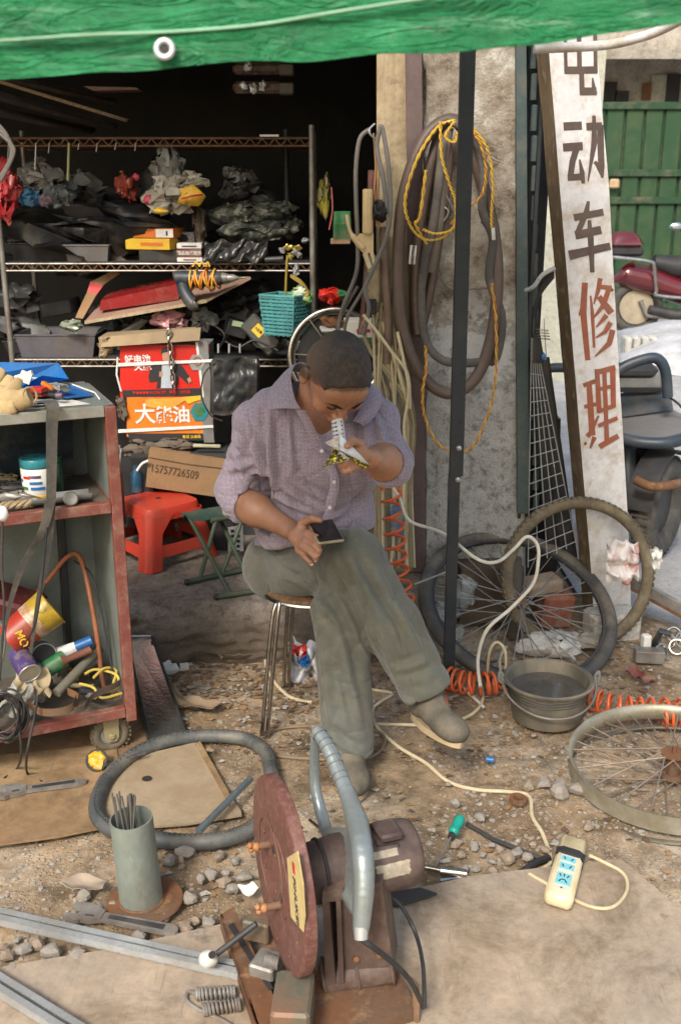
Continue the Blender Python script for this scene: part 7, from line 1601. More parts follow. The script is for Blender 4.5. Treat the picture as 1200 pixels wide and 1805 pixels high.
# red plastic stool
rs=G(283,960,STEP);
def stool():
 fl=G(288,1006,STEP); t=thing('red_plastic_stool', 'bright red plastic stool with pierced sides standing on the shop floor', 'stool',G(283,965,STEP))
 c=Vector((Y(284,960,3.86).x,3.86,STEP)); ztop=Y(284,878,3.86).z; h=ztop-STEP; W0,W1=.125,.165
 rot=Euler((0,0,R(42))).to_matrix()
 def q(x,y,z):return c+rot@Vector((x,y,z))
 def supr(a,w,e=.35):
  ca,sa=math.cos(a),math.sin(a); return(math.copysign(abs(ca)**e,ca)*w,math.copysign(abs(sa)**e,sa)*w)
 n_=64; prof=[(0,.0,.0),(.5,0,-.001),(.86,0,.0),(.97,0,-.004),(1.0,0,-.014),(1.02,0,-.034),(.985,0,-.034)]
 mb=MB(); vs=[]
 for f_,_,dz in prof:
  for k in range(n_):x,y=supr(2*PI*k/n_,W0*f_); vs.append(q(x,y,h+dz))
 fs=[(i*n_+k,i*n_+(k+1)%n_,(i+1)*n_+(k+1)%n_,(i+1)*n_+k) for i in range(len(prof)-1) for k in range(n_)]
 mb.add(vs,fs); part('seat',mb,m_redpl,t,sm=50)
 part('seat_hole',MB().lathe([(.012,0),(0,.0003)],16,q(0,0,h+.0012),(0,0,1)),m_ink,t)
 for sx_,sy_ in((-1,-1),(1,-1),(1,1),(-1,1)):
  def lf(u,v):
   z=(h-.03)*(1-u); w=W0*1.0+(W1-W0)*u; half=.085-.052*min(1,u*3)+.004*u
   s_=(v-.5)*2; ax_,ay_=sx_,sy_; rr=.026
   if abs(s_)<.4:a=s_/.4*PI/4; cx,cy=w-rr,w-rr; px_,py_=cx+rr*math.cos(PI/4-a),cy+rr*math.sin(PI/4-a)
   else:
    o_=(abs(s_)-.4)/.6*half
    px_,py_=(w-rr-o_,w) if s_<0 else(w,w-rr-o_)
   return q(px_*ax_,py_*ay_,z)
  part('leg',MB().sheet(lf,22,20,.004*sx_*sy_),m_redpl,t,sm=50)
 for k in range(4):
  a=PI/2*k; r2=Euler((0,0,a)).to_matrix(); z0=h*.30
  def sf(u,v):
   w=W0+(W1-W0)*(1-(z0-.022+v*.044)/h); x=(u-.5)*2*(w-.03); z=z0-.022+v*.044+.01*(2*u-1)**2*(v-.5)
   return c+rot@(r2@Vector((x,-w+.002,z)))
  part('cross_band',MB().sheet(sf,12,4,.004),m_redpl,t,sm=50)
  def tf(u,v):
   w=W0+(W1-W0)*.12; x=(u-.5)*2*(w-.02); z=h-.035-v*(.018+.02*(2*u-1)**4); return c+rot@(r2@Vector((x,-w+.006,z)))
  part('apron',MB().sheet(tf,16,4,.004),m_redpl,t,sm=50)
 return t
stool()
# folding camp stool with green canvas
t=thing('folding_stool', 'green canvas folding stool with crossed steel legs beside the red stool', 'folding stool',G(395,1030,STEP))
f1,f2=G(330,1026,STEP+.012),G(440,1002,STEP+.012); g1,g2=G(382,1052,STEP+.012),G(500,1034,STEP+.012)
part('foot_bar',MB().tube([f1,f2],.011,14),m_green,t); part('foot_bar',MB().tube([g1,g2],.011,14),m_green,t)
for e in(f1,g1):part('end_cap',MB().ball(e,.0125,n=12),m_black,t)
ta,tb=Y(322,908,3.72),Y(372,918,3.62); d1=(f2-f1)*.95
part('seat_bar',MB().tube([ta,ta+d1],.009,12),m_green,t); part('seat_bar',MB().tube([tb,tb+d1],.009,12),m_green,t)
for e in(.03,.62):
 part('cross_leg',MB().tube([f1.lerp(f2,.18+e*.6),tb+d1*(.06+e*.8)],.008,12),m_green,t); part('cross_leg',MB().tube([g1.lerp(g2,.18+e*.6),ta+d1*(.06+e*.8)],.008,12),m_green,t)
mb=MB().sheet(lambda u,v:(ta+(tb-ta)*u)+d1*v+Vector((0,0,.010-.02*math.sin(u*PI)+.004*N3(u*4,v*6))),14,20,.003); part('canvas_seat',mb,m_canvas,t,sm=60)
a=Y(402,990,3.9); t=thing('printed_small_carton', 'small dark carton with a white patterned face beside the folding stool', 'carton',a)
part('front',MB().prism([Y(402,990,3.9),Y(430,987,3.9),Y(428,925,3.9),Y(402,930,3.9)],(0,.003,0)),m_white,t,sm=0); part('carton',MB().box(Y(386,955,3.975),(.12,.14,.14)),m_ink,t,sm=0)
for i in range(2):
 for j in range(6):part('pattern_dot',MB().box(Y(410+10*i,936+9*j,3.898),(.014,.001,.012)),m_ink,t,sm=0)
mb=lump(Y(322,925,4.05),.03,18,(1,.8,.8),131,.5); solo('netted_ball',mb,m_greybox, 'greyish knotted bundle seen through the gap behind the red stool', 'bundle',sm=60)
Y_=Y
def Y(px,py,y):return Y_(px,py,y+.13 if y>3.37 else y)
# PILLAR SIDE: TUBES, WIRES, HOLDER
def tubes(name,label,cat_,paths,r,m_,k=8,n=8,closed=False,flat=None,group=None,pname='strand'):
 if len(paths)==1:return solo(name,MB().tube(smooth_path([Y(*p) for p in paths[0]],k,closed),r,n,closed=closed,flat=flat),m_,label,cat_,group)
 t_=thing(name,label,cat_,Y(*paths[0][0]),group)
 for p in paths:part(pname,MB().tube(smooth_path([Y(*q) for q in p],k,closed),r,n,closed=closed,flat=flat),m_,t_)
 return t_
tubes('brown_inner_tube', 'large brown inner tube hanging from the nail on the concrete pillar', 'inner tube',[[(785,213,3.50),(745,250,3.48),(712,340,3.46),(702,450,3.45),(706,560,3.44),(735,650,3.44),(785,693,3.43),(835,670,3.44),(864,600,3.45),(876,500,3.46),(868,400,3.48),(840,290,3.5),(815,225,3.5)]],.021,m_tubebrown,8,14,True)
tubes('brown_inner_tube', 'narrower brown inner tube hanging inside the large one behind the black post', 'inner tube',[[(778,228,3.53),(757,300,3.51),(738,420,3.50),(732,520,3.49),(738,590,3.48),(760,500,3.5),(778,380,3.51),(790,280,3.52)]],.017,m_tubebrown,7,12,True)
tubes('grey_inner_tube', 'flattened grey inner tube looping to a twist at the right of the pillar', 'inner tube',[[(790,210,3.48),(835,240,3.47),(852,300,3.46),(850,370,3.455),(868,420,3.45),(862,490,3.45),(884,560,3.45),(876,625,3.45),(862,640,3.455)],[(862,636,3.44),(820,640,3.44),(778,634,3.45),(750,600,3.46),(742,530,3.47),(748,460,3.47),(762,400,3.48),(772,330,3.49),(780,250,3.49)]],.015,m_rubtube,8,12,flat=.55,pname='tube_run')
tubes('rubber_lining', 'grey rubber lining strip hanging in the middle of the pillar bundle', 'rubber strip',[[(790,225,3.50),(778,300,3.5),(772,400,3.49),(757,480,3.49)]],.018,mat('tan_grey_rubber',(.17,.14,.11),(.12,.10,.085),rough=.7),7,10,flat=.4)
tubes('steel_hooks', 'cluster of small steel hooks and wire hanging against the pillar', 'hooks',[[(773,330,3.5),(786,345,3.5),(800,372,3.5)],[(772,360,3.5),(790,372,3.49),(780,390,3.49),(772,375,3.49)],[(846,390,3.55),(868,412,3.55)],[(845,260,3.5),(862,275,3.5),(880,286,3.48)],[(775,440,3.5),(772,458,3.5),(758,465,3.5),(770,480,3.52),(795,508,3.54),(860,508,3.54)]],.0035,m_steel)
def twist(pts,yy,seed=0):
 out=[[],[]]; P=smooth_path([Y(x,y,yy) for x,y in pts],16)
 for i,p in enumerate(P):
  a=i*.8
  for s_ in(0,1):out[s_].append(p+Vector((math.cos(a+PI*s_)*.0034,-.004+math.sin(a+PI*s_)*.0034,math.sin(a+s_*PI)*.002)))
 return out
t=thing('twisted_wire_coil', 'yellow and orange twisted wire hung in big loops over the pillar nail', 'wire coil',Y(790,420,3.4))
for pts,yy in(([(800,212),(770,225),(735,280),(714,350),(722,395),(745,420),(775,420),(800,400)],3.42),([(776,215),(778,275),(792,325),(802,355),(800,400),(770,412),(745,405)],3.41),([(820,220),(845,250),(856,300),(848,345),(820,368),(795,395)],3.42),([(830,222),(858,262),(868,320),(866,370),(866,400)],3.43),([(866,500),(873,560),(874,640),(868,700),(850,755),(828,790),(800,795),(770,780),(748,735),(744,690),(750,650),(749,610)],3.41),([(800,215),(785,240),(800,250),(806,232)],3.41),([(750,300),(740,380),(732,395),(752,430)],3.45)):
 for s_,P in enumerate(twist(pts,yy)):part('strand',MB().tube(P,.0027,6),(m_yellow,m_yellow if len(pts)%3 else m_orwire)[s_],t)
for x,y,w,h,r_,lab_,pp in((727,449,.022,.062,.08, 'printed white barcode tag stuck on the large brown inner tube',True),(869,412,.012,.04,-.1, 'small white tag on the grey inner tube',False)):
 c=Y(x,y,3.422); tg=thing('paper_tag',lab_, 'tag',c); part('tag',MB().box(c,(w,.002,h),rot=(0,r_,0)),m_paper,tg,sm=0)
 if pp:part('lettering',MB().text('900S665B006',.013,frame(c+Vector((0,-.0016,0)),Vector((-.08,0,-1)),(0,-1,0)),.03),m_ink,tg,sm=0)
mb=MB().lathe([(.007,0),(.005,.06),(0,.061)],10,Y(783,218,3.58),(-.1,-1,.25)); solo('wall_nail',mb,m_rust, 'big rusty nail in the pillar top carrying the tubes and wires', 'nail')
t=thing('welding_holder', 'beige electrode holder with fluted grip hanging on grey cable at the plank', 'electrode holder',Y(648,445,3.42))
hx=lambda x,y,d=0:Y(x,y,3.42+d)
mb=MB();
for k in range(14):a=2*PI*k/14; mb.cyl(hx(648,334)+Vector((math.cos(a)*.013,math.sin(a)*.013,0)),hx(648,410)+Vector((math.cos(a)*.014,math.sin(a)*.014,0)),.0038,n=6)
part('fluted_grip',mb,m_beige,t); part('core',MB().cyl(hx(648,333),hx(648,412),.0135,n=14),m_beige,t)
part('body',MB().prism([hx(634,412),hx(658,410),hx(658,446),hx(640,446),(hx(626,432)),(hx(628,418))],(0,.02,0)),m_beige,t,sm=30)
part('lever',MB().tube(smooth_path([hx(611,378),hx(616,405),hx(628,425),hx(640,438)],6),[.006]*9+[.010]*10,10),m_beige,t)
part('jaw',MB().tube([hx(643,446),hx(652,472)],.009,10),m_cream_pl,t); part('jaw',MB().tube([hx(655,446),hx(662,470)],.007,10),m_cream_pl,t)
tubes('holder_cable', 'thick grey welding cable looping from the hook past the beige holder', 'cable',[[(652,228,3.44),(634,245,3.43),(627,300,3.43),(628,370,3.43),(630,420,3.43),(628,480,3.43),(605,540,3.45),(590,600,3.5)],[(668,226,3.43),(674,228,3.43),(684,290,3.42),(688,360,3.42),(680,420,3.41),(655,480,3.41),(643,510,3.41),(650,545,3.42),(640,590,3.44)],[(670,226,3.43),(664,260,3.43),(676,320,3.42),(682,375,3.42)]],.0075,m_greycable,pname='cable_run')
tubes('hook_wire', 'bent bright hook at the plank top holding the grey cable', 'hook',[[(660,218,3.42),(651,228,3.41),(653,238,3.41),(662,245,3.43)]],.003,m_galv)
tubes('copper_leads', 'thin copper coloured leads tied beside the beige holder', 'cable',[[(658,235,3.45),(662,290,3.44),(660,340,3.44),(664,400,3.43)],[(664,240,3.45),(668,300,3.44),(664,350,3.44),(670,400,3.43)]],.0035,mat('copper_lead',(.42,.22,.10),rough=.5))
mb=lump(Y(668,372,3.42),.030,20,(.8,.7,1.1),140,.5,3); solo('black_plug_knot',mb,m_black, 'black knotted connector beside the beige electrode holder', 'connector',sm=60)
tubes('maroon_hose', 'dusty maroon hose running down the left of the plank', 'hose',[[(655,300,3.50),(652,400,3.50),(646,500,3.49),(640,560,3.48),(636,590,3.47)]],.013,m_maroon,n=12)
tubes('pipe_sleeve', 'long brown dusty rubber sleeve hanging down beside the plank', 'hose',[[(676,400,3.46),(678,480,3.45),(684,560,3.45),(682,640,3.46)]],.014,mat('brown_dusty_sleeve',(.14,.085,.06),(.2,.15,.11),rough=.7),n=12)
rr_=random.Random(11); t=thing('cable_bundle', 'thick curtain of dirty cream and olive cables hanging down the plank', 'cables',Y(690,800,3.46))
cm=[m_cream_wire,mat('olive_dirty_cable',(.27,.24,.15),(.2,.18,.11),rough=.6),mat('tan_dirty_cable',(.46,.38,.24),(.36,.29,.17),rough=.6),m_greycable]
for k in range(26):
 x=650+rr_.random()*62; x2=664+rr_.random()*66; y0=440+rr_.random()*150
 pts=[(x,y0,3.50-rr_.random()*.05),(x+rr_.uniform(-9,9),560+rr_.random()*60,3.47),(x2+rr_.uniform(-10,10),720,3.47-rr_.random()*.05),(x2+rr_.uniform(-5,5),860,3.46),(x2+rr_.uniform(-6,6),1000,3.46)]
 part('cable',MB().tube(smooth_path([Y(*p) for p in pts],5),.0035+rr_.random()*.0045,7),cm[(k*7)%4 if k%5 else 2],t)
for pts in([(700,585,3.42),(712,640,3.41),(720,690,3.41),(712,750,3.42),(716,800,3.42)],[(640,555,3.42),(668,590,3.42),(690,620,3.42),(718,660,3.41),(722,720,3.42)],[(605,605,3.46),(612,560,3.45),(640,510,3.44),(648,480,3.44)],[(596,612,3.46),(600,560,3.46),(630,505,3.44)]):part('cable',MB().tube(smooth_path([Y(*p) for p in pts],6),.0058,7),m_cream_wire if pts[0][0]>615 else m_greycable,t)
mb=MB().box(Y(658,492,3.47),(.045,.015,.16),rot=(0,.02,0),bev=.003); solo('wooden_socket_board',mb,m_plank, 'short wooden board with a socket below the beige holder', 'board')
mb=MB().box(Y(655,540,3.455),(.03,.02,.05),bev=.003); solo('black_socket',mb,m_black, 'black wall socket on the short wooden board', 'socket')
t=thing('blue_paint_rag', 'blue stained rag hanging behind the orange coiled hose', 'rag',Y(700,910,3.44)); part('rag',MB().sheet(lambda u,v:Y(688+22*u,888+55*v,3.43)+Vector((0,-.006*math.sin(u*9+v*4),0)),8,8,.002),mat('blue_stain',(.04,.13,.30),(.35,.34,.25),rough=.8,scale=30),t)
def helix(axis_pts,turns,r,wr,k=14):
 P=smooth_path(axis_pts,10); N=int(turns*k); out=[]
 for i in range(N+1):
  t_=i/N*(len(P)-1); j=min(len(P)-2,int(t_)); p=P[j].lerp(P[j+1],t_-j); ax_=(P[j+1]-P[j]).normalized()
  u=ax_.orthogonal().normalized() if abs(ax_.z)>.7 else Vector((0,0,1)).cross(ax_).normalized(); w=ax_.cross(u); a=2*PI*i/k
  rr=r[0]+(r[1]-r[0])*i/N if isinstance(r,tuple) else r
  out.append(p+u*math.cos(a)*rr+w*math.sin(a)*rr)
 return out
t=thing('coiled_air_hose', 'orange spiral air hose hanging down the plank behind the man and over the ground', 'air hose',G(720,1190))
H1=helix([Y(688,858,3.36),Y(694,930,3.36),Y(702,1000,3.35),Y(714,1065,3.33)],8.2,.034,.005)
part('hanging_coil',MB().tube(H1,.0052,8),m_orange,t)
part('connecting_run',MB().tube(smooth_path([H1[-1],Y(718,1085,3.30),Y(735,1130,3.26),G(765,1166,.03),G(788,1180,.03)],8),.0052,8),m_orange,t)
part('lying_coil',MB().tube(helix([G(790,1195,.042),G(830,1205,.042),G(874,1204,.042)],7,.036,.005),.0052,8),m_orange,t)
part('lying_coil',MB().tube(helix([G(1040,1232,.030),G(1090,1245,.034),G(1150,1250,.036),G(1225,1252,.036)],9.5,.034,.005),.0052,8),m_orange,t)
part('connecting_run',MB().tube(smooth_path([G(876,1200,.03),G(890,1215,.006),G(1000,1240,.006),G(1040,1238,.03)],8),.0052,8),m_orange,t)
part('lying_coil',MB().tube(helix([G(1165,1262,.04),G(1240,1262,.04)],6,.036,.005),.0052,8),m_orange,t)
mb=MB().tube([Y(730,1030,3.3),Y(800,1003,3.34)],.004,8); solo('thin_rod',mb,m_steel, 'thin steel rod sticking out sideways behind the man knee', 'rod')
tubes('white_flex', 'white flex draped from the plank over the spoked wheel to the ground', 'cable',[[(690,856,3.36),(705,880,3.34),(722,918,3.30),(780,940,3.22),(840,985,3.1),(876,990,3.12),(905,968,3.18),(928,946,3.2),(946,960,3.2),(948,990,3.18),(938,1030,3.16),(900,1072,3.12),(858,1110,3.08),(842,1160,3.06),(846,1210,2.98)]],.0058,m_white_wire)
t=thing('cream_mains_cable', 'long cream mains cable snaking across the dirt from the post to the socket block', 'cable',G(800,1380))
g_=lambda pts,h=.008:[G(x,y,h+gz(G(x,y).x,G(x,y).y)) for x,y in pts]
part('cable_run',MB().tube(smooth_path(g_([(846,1200),(850,1235),(826,1262),(770,1277),(700,1277),(656,1276),(640,1274)]),8),.0052,8),m_cream_wire,t)
part('cable_run',MB().tube(smooth_path(g_([(790,1190),(826,1222),(852,1246)]),8),.0052,8),m_white_wire,t)
part('cable_run',MB().tube(smooth_path(g_([(650,1215),(690,1222),(672,1236),(657,1250),(662,1278),(700,1315),(750,1345),(790,1378),(840,1392),(900,1396),(932,1404),(938,1440),(956,1470),(970,1515),(958,1530),(932,1540)]),8),.0054,8),m_cream_wire,t)
part('cable_run',MB().tube(smooth_path(g_([(890,1220),(880,1165),(892,1140)],.05)+[],8),.005,8),m_cream_wire,t)
part('cable_run',MB().tube(smooth_path([G(858,1195,.02),Y(862,1150,3.1),Y(875,1132,3.1),Y(890,1150,3.08),G(890,1205,.03)],8),.005,8),m_cream_wire,t)
t=thing('tan_cable_loop', 'tan cable looping on the ground round the stool legs', 'cable',G(480,1300)); part('cable_run',MB().tube(smooth_path(g_([(550,1238),(510,1228),(480,1196),(468,1160),(490,1142),(512,1160)]),8),.0058,8),m_cream_wire,t)
part('cable_run',MB().tube(smooth_path(g_([(455,1305),(490,1285),(540,1280),(600,1278),(655,1285),(678,1300),(668,1325),(630,1340),(560,1338),(500,1334),(470,1328)]),8),.0050,8),mat('tan_brown_cable',(.26,.19,.12),(.2,.15,.1),rough=.6),t)
for pts in([(640,1228),(668,1240),(650,1260)],[(630,1262),(655,1238),(690,1245)],[(1085,960),(1090,962),(1095,965)]):pass
Y=Y_
# WHEELS
def wheel(name,label,cat_,c,nrm,R0,tyre_r,m_t,spokes=0,hub=None,rim_m=None,tread=0,rim_r=None,hubr=.018,hubw=.04,spm=None,spr=.0017,rimw=.010):
 c=Vector(c); nrm=Vector(nrm).normalized(); q=Vector((0,0,1)).rotation_difference(nrm).to_matrix(); t_=thing(name,label,cat_,c)
 if tyre_r:
  ty=part('tyre',MB().ring(c,nrm,R0,tyre_r,96,14,flat=.92),m_t,t_)
  if tread:
   mb=MB()
   for k in range(tread):
    a=2*PI*k/tread
    for s_,b_ in((-1,.0),(1,PI/tread),(0,PI/tread*.5)):
     an1=a+b_; rr=R0+tyre_r*(.84 if s_ else .95); p=q@Vector((math.cos(an1)*rr,math.sin(an1)*rr,s_*tyre_r*.55)); mb.box(c+p,(.005,.012 if s_ else .009,tyre_r*.6),rot=q@Euler((0,0,an1)).to_matrix()@Euler((s_*.35,0,0)).to_matrix())
   part('tread',mb,m_t,ty,kind='stuff')
 if rim_m:
  rr=rim_r or(R0-tyre_r*.9)
  part('rim',MB().lathe([(rr,-rimw),(rr-.010,-rimw*.8),(rr-.012,0),(rr-.010,rimw*.8),(rr,rimw),(rr-.003,0)],96,c,nrm,closed=True),rim_m,t_,sm=60)
 else:rr=R0-tyre_r
 if spokes:
  hb=MB().lathe([(0,-hubw-.02),(.006,-hubw-.02),(.006,-hubw),(hubr,-hubw),(hubr,-hubw+.004),(hubr*.55,-hubw+.008),(hubr*.55,hubw-.008),(hubr,hubw-.004),(hubr,hubw),(.006,hubw),(.006,hubw+.02),(0,hubw+.02)],24,c,nrm); part('hub',hb,hub or m_rust,t_)
  for k in range(spokes):
   side=-1 if k%2 else 1; a=2*PI*k/spokes; off=(.62 if(k//2)%2 else-.62)
   p0=c+q@Vector((math.cos(a+off)*hubr*.9,math.sin(a+off)*hubr*.9,side*(hubw-.002))); p1=c+q@Vector((math.cos(a)*(rr-.010),math.sin(a)*(rr-.010),0))
   part('spoke',MB().tube([p0,p1],spr,5),spm or m_dark,t_)
 return t_
R1=.343; T1=R(28); ga=math.radians(-9)
cw=Y(913,1068,3.44); n1=Vector((math.sin(R(8)),-math.sin(T1),math.cos(T1))).normalized()
wheel('bicycle_wheel', 'spoked bicycle wheel with worn black tyre leaning low behind the black post', 'wheel',cw,n1,R1,.024,mat('worn_black_tyre',(.055,.055,.053),(.085,.082,.075),rough=.7,scale=9,dirt=(.25,.21,.16),damt=.65,bump=.3),36,m_rust,m_dark,hubr=.022,hubw=.035,spm=m_greybox,spr=.0022)
cw2=Y(1018,1014,3.50); n2=Vector((.12,-1,.22)).normalized()
wheel('muddy_tyre', 'mud caked knobbly tyre without spokes standing against the white sign', 'tyre',cw2,n2,.267,.022,m_mudtyre,0,tread=76)
cr=G(1186,1347,.05); n3=Vector((-.05,-.03,1)).normalized()
t=wheel('bare_wheel', 'bare bicycle wheel of mud stained rim and rusty spokes lying at the right edge', 'wheel',cr,n3,.33,0,None,36,m_rust,mat('mud_stained_rim',(.42,.40,.33),(.30,.27,.20),rough=.4,metal=.5,scale=16,dirt=(.24,.2,.12),damt=.6),rim_r=.290,hubr=.036,hubw=.038,spm=mat('rusty_bright_spokes',(.38,.30,.24),rough=.45,metal=.6,bump=0),spr=.0024,rimw=.026)
mb=MB().ring(cr+Vector((-.004,-.01,-.045)),(-.10,.0,1),.294,.007,90,8); solo('lower_rim',mb,mat('dark_rim',(.18,.17,.14),rough=.4,metal=.6), 'darker second rim lying under the bare spoked wheel', 'rim')
def GT(pts,h):return[G(x,y,h) for x,y in pts]
P=smooth_path(GT([(170,1425),(190,1372),(245,1325),(330,1300),(420,1300),(465,1322),(478,1360),(482,1400),(455,1450),(400,1478),(320,1484),(240,1472),(190,1458)],.022),9,True)
t=thing('bicycle_tyre', 'black slick tyre lying on the ground across the cardboard by the cart', 'tyre',G(330,1390)); part('tyre',MB().tube(P,.021,14,closed=True),mat('slick_tyre',(.05,.058,.062),(.085,.09,.09),rough=.55,scale=8,dirt=(.24,.22,.18),damt=.6,bump=.25),t)
mb=MB()
for i in range(0,len(P),1):
 p=P[i]; d=(P[(i+1)%len(P)]-p).normalized(); s_=Vector((0,0,1)).cross(d)
 mb.tube([p+Vector((0,0,.0212))+s_*-.006,p+d*.008+Vector((0,0,.0216)),p+Vector((0,0,.0212))+s_*.006],.0012,4)
part('tread_pattern',mb,mat('tread_line',(.045,.05,.052),rough=.8),t,kind='stuff')
mb=MB().tube(GT([(350,1465),(442,1372)],.045),.0095,8); solo('blue_grey_lever',mb,mat('blue_grey_bar',(.20,.25,.28),(.14,.17,.19),rough=.4,metal=.5,dirt=(.3,.27,.2),damt=.4), 'blue grey metal bar laid across the black tyre', 'bar')
t=thing('wire_mesh_basket', 'dark wire mesh panel leaning between the steel rail and the sign', 'mesh panel',G(960,1060,.05))
TL,TR,BL,BR2=Y(936,595,3.62),Y(944,600,3.62),Y(930,1000,3.66),Y(1015,960,3.66)
for k in range(6):part('upright_wire',MB().tube([TL.lerp(TR,k/5),BL.lerp(BR2,k/5)],.0022,5),m_galv,t)
for k in range(17):
 v=(k+.5)/17; part('cross_wire',MB().tube([TL.lerp(BL,v)+Vector((0,-.003,0)),TR.lerp(BR2,v)+Vector((0,-.003,-.01))],.0018,5),m_galv,t)
for k,(x0,x1,w_) in enumerate(((940,965,.022),(950,985,.018),(958,1002,.02),(945,1000,.015))):
 mb=MB().tube([Y(x0,615+k*8,3.7),Y(x1+6,960+k*12,3.72)],w_,10,flat=.5); solo('black_strip',mb,m_black,('leftmost', 'second', 'third', 'rightmost')[k]+' black rubber profile leaning behind the wire mesh panel', 'strip',group='black profiles behind the mesh panel')
mb=MB().box(Y(952,900,3.86),(.13,.06,.75),rot=(0,-.04,0)); solo('black_backing',mb,m_black, 'black board standing behind the wire mesh panel', 'board')
t=thing('hanging_cables', 'fan of thin black cables bending over a bright bracket left of the sign', 'cables',Y(950,600,3.6))
for k in range(7):part('cable',MB().tube(smooth_path([Y(976,470+3*k,3.55),Y(960-k,486+5*k,3.56),Y(948-1.5*k+2,520+4*k,3.57),Y(942+k,580,3.58),Y(940+3*k,640,3.58)],6),.0035,6),m_black,t)
for k in range(4):part('thin_wire',MB().ring(Y(955+k,582+5*k,3.57),(.1,.2,1),.022,.0012,24,5),m_steel,t)
part('thin_wire',MB().tube(smooth_path([Y(958,560,3.56),Y(960,600,3.56),Y(962,632,3.56),Y(954,630,3.56)],5),.0015,5),m_steel,t)
tubes('bright_bracket', 'bright bent tube bracket beside the slotted rail', 'bracket',[[(926,512,3.58),(940,505,3.56),(955,485,3.55),(978,472,3.54)]],.008,m_galv)
mb=MB().ball(Y(958,629,3.55),.010,(.8,.5,1.2),12); solo('blue_tag',mb,m_bluecap, 'small blue plastic tag on the thin wire beside the sign', 'tag')
mb=MB().box(Y(975,1070,3.64)-Vector((0,0,.0)),(.13,.11,.14),rot=(.1,.08,.25),bev=.012); o=solo('red_brick',mb,m_brick, 'broken red brick block standing behind the spoked wheel', 'brick')
mb=MB().box(Y(955,1030,3.64),(.14,.10,.055),rot=(.05,-.12,.2),bev=.012); solo('mortar_slab',mb,m_stone2, 'sandy broken slab on top of the red brick behind the wheel', 'slab')
mb=lump(G(975,1135,.03),.085,26,(1.4,.9,.5),151,.3); solo('plaster_lump',mb,m_concblock, 'whitish plaster lump on the ground inside the spoked wheel', 'rubble',sm=50)
mb=lump(G(1035,1130,.03),.045,20,(1.3,.9,.6),152,.35); solo('grey_rubble_lump',mb,m_stone, 'grey rubble lump right of the whitish plaster lump', 'rubble',sm=50)
mb=MB().box(Y(860,1040,3.66),(.24,.12,.22),rot=(0,0,.1)); solo('dark_wood_block',mb,mat('dark_wood_block',(.07,.05,.035),(.10,.075,.055),rough=.9), 'dark wooden block behind the wheel at the pillar foot', 'block')
mb=MB().cyl(G(905,1120,.0),Y(905,985,3.5),.03,n=14); solo('grey_stump',mb,mat('dark_grey_pipe',(.10,.09,.08),rough=.8), 'short dark upright pipe stump at the pillar foot behind the wheel', 'pipe')
for k,(px,py,r_,sc) in enumerate(((815,1045,.055,(.8,.8,1.2)),(780,1080,.045,(1.3,.8,.8)),(806,1115,.03,(.9,.8,1)))):
 mb=lump(Y(px,py,3.42),r_,22,sc,160+k,.35,2.2); solo('clear_plastic_bottle',mb,m_bottle,('crumpled clear plastic bottle upright behind the wheel rim', 'crushed clear plastic bottle lying left of the upright one', 'small clear plastic piece below the crushed bottles')[k], 'bottle',sm=60)
def crumple(name,label,cat_,px,py,yy,w,h,m_,seed=0,n_=26,amp=.012):
 def fn(u,v):
  p=Y(px+(u-.5)*w+6*N3(u*3,v*3,seed),py+(v-.5)*h+6*N3(u*3,v*3,seed+9),yy); return p+Vector((0,amp*2.4*N3(u*4,v*4,seed+3),amp*N3(u*5,v*5,seed+5)))
 return solo(name,MB().sheet(fn,n_,n_,.0015),m_,label,cat_,sm=70)
crumple('red_white_bag', 'torn red and white printed plastic bag hooked at the foot of the sign', 'plastic bag',1096,990,3.46,56,70,mat('red_white_film',(.74,.70,.70),(.55,.26,.24),rough=.35,scale=9,contrast=(.52,.56)),4,amp=.016)
crumple('white_scrap_bag', 'white end of plastic sticking out right of the muddy tyre', 'plastic scrap',1156,985,3.36,16,34,m_white,8,10)
crumple('printed_carrier_bag', 'white carrier bag with blue and red print lying behind the stool leg', 'carrier bag',540,1165,3.18,62,66,mat('white_carrier_film',(.62,.62,.64),(.48,.48,.50),rough=.35,scale=9,bump=.8,bscale=30),14,amp=.035)
crumple('bag_red_corner', 'dark red corner patch of the carrier bag behind the stool leg', 'bag patch',528,1146,3.15,24,18,m_redprint,15,10); crumple('bag_blue_print', 'blue lettered patch on the carrier bag behind the stool leg', 'bag patch',535,1165,3.145,18,20,m_bluecap,16,10)
t=thing('steel_clutter', 'bright clamps and machine parts heaped at the right below the steel bar', 'metal parts',G(1165,1150))
part('block',MB().box(G(1143,1155,.025),(.10,.05,.045),rot=(0,0,-.1),bev=.003),m_steel,t); part('white_part',MB().box(G(1138,1130,.06),(.03,.03,.05),rot=(0,0,.2),bev=.004),m_white,t); part('dark_arm',MB().tube([G(1150,1138,.03),Y(1165,1112,3.3),Y(1180,1118,3.3)],.012,8),m_dark,t)
for k,(px,py) in enumerate(((1176,1130),(1192,1140),(1186,1118),(1200,1128),(1165,1148))):part('clamp_ring',MB().ring(G(px,py,.03),(.3*(k-2),-1,.5),.026,.0042,26,6),m_chrome,t)
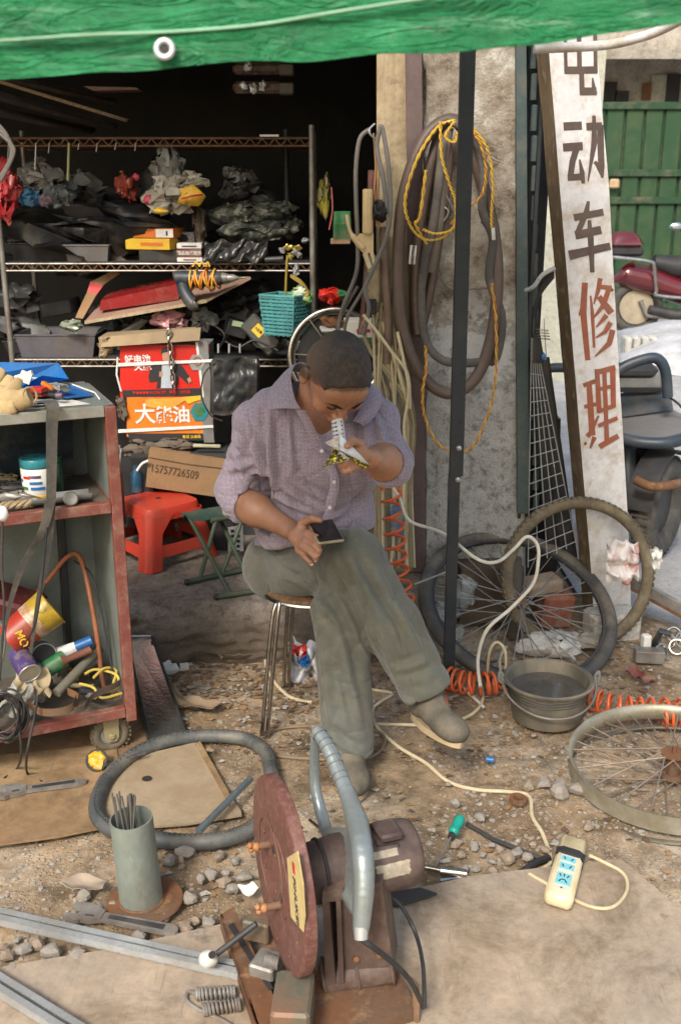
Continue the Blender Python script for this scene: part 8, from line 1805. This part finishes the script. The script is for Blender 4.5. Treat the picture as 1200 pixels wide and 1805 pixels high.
# BASIN
bs=G(966,1262,0); bc_=Vector((bs.x-.01,2.90,.004))
t=thing('water_basin', 'dark grey plastic basin of dirty water with wire handle on the ground', 'basin',bc_)
part('bowl',MB().lathe([(0,0),(.100,0),(.108,.006),(.126,.110),(.130,.124),(.140,.128),(.142,.135),(.137,.138),(.127,.134),(.121,.116),(.103,.012),(0,.010)],56,bc_),mat('scuffed_basin_grey',(.10,.093,.078),(.15,.135,.11),rough=.5,scale=6,dirt=(.28,.24,.17),dscale=7,damt=.6,stretch=(1,1,.5)),t,sm=35)
part('water',MB().lathe([(.119,.098),(0,.098)],40,bc_),mat('dirty_water',(.075,.072,.066),rough=.08,bump=.05,bscale=14,spec=1,fine=0),t)
for k in range(3):part('body_ring',MB().ring(bc_+Vector((0,0,.090+.010*k)),(0,0,1),.1240+.0020*k,.0014,50,6),m_dark,t)
hpts=[bc_+Vector((math.cos(a)*.146,math.sin(a)*.146-.0,.125-.055*math.sin(-a)**1 if a<0 else .14)) for a in np.linspace(-PI,0,25)]
part('wire_handle',MB().tube(hpts,.0035,8),m_steel,t)
for s_ in(-1,1):part('handle_ear',MB().tube(smooth_path([bc_+Vector((s_*.136,.0,.115)),bc_+Vector((s_*.156,-.005,.13)),bc_+Vector((s_*.154,-.005,.16)),bc_+Vector((s_*.144,-.004,.145))],5),.005,8),m_greybox,t)
# SHEETS AND THINGS ON THE GROUND
def gsheet(name,label,cat_,pts,z,th_,m_,curl=0.,kd=None):
 mb=MB(); P=[G(x,y,z) for x,y in pts]; c=sum(P,Vector())/len(P); vs,fs=[],[]
 rings=10; n_=[]
 for(a,b_) in zip(P,P[1:]+P[:1]):n_+=[a.lerp(b_,k/12) for k in range(12)]
 L_=len(n_)
 for r_ in range(rings+1):
  for i,p in enumerate(n_):
   q=c.lerp(p,r_/rings); jag=(.0015*N3(i*.9,z*99) if r_==rings else 0)
   vs.append((q.x+jag,q.y+jag,q.z+.0025*N3(q.x*4,q.y*4)+curl*(r_/rings)**3*max(0,N3(q.x*1.5,q.y*1.5,5)+.2)))
 for r_ in range(rings):
  for i in range(L_):j=(i+1)%L_; fs.append((r_*L_+i,(r_+1)*L_+i,(r_+1)*L_+j,r_*L_+j))
 M_=len(vs); vs+=[(x,y,z_-th_) for x,y,z_ in vs[-L_:]]
 fs+=[(rings*L_+i,M_+i,M_+(i+1)%L_,rings*L_+(i+1)%L_) for i in range(L_)]
 mb.add(vs,fs); return solo(name,mb,m_,label,cat_,sm=30)
gsheet('plywood_sheet', 'big dusty tan plywood sheet on the ground in the foreground under the saw', 'plywood',[(-120,1722),(0,1704),(180,1674),(420,1622),(640,1588),(820,1545),(1093,1514),(1150,1560),(1205,1612),(1330,1720),(1500,1960),(600,2150),(-500,2100)],.014,.010,m_ply)
gsheet('cardboard_sheet', 'tan stained cardboard sheet lying from under the cart to the left edge', 'cardboard',[(-160,1500),(-10,1492),(100,1478),(186,1462),(176,1400),(210,1345),(205,1310),(-80,1340)],.009,.006,m_ply2,.01)
gsheet('cardboard_sheet', 'pale cardboard sheet with a dark spot inside the black tyre', 'cardboard',[(178,1420),(200,1370),(250,1330),(345,1308),(372,1345),(425,1430),(426,1436),(330,1452),(205,1462)],.012,.006,mat('pale_board',(.35,.275,.185),(.28,.215,.14),rough=.85,scale=9,dirt=(.26,.18,.1),dscale=9,damt=.5))
gsheet('brown_floor_sheet', 'trodden brown sheet on the ground beneath the tool cart', 'sheet',[(-160,1345),(-100,1240),(120,1225),(250,1240),(300,1290),(205,1345),(60,1362)],.006,.004,m_ply3)
mb=MB().lathe([(.014,0),(0,.0005)],20,G(259,1372,.0158),(0,0,1)); solo('burnt_spot',mb,m_ink, 'small dark burnt spot on the pale cardboard inside the tyre', 'spot')
mb=MB().prism([G(353,1306,.018),G(345,1310,.018),G(400,1408,.018),G(408,1404,.018)],(0,0,-.008)); solo('board_edge_strip',mb,m_ply2, 'narrow folded strip along the right edge of the pale cardboard', 'strip')
a,b_,c_,d_=G(262,1305,.01),G(330,1300,.01),Y(268,1122,3.29),Y(224,1122,3.29)
t=thing('mirror_strip', 'dusty grey mirror strip in a metal frame leaning on the step behind the cart', 'mirror',a); part('glass',MB().prism([a,b_,c_,d_],(0,.004,.002)),m_mirror,t,sm=0)
for e0,e1 in((a,d_),(d_,c_),(c_,b_)):part('frame',MB().tube([e0,e1],.0055,6),m_dark if e0 is not d_ else m_galv,t)
tubes('black_edge_wire', 'thin black wire lying along the right side of the mirror strip', 'wire',[[(268,1130,3.25),(275,1180,3.2),(300,1230,3.1),(326,1285,2.9)]],.004,m_black)
pb=G(250,1588,.008); t=thing('electrode_pot', 'galvanised pipe pot holding a few welding rods on a round foot plate', 'pot',pb)
hp_=Y(243,1440,pb.y).z-pb.z
part('pipe',MB().lathe([(.050,.004),(.0485,hp_),(.0455,hp_),(.0455,.006)],48,pb,(-.045,-.01,1),closed=True),mat('zinc_patina_pipe',(.27,.31,.28),(.21,.25,.23),(.36,.39,.36),rough=.5,metal=.35,scale=13,dirt=(.2,.17,.12),dscale=8,damt=.5,stretch=(1,1,.45)),t,sm=40)
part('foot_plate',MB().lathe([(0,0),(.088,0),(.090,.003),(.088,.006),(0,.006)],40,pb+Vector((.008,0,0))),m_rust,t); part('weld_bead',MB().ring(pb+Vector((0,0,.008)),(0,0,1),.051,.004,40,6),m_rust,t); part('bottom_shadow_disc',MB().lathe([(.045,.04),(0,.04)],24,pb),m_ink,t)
rr_=random.Random(4)
for k in range(12):
 g0=pb+Vector((rr_.uniform(-.03,0),rr_.uniform(-.02,.02),.03)); g1=Y(198+4.2*k if k<5 else 214+3*k*.75,1398+rr_.uniform(-6,8),pb.y+rr_.uniform(-.01,.02))
 mb=MB().tube([g0,g1],.0022,6); part('welding_rod',mb,mat('grey_flux_rod',(.14,.13,.12),rough=.8),t)
def wrench(name,label,p0,p1,s_=1.):
 p0,p1=Vector(p0),Vector(p1); M=frame(p0,p1-p0,(0,0,1)); L_=(p1-p0).length; t_=thing(name,label, 'wrench',p0)
 def pr(poly,z0,th_,nm,m_):return part(nm,MB().prism([Vector((x,y,z0)) for x,y in poly],(0,0,th_)).xform(M),m_,t_,sm=30)
 pr([(.055,-.012),(L_-.015,-.015),(L_,-.008),(L_+.003,0),(L_,.008),(L_-.015,.015),(.055,.012)],0,.010, 'handle',m_steel)
 pr([(.075,-.006),(L_-.03,-.008),(L_-.03,.008),(.075,.006)],.0102,.0008, 'handle_recess',m_dark)
 pr([(.06,-.012),(.06,.014),(.035,.026),(.005,.030),(-.018,.022),(-.022,.012),(.0,.010),(.008,-.002),(.0,-.012),(.012,-.024),(.04,-.022)],-.001,.014, 'head',m_steel)
 pr([(.002,-.012),(-.024,-.012),(-.026,-.024),(.004,-.032),(.014,-.026),(.012,-.014)],.0,.012, 'jaw',m_steel)
 part('worm',MB().cyl((.022,-.012,.008),(.042,-.010,.008),.0065,n=14).xform(M),m_dark,t_); return t_
wrench('adjustable_wrench', 'dark adjustable wrench lying on the stones above the steel channel',G(140,1612,.014),G(312,1645,.012))
wrench('spanner', 'long combination spanner lying on the cardboard at the left edge',G(8,1400,.012),G(152,1380,.012))
c=G(172,1354,.012); t=thing('grease_cap', 'yellow grease filled cap with a brush lying before the castor', 'cap',c)
M=frame(c+Vector((0,0,.026)),(1,.1,.15),(-.25,-.75,.55)); mb=MB().lathe([(0,-.012),(.028,-.012),(.032,0),(.031,.002),(.028,0),(0,-.002)],30,(0,0,0)).xform(M); part('cap',mb,m_dark,t); mb=lump((0,0,.0),.026,20,(1,1,.25),171,.3).xform(M); part('grease',mb,mat('orange_yellow_grease',(.62,.36,.01),(.5,.25,.01),rough=.3,bump=.8,bscale=40),t,sm=70)
part('brush_handle',MB().tube([G(192,1348,.03),G(256,1326,.04)],.0045,8),m_chrome,t); part('ferrule',MB().tube([G(188,1350,.03),G(205,1344,.03)],.0075,8),m_ink,t)
def channel(name,label,A0,A1,w,h):
 t_=thing(name,label, 'steel channel',A0); d=(A1-A0); s_=Vector((0,0,1)).cross(d).normalized(); u=Vector((0,0,1))
 for nm,o0,ww,hh in(('web',(0,0),w,.002),('flange',(-w/2+.001,h/2),.002,h),('flange',(w/2-.001,h/2),.002,h),('lip',(-w/2+.007,h),.014,.002),('lip',(w/2-.007,h),.014,.002)):
  c=(A0+A1)/2+s_*o0[0]+u*(o0[1]+.002); M=frame(c,d,u); part(nm,MB().box((0,0,0),(d.length,ww,hh)).xform(M),m_galv,t_,sm=20)
channel('steel_channel', 'long galvanised channel running from the left edge to the saw base',G(-90,1602,.016),G(436,1722,.016),.034,.018)
channel('steel_channel', 'short galvanised channel end in the bottom left corner',G(-60,1706,.018),G(150,1838,.018),.036,.02)
t=thing('steel_springs', 'two tightly coiled rusty springs on wire hooks lying on the plywood', 'springs',G(385,1765,.015))
for(x0,y0),(x1,y1) in(((346,1752),(416,1748)),((358,1780),(424,1770))):
 part('coil',MB().tube(helix([G(x0,y0,.028),G(x1,y1,.028)],11,.0115,.003,12),.0030,6),m_steel,t)
part('wire_hook',MB().tube(smooth_path([G(346,1752,.03),G(332,1748,.02),G(330,1764,.018),G(352,1780,.018),G(392,1798,.018),G(415,1812,.018)],6),.004,8),m_steel,t)
def driver(name,label,p0,p1,p2,m_,dk=None):
 t_=thing(name,label, 'screwdriver',p1); part('handle',MB().tube(smooth_path([p0,p0.lerp(p1,.3),p0.lerp(p1,.7),p1],4),[.010,.013,.0145,.0145,.0145,.014,.013,.012,.013,.0145,.0145,.011,.008],10),m_,t_); part('collar',MB().tube([p1,p1+(p2-p1)*.12],.0085,10),dk or m_black,t_); part('shaft',MB().cyl(p1+(p2-p1)*.1,p2,.0035,n=8),m_steel,t_); return t_
driver('screwdriver', 'screwdriver with teal handle and black collar leaning on the stones',G(812,1440,.05),G(797,1470,.035),G(765,1530,.012),mat('teal_handle',(.01,.30,.24),rough=.35),m_black)
mb=MB().tube(g_([(822,1452),(870,1480),(920,1500),(960,1515)],.014),.006,8); solo('dark_rod',mb,m_dark, 'dark steel rod lying from the teal screwdriver towards the socket block', 'rod')
mb=MB().tube([G(745,1528,.02),G(775,1534,.02),G(776,1534,.02),G(822,1540,.018)],[.007,.007,.011,.010],10); solo('chrome_black_tool',mb,m_chrome, 'chromed tool with a black grip poking from behind the motor', 'tool')
mb=MB().tube(g_([(775,1552),(830,1546),(890,1548)],.016),.005,8); solo('bright_spanner',mb,m_chrome, 'slim bright spanner lying along the plywood edge behind the motor', 'spanner')
mb=MB().tube(g_([(918,1538),(945,1520),(968,1512)],.016),.009,8); solo('black_grip',mb,m_black, 'short black grip lying against the cream cable near the socket block', 'grip')
mb=MB().tube([G(672,1562,.03),G(728,1556,.03)],.010,12,flat=.6); solo('handled_tool',mb,m_redpl, 'red plastic handle tip sticking out below the motor', 'handle')
mb=MB().prism([G(640,1582,.018),G(740,1568,.018),G(770,1578,.018),G(700,1600,.018)],(0,0,.006)); solo('grey_plate',mb,m_dark, 'flat dark grey plate on the plywood edge under the motor', 'plate')
mb=MB().lathe([(.020,0),(.024,.001),(.024,.013),(.020,.014),(.013,.013),(.013,.001)],30,G(912,1413,.004),(.05,0,1),closed=True); solo('rusty_bearing',mb,m_rust, 'small dark bearing ring lying under the cream cable', 'bearing')
mb=MB().cyl(G(857,1338,.014),G(870,1340,.014),.009,n=12); solo('plastic_stub',mb,m_bluecap, 'small bright blue plastic cap lying on the dirt', 'cap')
mb=MB().tube([G(545,1445,.01),G(566,1462,.01)],.004,8); solo('chrome_pin',mb,m_chrome, 'thin chromed pin on the dirt behind the red disc', 'pin')
# STONES, RUBBLE, LITTER
def rock(r,seed,sc=(1,.85,.6),n_=7):
 mb=MB(); rr=random.Random(seed); vs=[]
 mb.ball((0,0,0),r,sc,n_)
 for v in mb.v:
  p=Vector(v); k=1+.5*mnoise.noise(p/r*1.3+Vector((seed*5.1,0,0))); vs.append(tuple(p*k))
 mb.v=vs; return mb
protos=[]
for k in range(12):
 me=mesh_of('stone',rock(1.0,k+1,(1,.7+.3*((k*37)%10)/10,.5+.25*((k*17)%10)/10),8),(m_stone,m_stone2,m_stone)[k%3],sm=22); protos.append(me)
STN=[(42,1678,17),(68,1668,14),(92,1682,17),(135,1688,18),(12,1690,13),(24,1712,11),(30,1660,10),(8,1672,9),(300,1520,12),(326,1505,20),(386,1512,14),(334,1588,14),(372,1545,16),(396,1558,13),(355,1552,11),(300,1640,12),(328,1640,14),(352,1652,12),(368,1630,15),(345,1625,10),(245,1655,13),(200,1600,13),(150,1598,9),(150,1582,14),(430,1550,15),(290,1620,10),(410,1570,12),(270,1668,10),(240,1668,9),(310,1670,9),(958,1384,16),(929,1388,12),(984,1400,20),(1022,1396,20),(1036,1460,13),(802,1418,10),(845,1443,13),(802,1490,12),(834,1494,11),(868,1492,8),(893,1517,14),(908,1508,12),(866,1520,9),(880,1500,9),(930,1514,10),(850,1508,8),(960,1500,11),(818,1535,9),(838,1535,10),(868,1538,11),(790,1384,5),(884,1418,6),(812,1510,8),(1040,1180,9),(940,1298,7),(590,1570,7),(415,1520,9),(398,1540,9),(320,1530,8),(282,1545,7),(150,1700,8),(105,1712,7)]
for k,(x,y,r_) in enumerate(STN):
 p=G(x,y,0); zc_=p.y*CP+1.5*SP; r=r_/FPX*zc_*1.0
 o=bpy.data.objects.new('stone',protos[k%12]); COL.objects.link(o); o.location=(p.x,p.y,r*.38+.0); o.scale=(r,r,r*(.9+.2*(k%3))); o.rotation_euler=(0,0,k*1.7)
 lm=min(((1022,1396, 'left of the bare wheel'),(925,1395, 'by the dark bearing ring'),(880,1505, 'between screwdriver and socket block'),(820,1510, 'beside the teal screwdriver'),(700,1560, 'behind the saw motor'),(400,1540, 'left of the red saw disc'),(330,1505, 'beside the electrode pot'),(320,1650, 'along the wrench handle'),(170,1595, 'beside the wrench head'),(100,1690, 'between channel and plywood at the left'),(20,1680, 'at the lower left edge'),(1040,1190, 'by the water basin')),key=lambda q:(q[0]-x)**2+(q[1]-y)**2)
 o['label']=('large ' if r_>15 else 'middling ' if r_>10 else 'small ')+('grey', 'brownish', 'grey')[k%12%3]+' angular stone lying '+lm[2]; o['category']='stone'; o['group']='stones lying on the dirt'
rng=np.random.RandomState(5); base=[]
for k in range(6):
 q=rock(1.0,40+k,(1,.8,.55),5); base.append((np.array(q.v),q.f))
VV,FF,MI=[],[],[]; off=0
def dens(x,y):
 d=.35+.5*N3(x*2.2,y*2.2,8)
 if y<2.55:d+=.25
 if x>.25 and y<3.2:d+=.25
 return d
NG=0
while NG<15000:
 x=rng.uniform(-1.3,1.35); y=1.35+rng.rand()**.9*2.3
 if rng.rand()>dens(x,y):continue
 s_=(.0022+.0075*rng.rand()**4.0)*(1+.25*(y-2)); v,f=base[rng.randint(6)]; a=rng.rand()*6.28; ca,sa=math.cos(a),math.sin(a)
 w=v*s_*(1,1,.8); P_=np.stack([w[:,0]*ca-w[:,1]*sa+x,w[:,0]*sa+w[:,1]*ca+y,w[:,2]+gz(x,y)+s_*.15],1)
 VV.append(P_); FF+=[tuple(i+off for i in q) for q in f]; MI+=[int(rng.rand()*3)]*len(f); off+=len(P_); NG+=1
gv=MB(); gv.v=[tuple(p) for p in np.concatenate(VV)]; gv.f=FF; gv.mi=MI
me=mesh_of('gravel',gv,[m_stone,m_stone2,mat('pale_grit',(.42,.38,.32),rough=.9,scale=30)],sm=0); o=bpy.data.objects.new('gravel',me); COL.objects.link(o); o['kind']='stuff'; o['label']='loose gravel chips strewn over the dirt'
lt=MB()
for k in range(1500):
 px,py=rng.uniform(230,1200),rng.uniform(1130,1330) if k%4 else rng.uniform(1330,1600)
 if k%3==0:px,py=rng.uniform(270,560),rng.uniform(1140,1250)
 p=G(px,py,0); s_=rng.uniform(.004,.018); a=rng.rand()*6.28; pts=[]
 if p.y>stepfront(p.x)-.06 and p.x<.75:continue
 for j in range(5):b_=a+j*1.256+rng.rand()*.5; pts.append((p.x+math.cos(b_)*s_*rng.uniform(.5,1.2),p.y+math.sin(b_)*s_*rng.uniform(.3,.8),gz(p.x,p.y)+.003+rng.rand()*.006))
 lt.prism(pts,(0,0,.0015),m=int(rng.rand()**1.4*4) if rng.rand()>.2 else 3)
me=mesh_of('litter',lt,[mat('dry_leaf',(.30,.19,.10),rough=.8),m_card,mat('grey_scrap',(.42,.40,.37),rough=.8),mat('bark_chip',(.14,.09,.06),rough=.9)],sm=0); o=bpy.data.objects.new('litter',me); COL.objects.link(o); o['kind']='stuff'; o['label']='small scraps of leaf, card and bark littering the dirt'
def scrap(name,label,cat_,poly,z,m_,curl=.012):
 P=[G(x,y,z) for x,y in poly]; c=sum(P,Vector())/len(P)
 def fn(u,v):
  k=u*len(P); i=int(k)%len(P); p=P[i].lerp(P[(i+1)%len(P)],k-int(k)); q=c.lerp(p,v); return q+Vector((0,0,curl*v*v*(.6+N3(q.x*30,q.y*30))+.0015*N3(q.x*90,q.y*90)))
 return solo(name,MB().sheet(fn,len(P)*5,5,.0015),m_,label,cat_,sm=40)
m_bark=mat('pale_bark',(.33,.25,.17),(.24,.17,.11),rough=.9)
scrap('card_piece', 'flat torn tan card piece lying left of the electrode pot', 'card',[(105,1558),(135,1543),(190,1554),(182,1572),(130,1572)],.012,mat('tan_slate',(.36,.29,.22),rough=.8))
scrap('card_piece', 'pale torn cardboard strip lying on the litter below the step', 'card',[(300,1218),(340,1235),(392,1250),(375,1258),(330,1256),(310,1240)],.012,m_bark,.03)
scrap('card_piece', 'greyish crumpled paper lying just below the broken step', 'paper',[(280,1175),(300,1168),(318,1182),(305,1195),(290,1190)],.012,m_paper,.02)
mb=MB().box(G(325,1175,.012),(.03,.02,.02),rot=(0,0,.3)); solo('matchbox',mb,m_paper, 'small pale matchbox lying below the step', 'matchbox')
scrap('card_piece', 'long dull brown leaf lying at the foot of the step', 'leaf',[(375,1150),(420,1158),(470,1152),(430,1168),(390,1166)],.012,m_bark,.03)
scrap('card_piece', 'small reddish paper scrap lying on the ground at the right', 'paper',[(1100,1190),(1118,1178),(1135,1195),(1160,1205),(1140,1210),(1115,1196)],.01,m_redpaint,.03)
scrap('card_piece', 'white torn paper lying beside the left of the red saw disc', 'paper',[(420,1570),(445,1562),(455,1572),(440,1582)],.02,m_white,.02)
scrap('card_piece', 'buff card scrap between black tyre and electrode pot', 'card',[(212,1535),(228,1530),(232,1540),(218,1548)],.012,m_card)
for k,(x,y) in enumerate(((370,1322),(430,1322),(455,1336),(398,1420),(232,1520),(320,1515),(1132,1375),(706,1405),(760,1300))):
 mb=MB().box(G(x,y,.012),(.022,.010,.004),rot=(.1,.1,k)); solo('wood_chip',mb,m_bark, 'little pale wood chip lying '+('inside the black tyre', 'right of the black tyre', 'behind the red disc', 'inside the black tyre', 'left of the electrode pot', 'beside the electrode pot', 'near the bare wheel', 'behind the saw motor', 'under the lifted shoe')[k], 'wood chip',group='wood chips scattered on the dirt')
